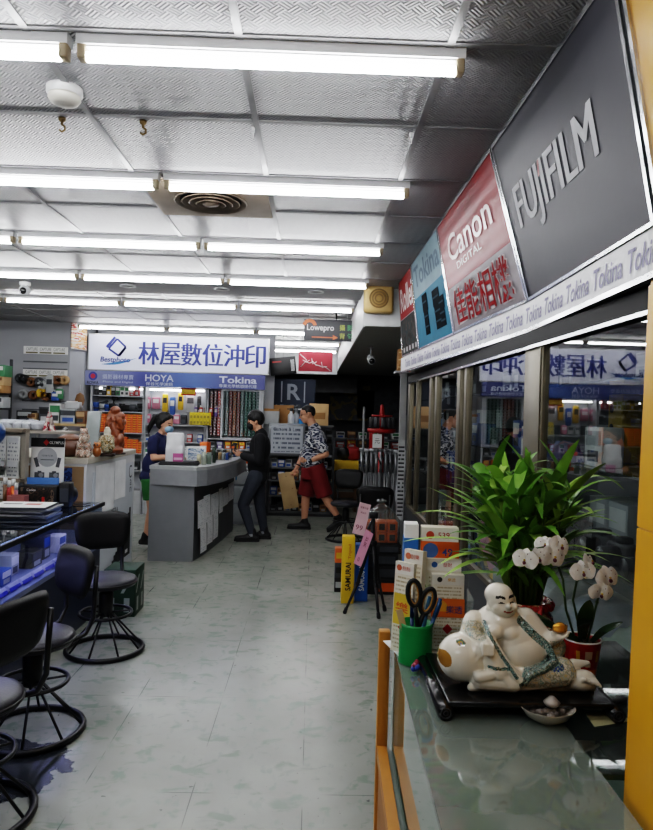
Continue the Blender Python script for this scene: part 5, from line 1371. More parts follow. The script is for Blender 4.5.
za, zb = WZ(180, 373, YS), WZ(180, 387.5, YS); xs0, xs1 = WX(80, 376, YS), WX(265, 382, YS)
t = thing('brand_strip', 'blue and grey brand strip sign running under the shop sign', 'sign', ((xs0 + xs1) / 2, YS - .02, zb)); W2 = xs1 - xs0; H2 = za - zb
def ramp_mat():
    m, n, l, bb_ = nt('strip_gradient_print'); tc = n.new('ShaderNodeTexCoord'); sp = n.new('ShaderNodeSeparateXYZ'); l.new(tc.outputs['Generated'], sp.inputs[0])
    r = n.new('ShaderNodeValToRGB'); e = r.color_ramp.elements; e[0].position = .1; e[0].color = lin('6f779c'); e[1].position = .34; e[1].color = lin('22307c')
    k = e.new(.62); k.color = lin('35599c'); k = e.new(.8); k.color = lin('202d74')
    l.new(sp.outputs['X'], r.inputs[0]); l.new(r.outputs[0], bb_.inputs['Base Color']); bb_.inputs['Roughness'].default_value = .35; return m
M().box((0, .05, H2 / 2), (W2, .1, H2)).build('panel', ramp_mat(), t)
F = FACE_Y((0, -.002, 0)); b = M()
def sx2(px): return WX(px, 378, YS - .02) - (xs0 + xs1) / 2
b.text('HOYA', F, .42, .10, 0, .001, sx2(159.5), H2 * .60, .01); b.text('Tokina', F, .56, .10, 0, .001, sx2(238), H2 * .62, .02)
b.text('保谷光學濾鏡', F, .40, .05, 0, .001, sx2(159.5), H2 * .2); b.text('專業光學鏡頭總代理', F, .56, .05, 0, .001, sx2(238), H2 * .2)
b.build('lettering', mat('pale_strip_letters', 'b9c0d6', .5), t, norm=False)
b = M(); b.text('攝影器材專賣', F, .46, .07, 0, .001, sx2(118), H2 * .60); b.text('Photo and Digital', F, .44, .035, 0, .001, sx2(118), H2 * .24); b.build('small_lettering', mat('mid_strip_letters', 'a9b1cc', .5), t, norm=False)
b = M(); b.lathe([(0, 0), (.065, 0)], (sx2(93), -.003, H2 * .62), 24, 0, rotx(PI / 2)); b.lathe([(0, 0), (.036, 0)], (sx2(93), -.004, H2 * .62), 20, 1, rotx(PI / 2)); b.text('ROWA', F, .17, .045, 2, .001, sx2(93), H2 * .17, .02)
b.build('emblem', [mat('emblem_navy', '2f3a86', .5), mat('emblem_red', '9c2036', .5), black], t, norm=False)

# shelving units
pale = mat('pale_shelf_metal', 'b4b7bc', .5)
U = {'A': (91, 143.5), 'B': (144.5, 206), 'C': (207, 262)}
YF = 9.96
shelfz = {'A': [395.5, 411.5, 432.5, 453, 470], 'B': [425, 442, 458, 472], 'C': [439, 449, 462, 474]}
units = {}
for k, (pa, pb) in U.items():
    xa, xb = WX(pa, 410, YF), WX(pb, 410, YF)
    nm = {'A': 'pale metal shelving unit at left under the shop sign, with orange cartons', 'B': 'pale metal shelving unit in the middle under the shop sign, with hanging pouches', 'C': 'pale metal shelving unit at right under the shop sign, with coloured filter columns'}[k]
    t = thing('shelving_unit', nm, 'shelving', ((xa + xb) / 2, 10.1, 0), 0, 'shelving units under the shop sign'); w = xb - xa; top = zb - .005
    M().bx(-w / 2, w / 2, .16, .18, 0, top).build('back_panel', pale, t)
    for s in (-1, 1): M().bx(s * w / 2 - .015, s * w / 2 + .015, -.14, .16, 0, top).build('upright', pale, t)
    for py in shelfz[k]:
        z = WZ((pa + pb) / 2, py, YF); M().bx(-w / 2 + .015, w / 2 - .015, -.13, .16, z - .015, z).build('shelf', pale, t)
    M().bx(-w / 2 + .015, w / 2 - .015, -.10, .16, .0, .35).build('plinth', greyl, t)
    if k != 'C':
        M().bx(-w / 2 + .05, w / 2 - .05, -.06, -.03, top - .045, top - .02).build('shelf_light', tube_mat('shelf_tube_' + k, 14), t)
def item(name, b, mats, label, cat, px, D, z, group=None, rz=0): return single(name, b, mats, label, cat, (WX(px, 410, D), D, z + .0008), rz, group)
zA = [WZ(117, p, YF) for p in shelfz['A']]; zB = [WZ(175, p, YF) for p in shelfz['B']]; zC_ = [WZ(235, p, YF) for p in shelfz['C']]
# unit A, first shelf: small boxed goods
row1 = [(96.5, 'black', .16), (101, 'deep', .08), (104.5, 'black', .12), (109, 'yellow', .15), (113.5, 'black', .13), (118, 'green', .13), (122.5, 'white', .14), (127, 'white', .13), (132, 'red', .09), (137, 'red', .16)]
pos_w = ['leftmost', 'second', 'third', 'fourth', 'fifth', 'sixth', 'seventh', 'eighth', 'ninth', 'tenth', 'eleventh', 'twelfth']
def fbox(d, second=None):
    b = M(); b.box((0, 0, d[2] / 2), d, bev=.003); b.bx(-d[0] * .42, d[0] * .42, -d[1] / 2 - .0012, -d[1] / 2, d[2] * .55, d[2] * .9, 1); b.bx(-d[0] * .3, d[0] * .3, -d[1] / 2 - .0012, -d[1] / 2, d[2] * .12, d[2] * .4, 2); return b
cname = {'black': 'black', 'deep': 'charcoal', 'yellow': 'yellow', 'green': 'green', 'white': 'white', 'red': 'red', 'light': 'light grey', 'blue': 'blue', 'pink': 'pink', 'purple': 'purple', 'orange': 'orange', 'brown': 'brown', 'tan': 'tan'}
alt = {'black': ('light', 'deep'), 'deep': ('black', 'light'), 'yellow': ('black', 'white'), 'green': ('white', 'deep'), 'white': ('green', 'deep'), 'red': ('white', 'light'), 'light': ('deep', 'blue'), 'blue': ('white', 'light'), 'pink': ('white', 'light'), 'purple': ('light', 'white'), 'orange': ('yellow', 'white'), 'brown': ('tan', 'deep'), 'tan': ('brown', 'white')}
def cmats(c): return [MATS['tone_' + q] for q in (c,) + alt[c]]
for i, (px, c, h) in enumerate(row1):
    item('camera_carton', fbox((.062, .08, h)), cmats(c), f'small {cname[c]} carton, {pos_w[i]} on the top shelf of the left unit', 'box', px, 10.02, zA[0], 'cartons on the top left shelf')
# second shelf: lens barrels and dark goods
def barrel(r, L):
    b = M(); b.lathe([(0, 0), (r * .85, 0), (r * .85, L * .55), (r, L * .6), (r, L * .96), (r * .9, L), (0, L)], seg=16); b.lathe([(r * .86, L * .25), (r * .89, L * .26), (r * .89, L * .4), (r * .86, L * .41)], seg=16, m=1); return b
for i, (px, c, r, L) in enumerate(((96, 'blue', .045, .13), (102, 'light', .045, .11), (107, 'blue', .042, .10), (112, 'black', .05, .12), (117, 'deep', .048, .11), (122, 'black', .045, .12), (136, 'deep', .05, .10), (140, 'black', .045, .13))):
    item('lens_barrel', barrel(r, L), [MATS['tone_' + c], dgr], f'upright {cname[c]} lens barrel, {pos_w[i]} on the second shelf of the left unit', 'lens', px, 10.02, zA[1], 'lens barrels on the second shelf')
b = M(); b.cyl((-.13, 0, .058), (.13, 0, .058), .05, .042, 16); b.cyl((.02, 0, .058), (.1, 0, .058), .056, .056, 16, 1)
item('lens_barrel', b, [black, dgr], 'long black lens barrel lying flat on second shelf of left unit', 'lens', 129, 10.02, zA[1])
b = M(); b.sph((0, 0, .07), (.10, .06, .07)); b.cap((-.05, 0, .10), (.06, 0, .15), .03, .02); item('camera_bag', b, [dgr], 'dark soft camera bag above the lens barrels, left unit', 'bag', 103, 10.09, zA[1] + .0)
b = M(); b.box((0, 0, .03), (.06, .06, .06), bev=.01); b.cyl((0, 0, .05), (.02, 0, .19), .012, .012); b.box((.03, 0, .2), (.09, .05, .05), bev=.01); item('flash_unit', b, [black], 'black flash head tilted up behind the lens barrels', 'flash', 112.5, 10.10, zA[1])
# orange film cartons
fo = None
ob = M(); ob.box((0, 0, .0165), (.078, .10, .033), bev=.0025); ob.bx(-.03, .03, -.0512, -.05, .006, .014, 1); ob.bx(-.03, .01, -.0512, -.05, .020, .028, 2)
def orange_grid(pxs, rows, zbase, lab, skip=()):
    global fo
    for j, px in enumerate(pxs):
        for r in range(rows):
            if (j, r) in skip: continue
            loc = (WX(px, 425, 10.0), 10.03, zbase + .001 + r * .0345)
            if fo is None: fo = single('film_carton', ob, [orange, rd, ylw], lab, 'box', loc, 0, 'orange film cartons stacked on the shelves')
            else: dup(fo, loc, 0, lab)
orange_grid([97 + 5.45 * i for i in range(9)], 8, zA[2], 'orange film carton in the upper stacked block of the left shelving unit')
orange_grid([114 + 5.45 * i for i in range(6)], 7, zA[3], 'orange film carton in the lower stacked block of the left shelving unit', {(3, 6), (4, 6), (5, 6), (5, 5)})
for i, (px, c) in enumerate(((94.5, 'red'), (98.5, 'red'), (102.5, 'deep'), (106.5, 'black'))):
    for r in range(3):
        item('battery_pack', fbox((.05, .06, .055)), cmats(c), f'small {cname[c]} pack in column {["one", "two", "three", "four"][i]}, {["bottom", "middle", "top"][r]} layer, left of lower orange block', 'pack', px, 10.02, zA[3] + r * .057, 'small packs beside the orange block')
for i, px in enumerate((96, 103, 110, 117, 124, 131, 138)):
    c = ('green', 'light', 'deep', 'light', 'green', 'light', 'deep')[i]; item('boxed_pack', fbox((.08, .08, .13)), cmats(c), f'{cname[c]} carton, {pos_w[i]} on the lowest visible shelf of the left unit', 'box', px, 10.02, zA[4], 'cartons on the lowest shelf of the left unit')

# unit B: hanging pouches
def pouchm(w, h, d=.05):
    b = M(); b.box((0, 0, -h / 2), (w, d, h), bev=.015); b.bx(-w * .35, w * .35, -d / 2 - .0015, -d / 2, -h * .5, -h * .2, 1); b.box((0, 0, .012), (w * .6, .004, .03), m=2); b.cyl((0, .11, .02), (0, -.03, .02), .003, None, 6, 2); return b
hang = [(147, 397, 409, 'pink', .11), (156, 397, 409, 'pink', .12), (165, 394, 412, 'yellow', .085), (172.5, 397, 415, 'blue', .085), (180.5, 393, 410, 'yellow', .08), (190.5, 394, 413, 'light', .14), (199, 396, 410, 'deep', .06)]
for i, (px, ya, yb, c, w) in enumerate(hang):
    zt = WZ(px, ya, 10.05); h = zt - WZ(px, yb, 10.05)
    item('hanging_pouch', pouchm(w, h), cmats(c)[:2] + [greyl], f'{cname[c]} camera pouch on a hook, {pos_w[i]} in the upper row of the middle unit', 'pouch', px, 10.11, zt, 'pouches hanging in the middle unit')
hang2 = [(148, 416, 428, 'pink', .10), (156, 416, 428, 'deep', .1), (163, 416, 427, 'light', .09), (170, 416, 428, 'light', .1), (177, 417, 428, 'pink', .1), (184, 417, 428, 'deep', .09)]
for i, (px, ya, yb, c, w) in enumerate(hang2):
    item('hanging_pouch', pouchm(w, .14), cmats(c)[:2] + [greyl], f'{cname[c]} camera pouch, {pos_w[i]} in the lower row of the middle unit', 'pouch', px, 10.11, zB[0] + .155, 'pouches hanging in the middle unit')
for i in range(16):
    px = 149 + 3.6 * i; lv = 1 + i % 3; c = ('light', 'white', 'deep', 'purple', 'red', 'light', 'orange', 'blue')[i % 8]
    item('accessory_carton', fbox((.075, .08, .12 + .02 * (i % 3))), cmats(c), f'{cname[c]} accessory carton, {["second", "third", "lowest"][lv - 1]} shelf of the middle unit, {pos_w[i // 3]} from left', 'box', 149 + 10.4 * (i // 3), 10.02, zB[lv], 'accessory cartons in the middle unit')
b = M(); b.box((0, 0, .08), (.22, .02, .16), bev=.004); b.bx(-.1, .1, -.0112, -.01, .02, .09, 1); b.sph((.0, -.014, .05), (.07, .008, .03), None, 2)
item('header_card', b, [red, yellow, MATS['tone_yellow']], 'red header card with yellow figure, top middle under the brand strip', 'sign', 188, 9.99, WZ(188, 395.5, 9.99))
t = thing('hanging_rack', 'bright yellow two tier blister rack hanging in front of middle shelving', 'rack', (WX(200, 420, 9.93), 9.93, WZ(200, 424.5, 9.93)), 0)
hh = .0
for r in range(2):
    for k in range(6): M().bx(-.15 + k * .05, -.105 + k * .05, -.02, .02, r * .085, r * .085 + .075).bx(-.143 + k * .05, -.112 + k * .05, -.0212, -.02, r * .085 + .01, r * .085 + .05, 1).build('blister_pack', [mat('vivid_yellow', 'd3bd1e', .5), mat('dark_yellow', '8c7a18', .5)], t)
M().bx(-.16, .16, .022, .028, -.01, .18).build('rack_panel', mat('vivid_yellow', 'd3bd1e', .5), t)
for i in range(6):
    px = 184 + 5 * i; c = ('purple', 'red', 'brown', 'red', 'purple', 'deep')[i]
    item('peg_pack', pouchm(.055, .14, .03), cmats(c)[:2] + [greyl], f'narrow {cname[c]} pack on a peg above the yellow rack, {pos_w[i]} from left', 'pack', px + 12, 10.03, WZ(200, 412.5, 10.03) + .08, 'narrow packs above the yellow rack')

# unit C: columns of filter cases behind a glass door
cols_ = ['brown', 'brown', 'red', 'white', 'white', 'red', 'orange', 'red', 'white', 'green', 'green', 'green', 'light']  # the paired white columns paint in a reflection on the door glass
tonem = {'brown': mat('case_brown', '5a2a26', .5), 'red': mat('case_red', 'a8413a', .5), 'white': mat('case_white_and_glare', 'b4b9ba', .5), 'orange': mat('case_orange', 'c26a3c', .5), 'green': mat('case_green', '3f7a68', .5), 'light': mat('case_light', '8d9a96', .5)}
proto = {}
zt, zbm = WZ(235, 391, 10.05), WZ(235, 436, 10.05); n_r = 15; pitch = (zt - zbm) / n_r
for j, c in enumerate(cols_):
    px = 211.5 + j * 3.85
    for r in range(n_r):
        loc = (WX(px, 412, 10.05), 10.07, zbm + r * pitch)
        lab = f'small {c if c != "light" else "grey green"} filter case in the upright columns at right under shop sign'
        if c not in proto: 
            b = M(); b.box((0, 0, pitch * .42), (.040, .09, pitch * .80), bev=.002); b.bx(-.013, .013, -.0462, -.045, pitch * .2, pitch * .6, 1)
            proto[c] = single('filter_case', b, [tonem[c], greyl], lab, 'filter case', loc, 0, 'filter cases in display columns')
        else: dup(proto[c], loc, 0, lab)
t = thing('sliding_glass_door', 'glass door with pale frame in front of the filter columns', 'glass door', (WX(241, 412, 9.97), 9.955, zbm - .03)); gw, gh = WX(259, 412, 9.97) - WX(223, 412, 9.97), zt - zbm + .04
M().bx(-gw / 2, gw / 2, -.012, .012, -.03, .01).bx(-gw / 2, gw / 2, -.012, .012, gh - .01, gh + .03).bx(-gw / 2 - .03, -gw / 2, -.012, .012, -.03, gh + .03).bx(gw / 2, gw / 2 + .03, -.012, .012, -.03, gh + .03).build('frame', pale, t)
M().quad((-gw / 2, 0, 0), (gw / 2, 0, 0), (gw / 2, 0, gh), (-gw / 2, 0, gh)).build('pane', glass('door_pane', 'e2eaea', 1.5), t)
for i, px in enumerate((214, 221, 229, 236, 243, 250, 257)):
    for r, lv in enumerate((0, 1)):
        c = ('deep', 'purple', 'orange', 'yellow', 'orange', 'light', 'deep')[(i + 3 * r) % 7]
        item('film_pack', fbox((.085, .05, .105 if r == 0 else .12)), cmats(c), f'{cname[c]} film pack, {pos_w[i]} on the {"first" if r == 0 else "second"} shelf below the filter columns', 'pack', px, 10.0, zC_[1 + r], 'film packs below the filter columns')
# drawer cabinet at the back of the counter, with bagged film packs on it
dcx0, dcx1 = WX(201, 500, 9.3), WX(263, 500, 9.3)
t = thing('drawer_cabinet', 'pale grey drawer cabinet against shelving behind the young man', 'cabinet', ((dcx0 + dcx1) / 2, 9.62, 0)); w = dcx1 - dcx0
M().bx(-w / 2, w / 2, -.3, .3, 0, .82).build('carcass', mat('cabinet_pale', '8f9397', .5), t)
for c in (-1, 1):
    for r in range(3):
        d = M().box((c * w * .25, -.309, .16 + r * .26), (w * .47, .018, .235), bev=.005).build('drawer', mat('drawer_front', '9ea2a5', .5), t)
        M().box((c * w * .25, -.325, .235 + r * .26), (.12, .014, .014), bev=.004).build('handle', steel, d)
M().bx(-w / 2 - .01, w / 2 + .01, -.325, .3, .82, .845).build('top', greyl, t)
for i, (px, c) in enumerate(((208, 'light'), (216, 'deep'), (224, 'light'), (232, 'orange'), (238, 'yellow'), (247, 'orange'), (256, 'orange'))):
    item('bagged_pack', M().box((0, 0, .075), (.10, .08, .15), bev=.03).sph((0, 0, .15), (.035, .03, .035), None, 2).bx(-.035, .035, -.0415, -.04, .04, .10, 1), cmats(c)[:2] + [wht], f'{cname[c]} capped pack, {pos_w[i]} on the drawer cabinet behind the counter', 'pack', px, 9.45, .846, 'packs on the drawer cabinet')

# ================================================================== REAR CENTRE RACK (behind the walking man)
rx0, rx1 = WX(268, 470, 10.15), WX(333, 470, 10.15)
t = thing('storage_rack', 'dark storage rack with goods behind the walking man', 'rack', ((rx0 + rx1) / 2, 10.4, 0)); w = rx1 - rx0
rackm = mat('rack_dark_metal', '3d3f42', .5, .3)
levels = [WZ(300, p, 10.15) for p in (456, 468, 481, 496, 512)]
for s in (-1, 1):
    for yy in (-.24, .24): M().bx(s * w / 2 - .02, s * w / 2 + .02, yy - .02, yy + .02, 0, 1.12 if yy < 0 else 1.38).build('post', rackm, t)
for z in levels: M().bx(-w / 2, w / 2, -.24, .24, z - .02, z).build('shelf', mat('rack_shelf', '6a6c6e', .5), t)
M().bx(-w / 2, w / 2, .22, .24, 0, 1.1).build('back_panel', mat('rack_back', '3b3d40', .7), t)
M().bx(-w / 2, w / 2, -.12, .24, 1.38, 1.40).build('top_shelf', mat('rack_shelf', '6a6c6e', .5), t)
M().bx(-w / 2, w / 2, -.24, .24, 0, .04).build('plinth', rackm, t)
rr2 = random.Random(21)
rcol = ['light', 'deep', 'tan', 'white', 'black', 'light', 'blue', 'brown', 'deep']
for li, z in enumerate(levels):
    for k in range(8):
        gap = (levels[li - 1] - .02 - z) if li else .20
        h = min(gap * .85, rr2.uniform(.08, .16)); c = rr2.choice(rcol); px = 276 + k * 7.1
        if li == 0 and px > 304: continue
        item('stock_carton', fbox((.10, .2, h)), cmats(c), f'{cname[c]} stock carton, {pos_w[k]} on the {["top", "second", "third", "fourth", "lowest"][li]} level of the dark rack', 'box', px, 10.33, z, 'stock cartons in the dark rack')
# notice board leaning on the rack
pa = W(268, 456, 10.08); wd = WX(305, 440, 10.08) - pa.x; hd = WZ(285, 424, 10.08) - WZ(285, 456.5, 10.08)
t = thing('notice_board', 'grey framed notice board with handwriting on the dark rack', 'board', (pa.x + wd / 2, 10.10, levels[0] + .001)); 
M().box((0, 0, hd / 2), (wd, .03, hd), bev=.004).build('frame', mat('board_frame', '6f7377', .4, .3), t)
M().box((0, -.016, hd / 2), (wd - .07, .004, hd - .08)).build('sheet', printed('board_sheet', 'a9afb6', '5c626e', 6, 6, 'X', 'Z', .55), t)
F = FACE_Y((0, -.0195, 0)); b = M(); b.text('Camera & Lens', F, wd * .75, .06, 0, .001, 0, hd * .82, .01); b.build('heading', mat('board_ink', '4a4f5c', .5), t, norm=False)
# cartons and bottles on top of the rack
zt_ = 1.4008
for px, D, d, c, lab in ((271, 10.3, (.26, .25, .24), 'light', 'light grey carton with brown lid on top of the dark rack, left'), (284, 10.54, (.30, .18, .30), 'tan', 'brown cardboard carton behind the grey carton on dark rack')):
    b = M(); b.box((0, 0, d[2] / 2), d, bev=.004); b.box((0, 0, d[2] * .93), (d[0] + .01, d[1] + .01, d[2] * .16), None, 1); item('stock_box', b, [MATS['tone_' + c] if c != 'tan' else card, card], lab, 'box', px, D, zt_, 'cartons on top of the dark rack')
b = M(); b.box((0, 0, .17), (.30, .16, .34), bev=.004); b.bx(-.10, .10, -.0812, -.08, .1, .2, 1); item('stock_box', b, [cardl, card], 'tall tan cardboard carton behind the walking man\'s head', 'box', 319, 10.35, zt_, 'cartons on top of the dark rack')
bt2 = None
for px, D, cA, cB, lab in ((291, 10.28, 'd0d3d6', '2b2d30', 'white bottle with black cap on the dark rack'), (302, 10.3, '2f86c4', 'd5d8da', 'blue spray bottle with white top on the dark rack'), (296, 10.35, 'a5a8aa', '6f7377', 'grey bottle between the white and blue bottles')):
    t = thing('spray_bottle', lab, 'bottle', (WX(px, 420, D), D, zt_), 0, 'bottles on the dark rack')
    M().lathe([(0, 0), (.045, 0), (.05, .02), (.05, .15), (.02, .19), (.02, .21)], seg=16).build('body', mat('bottle_' + cA, cA, .35), t); M().box((0, 0, .235), (.05, .03, .05), bev=.008).box((-.04, 0, .245), (.05, .018, .018), bev=.004).build('cap', mat('cap_' + cB, cB, .4), t)
# dark banner with R emblem hung above the rack
pa = W(292, 398, 10.7); bw, bh = .75, .62
t = thing('hanging_banner', 'dark blue banner with a pale R emblem above the rack', 'banner', (pa.x, 10.72, pa.z - bh / 2))
M().box((0, 0, bh / 2), (bw, .02, bh)).build('cloth', mat('banner_dark_blue', '1e2a3e', .6), t)
F = FACE_Y((0, -.011, 0)); b = M(); b.text('R', F, .22, .26, 0, .001, .03, bh * .66, .02); seg2 = [(-.16, -.16, .9), (.20, .20, .9)]
for u in (-.17, .20): b.rect(F, .02, .34, 0, .001, u, bh * .66)
b.build('emblem', mat('banner_pale', '8f97a3', .5), t, norm=False)
M().box((-.1, -.012, bh * .2), (.5, .004, .16)).build('photo_print', blotchy('banner_print', ['1a1d22', '3a4048', '22262c', '5a5f66', '1b1e24'], 12, .5), t)
# hanging signs
pa = W(328, 330.5, 7.85); hw, hh2 = WX(352, 330, 7.85) - WX(304.5, 330, 7.85), .25
t = thing('hanging_sign', 'dark hanging sign with orange arrow and arc logo', 'sign', (pa.x, 7.85, pa.z), 0)
M().box((0, 0, 0), (hw, .03, hh2), bev=.003).build('panel', mat('charcoal_board', '3a3a3e', .5), t)
for s in (-1, 1): M().cyl((s * hw * .4, 0, hh2 / 2), (s * hw * .4, 0, ZC - pa.z), .004, None, 6).build('cord', greyl, t)
F = FACE_Y((0, -.016, 0)); b = M(); b.text('Lowepro', F, .32, .09, 0, .001, -.09, .02, .012); b.build('lettering', mat('sign_pale', 'c4c4c6', .5), t, norm=False)
b = M()
for k in range(9):
    a0, a1 = PI * (.05 + .9 * k / 9), PI * (.05 + .9 * (k + 1) / 9); ro, ri = .085, .045
    b.add([F @ V((-.22 + r_ * math.cos(a), .045 + r_ * math.sin(a), .0015)) for r_, a in ((ri, a0), (ro, a0), (ro, a1), (ri, a1))], [(0, 1, 2, 3)])
b.build('orange_arc', mat('sign_orange', 'c0633a', .5), t, norm=False); b = M(); b.rect(F, .26, .012, 0, .001, -.06, -.085); b.add([F @ V(q) for q in ((.06, -.115, .001), (.12, -.085, .001), (.06, -.055, .001))], [(0, 1, 2)]); b.build('orange_arrow', mat('sign_orange', 'c0633a', .5), t, norm=False)
b = M()
for i, ch in enumerate('攝影背包'): b.text(ch, F, .065, .07, i % 2, .001, .17 + .09 * (i % 2), .035 - .10 * (i // 2), .01)
b.build('characters', [mat('sign_lime', '9aa04a', .5), mat('sign_leaf', '4f8f62', .5)], t, norm=False)
pa = W(315.5, 361.5, 11.2); hw, hh2 = WX(332, 361, 11.2) - WX(298, 361, 11.2), .34
t = thing('hanging_sign', 'red hanging sign with white brush strokes at rear', 'sign', (pa.x, 11.2, pa.z))
M().box((0, 0, 0), (hw, .02, hh2)).build('panel', mat('red_board', '8c1a28', .5), t)
for s in (-1, 1): M().cyl((s * hw * .4, 0, hh2 / 2), (s * hw * .4, 0, ZC - pa.z), .004, None, 6).build('cord', greyl, t)
F = FACE_Y((0, -.0125, 0)); b = M(); rs_ = random.Random(4)
for k in range(7): b.tube([F @ V((-.2 + .055 * k + rs_.uniform(-.03, .03), .06 - .02 * k + rs_.uniform(-.05, .05), 0)), F @ V((-.16 + .055 * k, -.02 - .012 * k, 0)), F @ V((-.1 + .06 * k, .04 - .028 * k + rs_.uniform(-.05, .03), 0))], .006, 6)
b.tube([F @ V((-.27, .12, 0)), F @ V((-.15, .02, 0)), F @ V((-.25, -.1, 0))], .007, 6); b.build('brush_strokes', mat('stroke_white', 'd5c6c8', .5), t)
pa = W(283, 366, 10.2)
t = thing('hanging_sign', 'black tilted sign card with barcode block beside the shop sign', 'sign', (pa.x, 10.2, pa.z)); 
M().box((0, 0, 0), (.40, .03, .27), roty(-.12), bev=.004).build('panel', black, t); M().box((.15, -.017, .0), (.055, .004, .17), roty(-.12)).build('white_block', printed('barcode_block', 'c9cacb', '303030', 12, 2, 'X', 'Z', .7), t); M().box((-.09, -.017, .07), (.14, .004, .018), roty(-.12)).build('red_text_bar', red, t)
M().cyl((0, .0, .13), (0, 0, ZC - pa.z), .004, None, 6).build('cord', greyl, t)

# ================================================================== DIM REAR RIGHT CORNER
dim = mat('dim_print', '26282c', .7)
for px, py, D, w, h, cols2, lab in ((352, 403, 14.3, .95, .75, ['1c1f26', '2a2d34', '6a5a20', '20232a', '1a1c22'], 'dark wall poster with dull yellow blotches on the rear wall'), (378, 405, 14.3, .9, .6, ['181a20', '22262e', '2c3138', '1a1d24', '202228'], 'dark blue grey wall poster at the right of the yellow blotched one'), (335, 384, 13.5, .9, .36, ['1d1e20', '232527', '1f2022', '27292b', '1c1d1f'], 'dim grey header board with round logo above the rear shelves')):
    p = W(px, py, D)
    single('wall_poster', M().box((0, 0, 0), (w, .02, h)), [blotchy('poster_' + str(px), cols2, 3, .6)], lab, 'poster', tuple(p), 0)
t = thing('steel_rack', 'grey steel rack of papers and goods in dim rear corner', 'rack', (WX(352, 450, 12.2), 12.2, 0)); w = 1.9
for s in (-1, 1):
    for yy in (-.25, .25): M().bx(s * w / 2 - .02, s * w / 2 + .02, yy - .02, yy + .02, 0, 1.6).build('post', mat('rack_grey', '77797b', .4, .5), t)
rz_ = [.25, .62, .98, 1.15]
for z in rz_: M().bx(-w / 2, w / 2, -.25, .25, z - .02, z).build('shelf', MATS['rack_grey'], t)
for li, z in enumerate(rz_):
    for k in range(9):
        c = rr2.choice(['light', 'white', 'deep', 'orange', 'light', 'brown', 'white', 'red']); h = rr2.uniform(.10, .14)
        item('paper_stack', fbox((.15, .25, h)), cmats(c), f'{cname[c]} bundle, {pos_w[k]} on the {["bottom", "second", "third", "top"][li]} level of the steel rack', 'bundle', 352 - 44 + 11 * k, 12.18, z, 'bundles on the steel rack')
t = thing('wooden_crate', 'small brown slatted wooden crate in the dim rear aisle', 'crate', (WX(345, 470, 10.9), 10.9, 0)); 
for r in range(5): M().box((0, -.14, .12 + r * .15), (.34, .02, .10), bev=.003).build('slat', mat('dark_crate_wood', '5a4028', .6), t)
for s in (-1, 1): M().bx(s * .17 - .02, s * .17 + .02, -.16, .14, 0, .80).build('side', mat('dark_crate_wood', '5a4028', .6), t)
M().bx(-.19, .19, -.16, .14, .80, .82).build('top', MATS['dark_crate_wood'], t)
b = M(); vs = []; fs = []
for i in range(13):
    x = -.21 + .42 * i / 12
    for (y, z) in ((.1, .826), (-.168, .826), (-.178 - .008 * math.sin(i * 1.7), .74), (-.176 - .008 * math.sin(i * 1.7 + .5), .66 + .02 * math.sin(i * .6))): vs.append((x, y, z))
for i in range(12):
    for k in range(3): a = 4 * i + k; fs.append((a, a + 4, a + 5, a + 1))
b.add(vs, fs, 0, True); single('yellow_cloth', b, [mat('yellow_cloth', 'c9a62a', .8)], 'yellow cloth draped over the slatted crate in dim rear', 'cloth', (WX(345, 470, 10.9), 10.9, 0))
b = M(); b.sph((-.08, .0, .10), (.12, .10, .11)); b.box((.08, 0, .11), (.2, .16, .22), bev=.05, m=1); b.ring((.05, 0, .2), .07, .01, 18, 1, rotx(PI / 2))
single('duffel_bag', b, [black, mat('deep_red_cloth', '8a1c1c', .7)], 'black and red bag sitting on the yellow draped crate', 'bag', (WX(349, 445, 10.98), 10.95, .832))
single('white_pole', M().cyl((0, 0, 0), (0, 0, 1.72), .022, .02, 14).cyl((0, 0, 0), (0, 0, .03), .07, .05, 14), [mat('dull_white_pole', '8f9192', .5)], 'tall slim white pole standing in the dim rear aisle', 'pole', (WX(363, 450, 11.0), 11.0, 0))
# red display stand
RSX, RSY = WX(381, 450, 9.3), 9.3
t = thing('red_display_stand', 'red round display stand with tray of dark packs in the rear right', 'display stand', (RSX, RSY, 0)); redd = mat('stand_red', '9c1d1c', .4)
M().lathe([(0, 0), (.22, 0), (.22, .02), (.05, .05), (.04, .06), (.04, 1.33)], seg=24).build('pole', redd, t)
M().lathe([(0, 1.33), (.18, 1.34), (.20, 1.36), (.20, 1.40), (.18, 1.38), (0, 1.37)], seg=30).build('tray', redd, t)
M().ring((0, 0, 1.58), .14, .014, 30).lathe([(.02, 1.38), (.03, 1.38), (.03, 1.60), (.02, 1.60)], seg=12).build('upper_ring', redd, t)
M().cap((0, 0, 1.60), (0, 0, 1.72), .04, .025).build('topper', redd, t)
for k in range(10): q = 2 * PI * k / 10; M().box((0, -.165, 1.49), (.06, .03, .14), rotz(q) @ Matrix.Translation((0, 0, 0)), bev=.01).build('hanging_pack', [mat('smoky_pack', '3b3c3f', .3)], t)
M().box((-.07, -.12, 1.23), (.13, .01, .19)).build('price_sign', paper, t); b = M(); b.text('元', FACE_Y((-.07, -.127, 1.23)), .07, .07, 0, 0); b.build('price_character', black, t, norm=False)
M().box((-.15, -.11, 1.22), (.06, .02, .24)).build('red_side_card', redd, t)
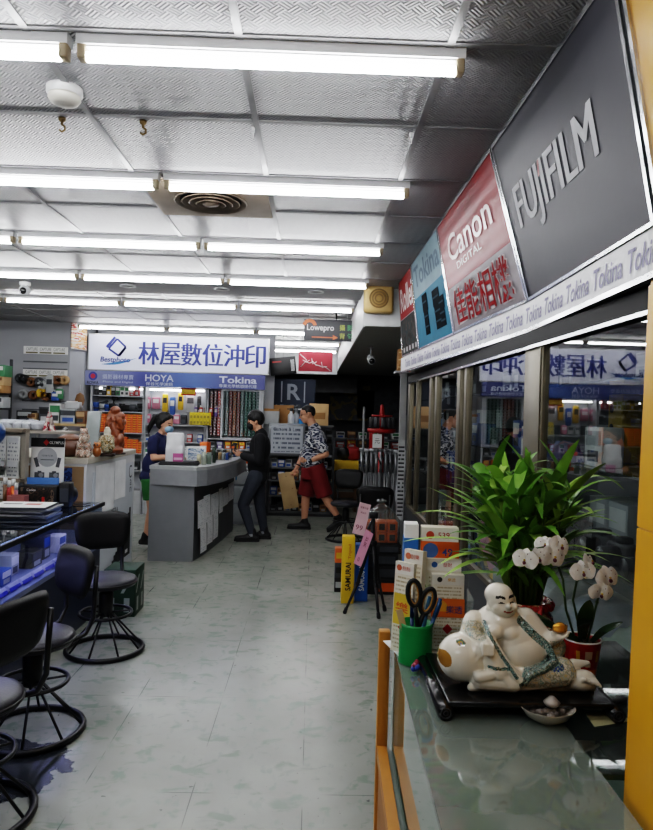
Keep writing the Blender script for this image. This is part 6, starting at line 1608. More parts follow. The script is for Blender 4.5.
# bundle of silver tripods around it
tp = None
rr3 = random.Random(8)
for k in range(12):
    x, y = RSX - .30 + .13 * (k % 6) + .05 * (k // 6), RSY - .42 - .16 * (k // 6); rz = rr3.uniform(0, 3); ln = ['leaning left', 'upright', 'leaning right'][k % 3]
    if tp is None:
        tp = thing('silver_tripod', '', 'tripod', (x, y, .0), rz, 'silver tripods around the red stand'); tp['label'] = 'folded silver tripod in the cluster around the red display stand'
        silv = mat('tripod_silver', '9b9da0', .3, .8)
        for q in range(3): a = 2 * PI * q / 3; M().cyl((.035 * math.cos(a), .035 * math.sin(a), 0), (.022 * math.cos(a), .022 * math.sin(a), .82), .012, .016, 8).build('leg', silv, tp)
        M().cyl((0, 0, .80), (0, 0, 1.10), .02, .018, 10).box((0, 0, 1.12), (.06, .07, .04), bev=.008).build('head', silv, tp); M().cyl((0, 0, 1.08), (.03, -.06, .94), .008, .01, 8).build('pan_handle', black, tp)
    else: dup(tp, (x, y, .0), rz)
# cabinet run of dark goods under the soffit right side
single('dark_cabinet', M().bx(-.45, .45, -.4, .4, 0, .95).bx(-.46, .46, -.41, .41, .95, .98, 1).bx(-.40, -.02, -.405, -.4, .1, .85, 2).bx(.02, .40, -.405, -.4, .1, .85, 2), [mat('cab_dim', '3a3b3d', .5), grey, mat('cab_door_dim', '47494b', .5)], 'low dim grey cabinet behind the red stand, far right rear', 'cabinet', (1.45, 11.2, 0))
for i in range(3): single('stock_box', M().box((0, 0, .036), (.13, .14, .072), bev=.003).bx(-.065, .065, -.072, -.07, .03, .042, 1), [card, cardl], f'brown carton stacked on a shelf at the cabinet end, {["lowest", "middle", "topmost"][i]} of three', 'box', (.90, 6.62, 2.0405 + i * .0735), 0, 'brown cartons stacked at the cabinet end')
t = thing('grey_post', 'grey upright post with a small shelf behind the cabinet end', 'post', (.90, 6.62, 0)); M().bx(-.03, .03, -.03, .03, 0, 2.02).build('upright', alu2, t); M().bx(-.09, .10, -.09, .09, 2.02, 2.04).build('shelf', alu2, t); M().bx(-.04, .03, -.037, -.031, .55, 1.35).build('side_label', printed('vertical_label', 'a9abac', '2d2d2f', 20, 1, 'X', 'Z', .65), t)

# ================================================================== TRIPOD CORNER ON THE RIGHT
Y_ = 5.55
def BOXT(name, px0, px1, py0, py1, D, depth, mats, label, cat, text=None, tm=None, sub=None):
    xa, xb = WX(px0, (py0 + py1) / 2, D), WX(px1, (py0 + py1) / 2, D); h = WZ((px0 + px1) / 2, py0, D)
    t = thing(name, label, cat, ((xa + xb) / 2, D + depth / 2, 0)); w = xb - xa
    M().box((0, 0, h / 2), (w, depth, h), bev=.004).build('carton', mats, t)
    if text:
        T = frame((0, -depth / 2 - .001, h * .44), (0, 0, 1), (-1, 0, 0)); b = M(); b.text(text, T, h * .42, w * .44, 0, .001, -.02, -w * .0, .02); b.build('lettering', tm, t, norm=False)
    return t, w, h, depth
t, w, h, dp = BOXT('tripod_carton', 342, 354.5, 537, 601, 5.55, .12, yellow, 'tall yellow tripod carton standing on floor at right', 'box', 'SAMURAI', black)
b = M(); b.text('Tripod', frame((w * .12, -dp / 2 - .001, h * .78), (0, 0, 1), (-1, 0, 0)), h * .22, w * .28, 0, .001); b.build('red_lettering', red, t, norm=False)
t, w, h, dp = BOXT('tripod_carton', 355.5, 368, 545, 601, 5.62, .12, blue, 'tall blue tripod carton beside the yellow one', 'box', 'SAMURAI', paper)
# stack of black cartons
zz = 0
for i, (px0, px1, hh, c, lab) in enumerate(((368, 397, .13, 'black', 'lowest black carton with orange end panel under the bagged cartons'), (366, 400, .12, 'deep', 'second black carton in the stack beneath the bagged cartons'), (366, 398, .11, 'black', 'third black carton in the stack beneath the bagged cartons'), (365, 401, .08, 'black', 'flat black carton on top of the stack, under the bagged cartons'))):
    D = 5.85; xa, xb = WX(px0, 560, D), WX(px1, 560, D); b = M(); w = xb - xa
    b.box((0, 0, hh / 2), (w, .3, hh), bev=.004); b.bx(-w * .1, w * .42, -.1515, -.15, hh * .2, hh * .8, 1)
    single('black_carton', b, [black, orange if i == 0 else dgr], lab, 'box', ((xa + xb) / 2, D + .15, zz), 0, 'black cartons stacked on the right'); zz += hh + .001
# plastic bag with orange cartons
bx0, bx1 = WX(366, 500, 5.9), WX(400, 500, 5.9); bw = bx1 - bx0; bcx = (bx0 + bx1) / 2
for r in range(2):
    for k in range(3):
        b = M(); b.box((0, 0, .047), (bw / 3.3, .16, .094), bev=.006); b.bx(-bw / 12, bw / 12, -.0815, -.08, .02, .075, 1)
        single('orange_carton', b, [mat('bagged_orange', 'd0601e', .5), mat('bagged_dark', '3b2418', .5)], f'orange carton inside the clear plastic bag, {["lower", "upper"][r]} row, {["left", "centre", "right"][k]}', 'box', (bcx + (k - 1) * bw / 3.2, 6.0, zz + .002 + r * .096), 0, 'orange cartons in the clear bag')
b = M(); prof = []
N = 20; vs = []; fs = []
lv = [(1.0, 0), (1.04, .07), (1.03, .15), (.98, .205), (.7, .27), (.35, .32), (.12, .345)]
rr4 = random.Random(2)
for s_, z in lv:
    for k in range(N):
        a = 2 * PI * k / N; c_, s2 = math.cos(a), math.sin(a); e = .45
        x = (abs(c_) ** e) * (1 if c_ > 0 else -1) * bw * .54 * s_; y = (abs(s2) ** e) * (1 if s2 > 0 else -1) * .10 * s_
        vs.append((x + rr4.uniform(-.006, .006), y + rr4.uniform(-.006, .006), z))
for i in range(len(lv) - 1):
    for k in range(N): fs.append((i * N + k, i * N + (k + 1) % N, (i + 1) * N + (k + 1) % N, (i + 1) * N + k))
b.add(vs, fs, 0, True)
for k in range(5): b.tube([(0, 0, .34), (.02 * math.cos(k * 1.3), .02 * math.sin(k * 1.3), .36), (.045 * math.cos(k * 1.3), .045 * math.sin(k * 1.3), .375)], [.012, .01, .014], 6)
single('plastic_bag', b, [glass('plastic_film', 'eceeee', 1.45, .12, haze=.13)], 'clear plastic bag tied over orange cartons on the black stack', 'bag', (bcx, 6.0, zz + .001))
# black tripod with pink tags
TXp = WX(371, 600, 5.3)
t = thing('black_tripod', 'black camera tripod standing before the blue carton with pink price tags', 'tripod', (TXp, 5.3, 0))
for k, (dx, dy) in enumerate(((-.21, -.03), (.05, -.14), (.12, .06))):
    b = M(); b.cyl((dx, dy, .01), (dx * .55, dy * .55, .24), .0105, .0125, 10); b.cyl((dx * .55, dy * .55, .24), (dx * .12, dy * .12, .55), .0135, .016, 10)
    for u in (.0, .45): b.cap((dx * (1 - u), dy * (1 - u), .012 + u * .5), (dx * (.95 - u), dy * (.95 - u), .04 + u * .5), .017, .015)
    b.build('leg', black, t)
M().cyl((0, 0, .50), (0, 0, .78), .018, .016, 12).lathe([(0, .54), (.035, .55), (.035, .58), (0, .59)], seg=14).build('centre_column', black, t)
M().box((0, 0, .79), (.07, .08, .05), bev=.012).build('head', black, t)
M().cyl((0, 0, .77), (-.05, -.12, .70), .008, .010, 8).build('pan_handle', black, t)
def tagcard(pts, D, txt, label):
    P_ = [W(x, y, D) for x, y in pts]; c = sum(P_, V((0, 0, 0))) / 4; b = M(); q = [p - c for p in P_]
    b.add([v + V((0, -.001, 0)) for v in q] + [v + V((0, .001, 0)) for v in q], [(0, 1, 2, 3), (4, 5, 6, 7), (0, 1, 5, 4), (1, 2, 6, 5), (2, 3, 7, 6), (3, 0, 4, 7)])
    t = thing('price_tag', label, 'price tag', tuple(c), 0, 'pink price tags at the tripod'); b.build('card', pink if txt == 'b' else mat('pale_pink_paper', 'e3bfc2', .7), t)
    up = ((q[0] + q[1]) - (q[2] + q[3])).normalized(); ri = (q[1] - q[0]).normalized(); hh = ((q[0] + q[1]) - (q[2] + q[3])).length / 2; ww = (q[1] - q[0]).length
    T = frame((0, -.0025, 0), ri, up); b = M(); 
    if txt == 'a': b.text('99', T, ww * .62, hh * .16, 0, 0, -ww * .05, -hh * .28); M().text('優惠特價', T, ww * .7, hh * .07, 0, 0, 0, hh * .36).build('writing', mat('tag_ink', '8a2a44', .6), t, norm=False); M().text('單腳架', T, ww * .5, hh * .06, 0, 0, 0, hh * .2).build('writing', mat('tag_ink', '8a2a44', .6), t, norm=False)
    else: b.text('SLIK', frame((0, -.0025, 0), up * -1, ri), hh * .3, ww * .3, 0, 0, -hh * .18, 0, .01); b.text('0', T, ww * .2, hh * .12, 0, 0, -ww * .1, -hh * .34)
    b.build('writing', mat('tag_ink', '8a2a44', .6), t, norm=False)
tagcard(((360, 502), (371, 505), (364, 536), (352, 533)), 5.45, 'a', 'pale pink price tag reading 99 leaning at upper left of tripod')
tagcard(((366, 529), (373.5, 534), (361, 567), (353.5, 563)), 5.2, 'b', 'bright pink price tag hanging lower on the black tripod')
zz = 0
for i, (hh, c) in enumerate(((.13, 'black'), (.13, 'deep'), (.13, 'orange'))):
    single('small_carton', M().box((0, 0, hh / 2), (.07, .1, hh), bev=.004).bx(-.025, .025, -.0515, -.05, hh * .3, hh * .7, 1), cmats(c)[:2], f'small {cname[c]} carton left of the yellow carton, {["bottom", "middle", "top"][i]} of the stack', 'box', (WX(339, 560, 5.9), 5.95, zz), 0, 'small cartons left of the yellow carton'); zz += hh + .001
# ================================================================== LEFT: WHITE CABINET WITH CARVED FIGURES
CX0, CX1, CY0, CY1, CH = -2.75, -1.82, 5.38, 6.82, 1.13
t = thing('white_cabinet', 'white painted cabinet with poster on its side, left of service counter', 'cabinet', ((CX0 + CX1) / 2, (CY0 + CY1) / 2, 0))
hx, hy = (CX1 - CX0) / 2, (CY1 - CY0) / 2
M().bx(-hx, hx, -hy, hy, 0, CH).build('carcass', mat('off_white_cabinet', 'd3d6d8', .5, var=.03), t)
M().bx(-hx - .01, hx + .01, -hy - .01, hy + .01, CH, CH + .045).build('top', mat('cream_top', 'b9b3a5', .5), t)
M().bx(hx - .50, hx - .02, -hy - .012, -hy, .60, CH - .02).build('brown_board', mat('tan_board', '8f7556', .6), t)
single('blue_poster', M().box((0, 0, 0), (.26, .006, .34)), [blotchy('blue_poster_print', ['2a3f78', '1f2b50', '3f5f9c', '2c3358', '6a5f8a', '24345f'], 14, .5)], 'blue patterned poster taped to end of the white cabinet', 'poster', (-2.06, CY0 - .018, .93))
# monochrome poster on the aisle side
t = thing('tower_poster', 'white poster with black towers on the aisle side of white cabinet', 'poster', (CX1 + .002, 6.15, .60))
M().bx(0, .004, -.62, .60, -.52, .45).build('sheet', mat('poster_white', 'ccd1d7', .6, var=.02), t)
F = FACE_R((.0045, 0, 0)); b = M(); rt = random.Random(6); x = -.05
hts = [.05, .09, .11, .16, .20, .25, .29, .33, .38, .42, .47]
for i, hgt in enumerate(hts): b.rect(F, .055, hgt, 0, .001, -.02 + i * .054, -.47 + hgt / 2)
b.build('black_towers', [mat('tower_black', '1d1e22', .6), paper], t, norm=False); M().rect(F, .09, .035, 0, .002, .42, -.42).build('corner_logo', paper, t, norm=False)
b = M(); b.text('CAMERA', F, .34, .055, 0, .001, -.06, .04, .0); b.rect(F, .07, .30, 0, .001, -.06, .26); b.build('lettering', mat('poster_ink', '33363c', .6), t, norm=False)
b = M(); b.text('C', F, .10, .13, 0, .001, .50, .36); b.text('a', F, .06, .06, 0, .001, .52, .25); b.text('n', F, .06, .05, 0, .001, .52, .18); b.build('side_lettering', MATS['poster_ink'], t, norm=False)
for i, (y0, y1, z0, z1, lab) in enumerate(((-.56, -.10, .08, .50, 'large blank white sheet taped on the tower poster, near end'), (-.02, .26, .14, .50, 'narrow blank white sheet with curled edge taped on tower poster'))):
    b = M(); vs = [(0.004 + .02 * (u ** 3), 6.15 + y0 + (y1 - y0) * u, .60 + z) for u in [k / 6 for k in range(7)] for z in (z0, z1)]
    c = V((CX1 + .005, 6.15, 0)); b.add([(v[0], v[1] - 6.15 - (y0 + y1) / 2, v[2] - .60 - z0) for v in vs], [(2 * k, 2 * k + 2, 2 * k + 3, 2 * k + 1) for k in range(6)], 0, True)
    single('paper_sheet', b, [mat('blank_sheet', 'f2f3f5', .6)], lab, 'paper', (CX1 + .004, 6.15 + (y0 + y1) / 2, .60 + z0))
ZT_ = CH + .0455
carved = mat('carved_redwood', '7a3f1e', .35, coat=.3, var=.25, scale=12); carved2 = mat('carved_amberwood', 'a5622a', .35, coat=.3, var=.2, scale=14)
def at(px, D, z=ZT_): p = W(px, 450, D); return (p.x, D, z)
# tall carved figure group
t = thing('carved_figure', 'tall glossy red brown carved wooden figure on white cabinet', 'carving', at(115, 6.0)); t.scale = (.62, .62, .66)
b = M(); b.cap((0, 0, .15), (0, 0, .2), .14, .12); b.cap((0, 0, .12), (-.02, 0, .42), .115, .085); b.sph((-.03, 0, .50), (.10, .09, .09)); b.sph((.06, -.02, .52), (.085, .07, .055)); b.sph((.0, -.03, .60), (.075, .07, .06)); b.sph((-.07, -.04, .46), (.06, .06, .07)); b.cap((.07, -.06, .46), (.11, -.05, .36), .05, .04); b.cap((-.09, -.06, .42), (-.11, -.06, .25), .045, .04); b.sph((.08, -.06, .2), (.07, .07, .09)); b.sph((.06, -.09, .06), (.09, .08, .06)); b.sph((-.05, -.10, .07), (.06, .05, .07)); b.cap((-.02, -.08, .40), (.05, -.09, .26), .04, .035); b.sph((.1, .02, .44), (.05, .05, .05))
rcv = random.Random(17)
for _ in range(46):
    a = rcv.uniform(PI, 2 * PI + .6); z_ = rcv.uniform(.08, .60); r_ = .11 - .05 * z_; b.sph((r_ * math.cos(a), r_ * math.sin(a), z_), (rcv.uniform(.018, .034), rcv.uniform(.018, .03), rcv.uniform(.02, .045)), None, 0, 8, 6)
remesh(b, .008, [carved], 'figure', t, 1); M().lathe([(0, 0), (.15, 0), (.15, .02), (0, .025)], seg=20).build('base', mat('dark_wood', '2c1a10', .5), t)
# standing painted figure in front of it
t = thing('painted_figurine', 'painted ceramic figurine with white head before the carved figure', 'figurine', at(107, 5.72)); t.scale = (.62, .62, .62)
b = M(); b.cap((0, 0, .11), (0, 0, .2), .085, .07); b.sph((0, 0, .34), (.05, .05, .055)); b.cap((0, 0, .2), (0, 0, .30), .075, .05); b.cap((-.07, -.02, .26), (-.1, -.05, .16), .03, .028); b.cap((.07, -.02, .26), (.09, -.06, .18), .03, .03); b.sph((.08, -.06, .14), (.05, .03, .05)); b.sph((0, -.01, .385), (.035, .03, .025))
remesh(b, .009, [blotchy('painted_glaze', ['a8a08a', '5a5a3a', 'b5ad98', '8a6a2a', '3f3a2c', '9a9688'], 24, .3), mat('figurine_white', 'c6c0b0', .4)], 'figure', t, 1, lambda c, n_: 1 if c.z > .29 else 0)
b = M(); b.box((0, 0, .02), (.2, .15, .04), bev=.01); b.build('base', mat('dark_wood', '2c1a10', .5), t)
t = thing('carved_owl', 'small honey coloured wooden owl carving beside the painted figurine', 'carving', at(97, 5.62)); t.scale = (.62, .62, .62)
b = M(); b.sph((0, 0, .07), (.06, .05, .075)); b.sph((0, -.01, .155), (.052, .046, .045)); b.cap((-.03, 0, .18), (-.038, 0, .205), .014, .006); b.cap((.03, 0, .18), (.038, 0, .205), .014, .006); b.cap((0, -.05, .15), (0, -.065, .14), .01, .004); remesh(b, .008, [carved2], 'figure', t, 1)
b = M(); b.sph((-.02, -.052, .165), .012, None, 0, 8, 6); b.sph((.02, -.052, .165), .012, None, 0, 8, 6); b.build('eyes', black, t)
for i, (px, dz, lab, p_) in enumerate(((81, 0, 'spotted ceramic cat ornament, left of the lower pair', None), (87.5, 0, 'spotted ceramic cat ornament, right of the lower pair', None), (84, .115, 'spotted ceramic cat ornament sitting on top of the pair', None))):
    t = thing('cat_ornament', lab, 'ornament', at(px, 5.50, ZT_ + dz), 0, 'spotted cat ornaments on the white cabinet')
    b = M(); b.sph((0, 0, .05), (.045, .04, .05)); b.sph((0, -.015, .10 if dz else .095), (.034, .03, .026)); b.cap((-.02, -.012, .115), (-.026, -.012, .132), .01, .004); b.cap((.02, -.012, .115), (.026, -.012, .132), .01, .004); b.cap((-.02, -.03, .04), (-.02, -.045, .012), .012, .012); b.cap((.02, -.03, .04), (.02, -.045, .012), .012, .012)
    remesh(b, .007, [blotchy('spotted_glaze', ['c9bfae', '4a241c', 'd3cabb', '8a4a2c', 'c4b9a8', 'b5ab9a'], 40, .3)], 'figure', t, 1)
t = thing('wooden_pot', 'round brown lidded wooden pot at the left end of white cabinet', 'pot', at(70, 5.62))
M().lathe([(0, 0), (.09, 0), (.14, .04), (.15, .08), (.12, .13), (.10, .14)], seg=26).build('bowl', mat('brown_glaze_pot', '5a3520', .3, coat=.4), t); M().lathe([(.105, .14), (.11, .15), (.05, .18), (.02, .19), (.02, .205), (0, .21)], seg=26).build('lid', mat('brown_glaze_lid', '6b3f24', .3, coat=.4), t)
t = thing('glass_award', 'slim clear glass award plate standing between ornaments', 'award', at(91, 5.95), -.2); b = M(); b.box((0, 0, .20), (.13, .02, .36), rotx(-.12), bev=.004); b.build('plate', mat('misty_glass_plate', '8d9494', .15, spec=.6), t); M().box((0, 0, .012), (.16, .08, .024), bev=.004).build('base', greyl, t)
# green cartons by the cabinet foot
for i, (y, x, lab) in enumerate(((5.20, -1.44, 'dark green carton with white arrows on floor behind farthest stool'),)):
    b = M(); h = .36; b.box((0, 0, h / 2), (.24, .27, h), bev=.004)
    F = FACE_R((.1212, 0, 0)); G = FACE_Y((0, -.1362, 0))
    for T, wd in ((F, .27), (G, .24)):
        for k in (-1, 1):
            b.rect(T, wd * .18, h * .30, 1, .0005, k * wd * .24, h * .25); b.add([(k * wd * .24 - wd * .2, h * .50, .0006), (k * wd * .24 - wd * .1, h * .50, .0006), (k * wd * .24 + wd * .18, h * .85, .0006), (k * wd * .24 + wd * .06, h * .85, .0006)], [(0, 1, 2, 3)], 1, False, T)
    single('green_carton', b, [mat('dark_green_carton', '1d3a2b', .55), mat('carton_white_print', '9fa8a2', .6)], lab, 'box', (x, y, 0), 0, 'green cartons by the white cabinet')

# ================================================================== LEFT: GOODS ON THE BLUE COUNTER
ZG = .8505
t = thing('magazine_stack', 'x', 'magazines', (0, 0, 0)); bpy.data.objects.remove(t)
z = ZG
for i in range(6):
    mm = mat(f'magazine_edge_{i % 3}', ('5a5b60', '77787c', '3f4045')[i % 3], .5)
    top_ = i == 5
    b = M(); b.box((0, 0, .006), (.40 - .02 * (i % 2), .28, .0115), bev=.002)
    if top_: b.box((0, 0, .0122), (.36, .26, .0008), None, 1); b.box((.06, .02, .0130), (.10, .06, .001), None, 2); b.box((-.08, .03, .0130), (.12, .03, .001), None, 3)
    single('magazine', b, [mm, paper, red, black], f'magazine in the stack on the left counter, {["lowest", "second", "third", "fourth", "fifth", "topmost with white cover"][i]}', 'magazine', (-1.93 + .01 * math.sin(i * 2), 4.50 + .008 * math.cos(i * 3), z), .08 * math.sin(i * 1.7), 'magazines stacked on the left counter'); z += .0125
t = thing('display_box', 'black display box with camera print on magazines behind the counter front', 'display box', (WX(40, 500, 4.92), 4.92, ZG), .05)
t.scale = (.54, .6, .56)
b = M(); b.box((0, 0, .14), (.50, .2, .28), bev=.004); b.build('carton', black, t)
M().box((0, -.102, .16), (.44, .003, .2)).build('photo_print', blotchy('camera_print', ['141416', '1c1a18', '3a2a22', '141416', '6a5a4c', '18181a'], 9, .4), t)
M().box((.08, -.104, .09), (.035, .003, .10)).build('red_bar', red, t); b = M(); b.text('Canon', FACE_Y((-.08, -.1045, .23)), .12, .03, 0, 0); b.build('lettering', paper, t, norm=False)
t = thing('counter_poster', 'standing black and white camera brand poster with red diamond', 'poster', (WX(47, 462, 5.14), 5.14, ZG), .04)
pw, ph_ = WX(64, 462, 5.14) - WX(31, 462, 5.14), WZ(47, 438, 5.14) - ZG
M().box((0, 0, ph_ / 2), (pw, .012, ph_), rotx(-.04), bev=.002).build('board', paper, t)
F = rotx(-.04) @ FACE_Y((0, -.0075, 0)); b = M(); b.rect(F, pw, .07, 0, .001, 0, ph_ - .035); b.build('black_header', black, t, norm=False)
b = M(); b.add([(-.035, ph_ - .035, .002), (-.012, ph_ - .06, .002), (.011, ph_ - .035, .002), (-.012, ph_ - .01, .002)], [(0, 1, 2, 3)], 0, False, F); b.build('red_diamond', red, t, norm=False)
b = M(); b.text('OLYMPUS', F, pw * .42, .022, 0, .002, pw * .26, ph_ - .035, .01); b.build('lettering', paper, t, norm=False)
b = M(); b.lathe([(0, 0), (.075, 0)], tuple(F @ V((0, ph_ * .70, .0015))), 24, 0, rotx(PI / 2))
for q in (-.055, .055):
    b.rect(F, .075, .045, 1, .0015, q, ph_ * .42); b.lathe([(0, 0), (.018, 0)], tuple(F @ V((q + .012, ph_ * .42, .0025))), 16, 2, rotx(PI / 2)); b.rect(F, .03, .012, 1, .0015, q, ph_ * .42 + .027)
for k in range(4): b.rect(F, pw * .3, .005, 1, .0015, -.05 if k % 2 else .05, ph_ * .34 - .012 * (k // 2))
b.text('相機特惠', F, pw * .34, .03, 1, .0022, 0, ph_ * .74); b.rect(F, pw * .4, .006, 1, .0022, 0, ph_ * .66)
for q, a in ((-.08, .3), (.085, -.2)): b.rect(F @ Matrix.Translation((q, ph_ * .62, 0)) @ rotz(a), .028, .075, 1, .0014)
b.build('camera_print', [mat('pale_grey_print', 'a9abae', .6), mat('ink_grey', '4c4e53', .6), mat('lens_ring_print', '8a8c90', .6)], t, norm=False)
single('blue_leaflet_strip', M().box((0, 0, .10), (.25, .02, .20), bev=.002), [mat('leaflet_blue', '2f4f9c', .5)], 'blue strip card lying at the foot of counter poster', 'card', (WX(42, 488, 5.04), 5.04, ZG), .03)
b = M(); b.box((0, 0, .09), (.08, .12, .18), bev=.008); b.bx(-.03, .03, -.0615, -.06, .04, .14, 1)
single('black_carton', b, [black, dgr], 'black carton right of the camera print display box', 'box', (WX(66, 500, 4.95), 4.95, ZG), .1)
b = M(); b.sph((0, 0, .10), (.09, .09, .10)); b.tube([(-.05, 0, .02), (.1, -.05, .01), (.18, -.02, .01), (.2, .05, .01)], .006, 6); single('black_headset', b, [black], 'round black headset with cord near the far end of left counter', 'headset', (-1.84, 5.06, ZG)).scale = (.75, .75, .75)
for i, (px, c, h) in enumerate(((9, 'red', .14), (13, 'orange', .15), (16, 'pink', .12), (20, 'light', .12), (5, 'brown', .16))):
    t = thing('marker_pen', f'{cname[c]} marker standing in the row left of display box', 'pen', (WX(px, 500, 4.9), 4.9, ZG), 0, 'markers on the left counter'); M().cyl((0, 0, 0), (0, 0, h), .016, None, 12).build('barrel', MATS['tone_' + c], t); M().cyl((0, 0, h), (0, 0, h + .05), .0165, .014, 12).build('cap', wht if c != 'light' else dgr, t)
single('pink_pen_box', M().bx(-.06, .06, -.04, .04, 0, .004).bx(-.06, .06, -.04, -.035, .004, .10).bx(-.06, .06, .035, .04, .004, .10).bx(-.06, -.055, -.035, .035, .004, .10).bx(.055, .06, -.035, .035, .004, .10), [mat('dusty_pink_box', 'a56a66', .5)], 'dusty pink open box beside the markers', 'box', (WX(18, 500, 4.76), 4.76, ZG))
for i, (x, y, r, c, lab) in enumerate(((-1.72, 3.45, .035, '6f9a86', 'pale green tape roll on the left counter edge'), (-1.80, 3.68, .045, '7fa08c', 'larger mint tape roll lying on the left counter'))):
    single('tape_roll', M().lathe([(r * .55, 0), (r, 0), (r, .03), (r * .55, .03), (r * .55, 0)], seg=24), [mat('tape_' + c, c, .4)], lab, 'tape', (x, y, ZG), 0, 'tape rolls on the left counter')

# ---- rack with hanging photo cards
t = thing('photo_card_rack', 'pale board rack holding two rows of photo price cards, far left', 'rack', (WX(0, 465, 5.1), 5.1, 0), -.32); RK = Matrix.Translation(t.location) @ rotz(-.32)
M().bx(-.17, .25, -.02, .02, .8507, 1.42).build('board', mat('rack_pale_board', '9a9489', .6), t)
M().bx(-.17, .52, .02, .26, 1.385, 1.405).build('top_shelf', mat('rack_pale_board', '9a9489', .6), t)
for z in (1.40, 1.03, .87): M().bx(-.17, .25, -.06, .02, z - .01, z + .015).build('rail', mat('rack_rail', '7a6f60', .5), t)
cp = printed('card_print', 'c9cac8', '70747c', 10, 4, 'X', 'Z', .5)
fc = None
for r in range(2):
    for k in range(5, 8):
        lx = -.69 + k * .122; zz = 1.06 if r == 0 else .88
        loc = RK @ V((lx, -.045, zz)); lab = f'photo price card, {["upper", "lower"][r]} row of card rack, {["eighth", "seventh", "sixth", "fifth", "fourth", "third", "second", "first"][k]} from the right'
        if fc is None:
            fc = thing('photo_card', lab, 'card', tuple(loc), -.32, 'photo cards in the rack'); M().box((0, 0, .15), (.112, .012, .30), bev=.002).build('sheet', cp, fc); M().box((0, -.007, .27), (.09, .002, .04)).build('heading', greyl, fc)
        else: dup(fc, tuple(loc), -.32, lab)
for i in range(5):
    b = M(); rb2 = random.Random(i); b.box((0, 0, .03), (.08, .18, .06), bev=.02)
    for _ in range(5): b.box((rb2.uniform(-.03, .03), rb2.uniform(-.04, .02), .06), (.06, .07, .02), rotz(rb2.uniform(-.5, .5)) @ rotx(.2), bev=.006)
    single('plastic_packet', b, [mat('milky_plastic', 'a9adb3', .25, var=.15, scale=30)], f'milky plastic packet, {pos_w[i]} in the row above the photo card rack', 'packet', tuple(RK @ V((-.08 + .088 * i, .13, 1.4055))), -.32, 'plastic packets above the card rack')
# blue globe and pinwheel
t = thing('blue_globe', 'glossy blue ball with star mark at the left edge', 'ball', (WX(-5, 430, 4.8), 4.80, 0), 0)
t.location.z = .8507 + .44
t.location.x -= .03
t.scale = (1.1, 1.1, 1.1)
b = M(); b.sph((0, 0, .09), .09, None, 0, 24, 16); b.build('ball', mat('ball_blue', '1b3f70', .3, coat=.3), t)
b = M(); b.lathe([(0, -.40), (.10, -.40), (.10, -.385), (.02, -.37), (.012, -.36), (.012, 0), (0, 0)], seg=18); b.build('stand', black, t)
b = M(); st = [(math.cos(PI / 2 + k * PI / 5) * (.02 if k % 2 == 0 else .009), math.sin(PI / 2 + k * PI / 5) * (.02 if k % 2 == 0 else .009)) for k in range(10)]; b.prism(st, 0, .002, frame((.045, -.082, .085), (.88, .47, 0), (0, 0, 1))); b.build('star', paper, t)
b = M(); 
for k in range(5): a = k * 1.25; b.add([(0, 0, .06), (.05 * math.cos(a), .03 * math.sin(a), .0), (.05 * math.cos(a + .8), .03 * math.sin(a + .8), .0), (.01 * math.cos(a), 0, .15)], [(0, 1, 2), (0, 2, 3), (0, 1, 3)])
single('folded_gnome', b, [blotchy('pink_white_fold', ['c9b9b4', 'a8404a', 'd3c8c2', '9a8f8a', 'c0484f'], 12, .6)], 'pink and white folded paper ornament beside the blue ball', 'ornament', tuple(RK @ V((.36, .1, 1.4055))))

# ================================================================== LEFT REAR WALL
SW = 9.598
p0, p1 = W(24, 350, SW), W(68, 352, SW)
for i, py in enumerate((350.5, 373.5)):
    t = thing('label_strip', f'white printed label strip on the slat wall, {["upper", "lower"][i]} one', 'label strip', ((p0.x + p1.x) / 2, SW - .008, WZ(46, py, SW)), 0, 'label strips on the slat wall'); w = p1.x - p0.x
    M().box((0, 0, 0), (w, .014, .11)).build('strip', paper, t); b = M()
    for k in range(3): b.text('CAPTURE', FACE_Y((-w * .31 + k * w * .31, -.0082, .015)), w * .26, .045, 0, 0); b.rect(FACE_Y((0, -.0082, 0)), w * .27, .02, 1, .0003, -w * .31 + k * w * .31, -.035)
    b.build('lettering', [mat('strip_grey_ink', '6f726f', .6), mat('strip_olive', '6a6440', .6)], t, norm=False)
slot = mat('slat_groove', '5d5f63', .6)
for i, py in enumerate((362, 369, 401, 410)):
    single('slat_rail', M().box((0, 0, 0), (p1.x - p0.x, .012, .02)), [slot], f'thin grey slat wall rail, {["topmost", "second", "third", "lowest"][i]} between the label strips and shelf', 'rail', ((p0.x + p1.x) / 2, SW - .008, WZ(46, py, SW)), 0, 'rails of the slat wall')
rolls = [(20, 378, 'deep'), (24, 379, 'black'), (31, 382, 'brown'), (39, 382, 'deep'), (42, 385, 'light'), (57, 380, 'brown'), (64, 380, 'tan'), (23, 394, 'light'), (33, 395, 'brown'), (41, 393, 'yellow'), (46, 396, 'brown'), (52, 395, 'black')]
for i, (px, py, c) in enumerate(rolls):
    p = W(px, py, SW - .12); r = .065
    t = thing('strap_roll', f'{cname[c]} rolled strap hanging on the slat wall, {"upper" if i < 7 else "lower"} row, {pos_w[i if i < 7 else i - 7]}', 'strap', (p.x, SW - .1, p.z), 0, 'rolled straps on the slat wall')
    b = M(); b.lathe([(r * .45, -.04), (r, -.04), (r * 1.03, 0), (r, .04), (r * .45, .04), (r * .45, -.04)], seg=20, T=rotx(PI / 2)); b.build('roll', MATS['tone_' + c], t)
    M().cyl((0, .1, r * .4), (0, -.05, r * .4), .005, None, 6).build('hook', greyl, t)
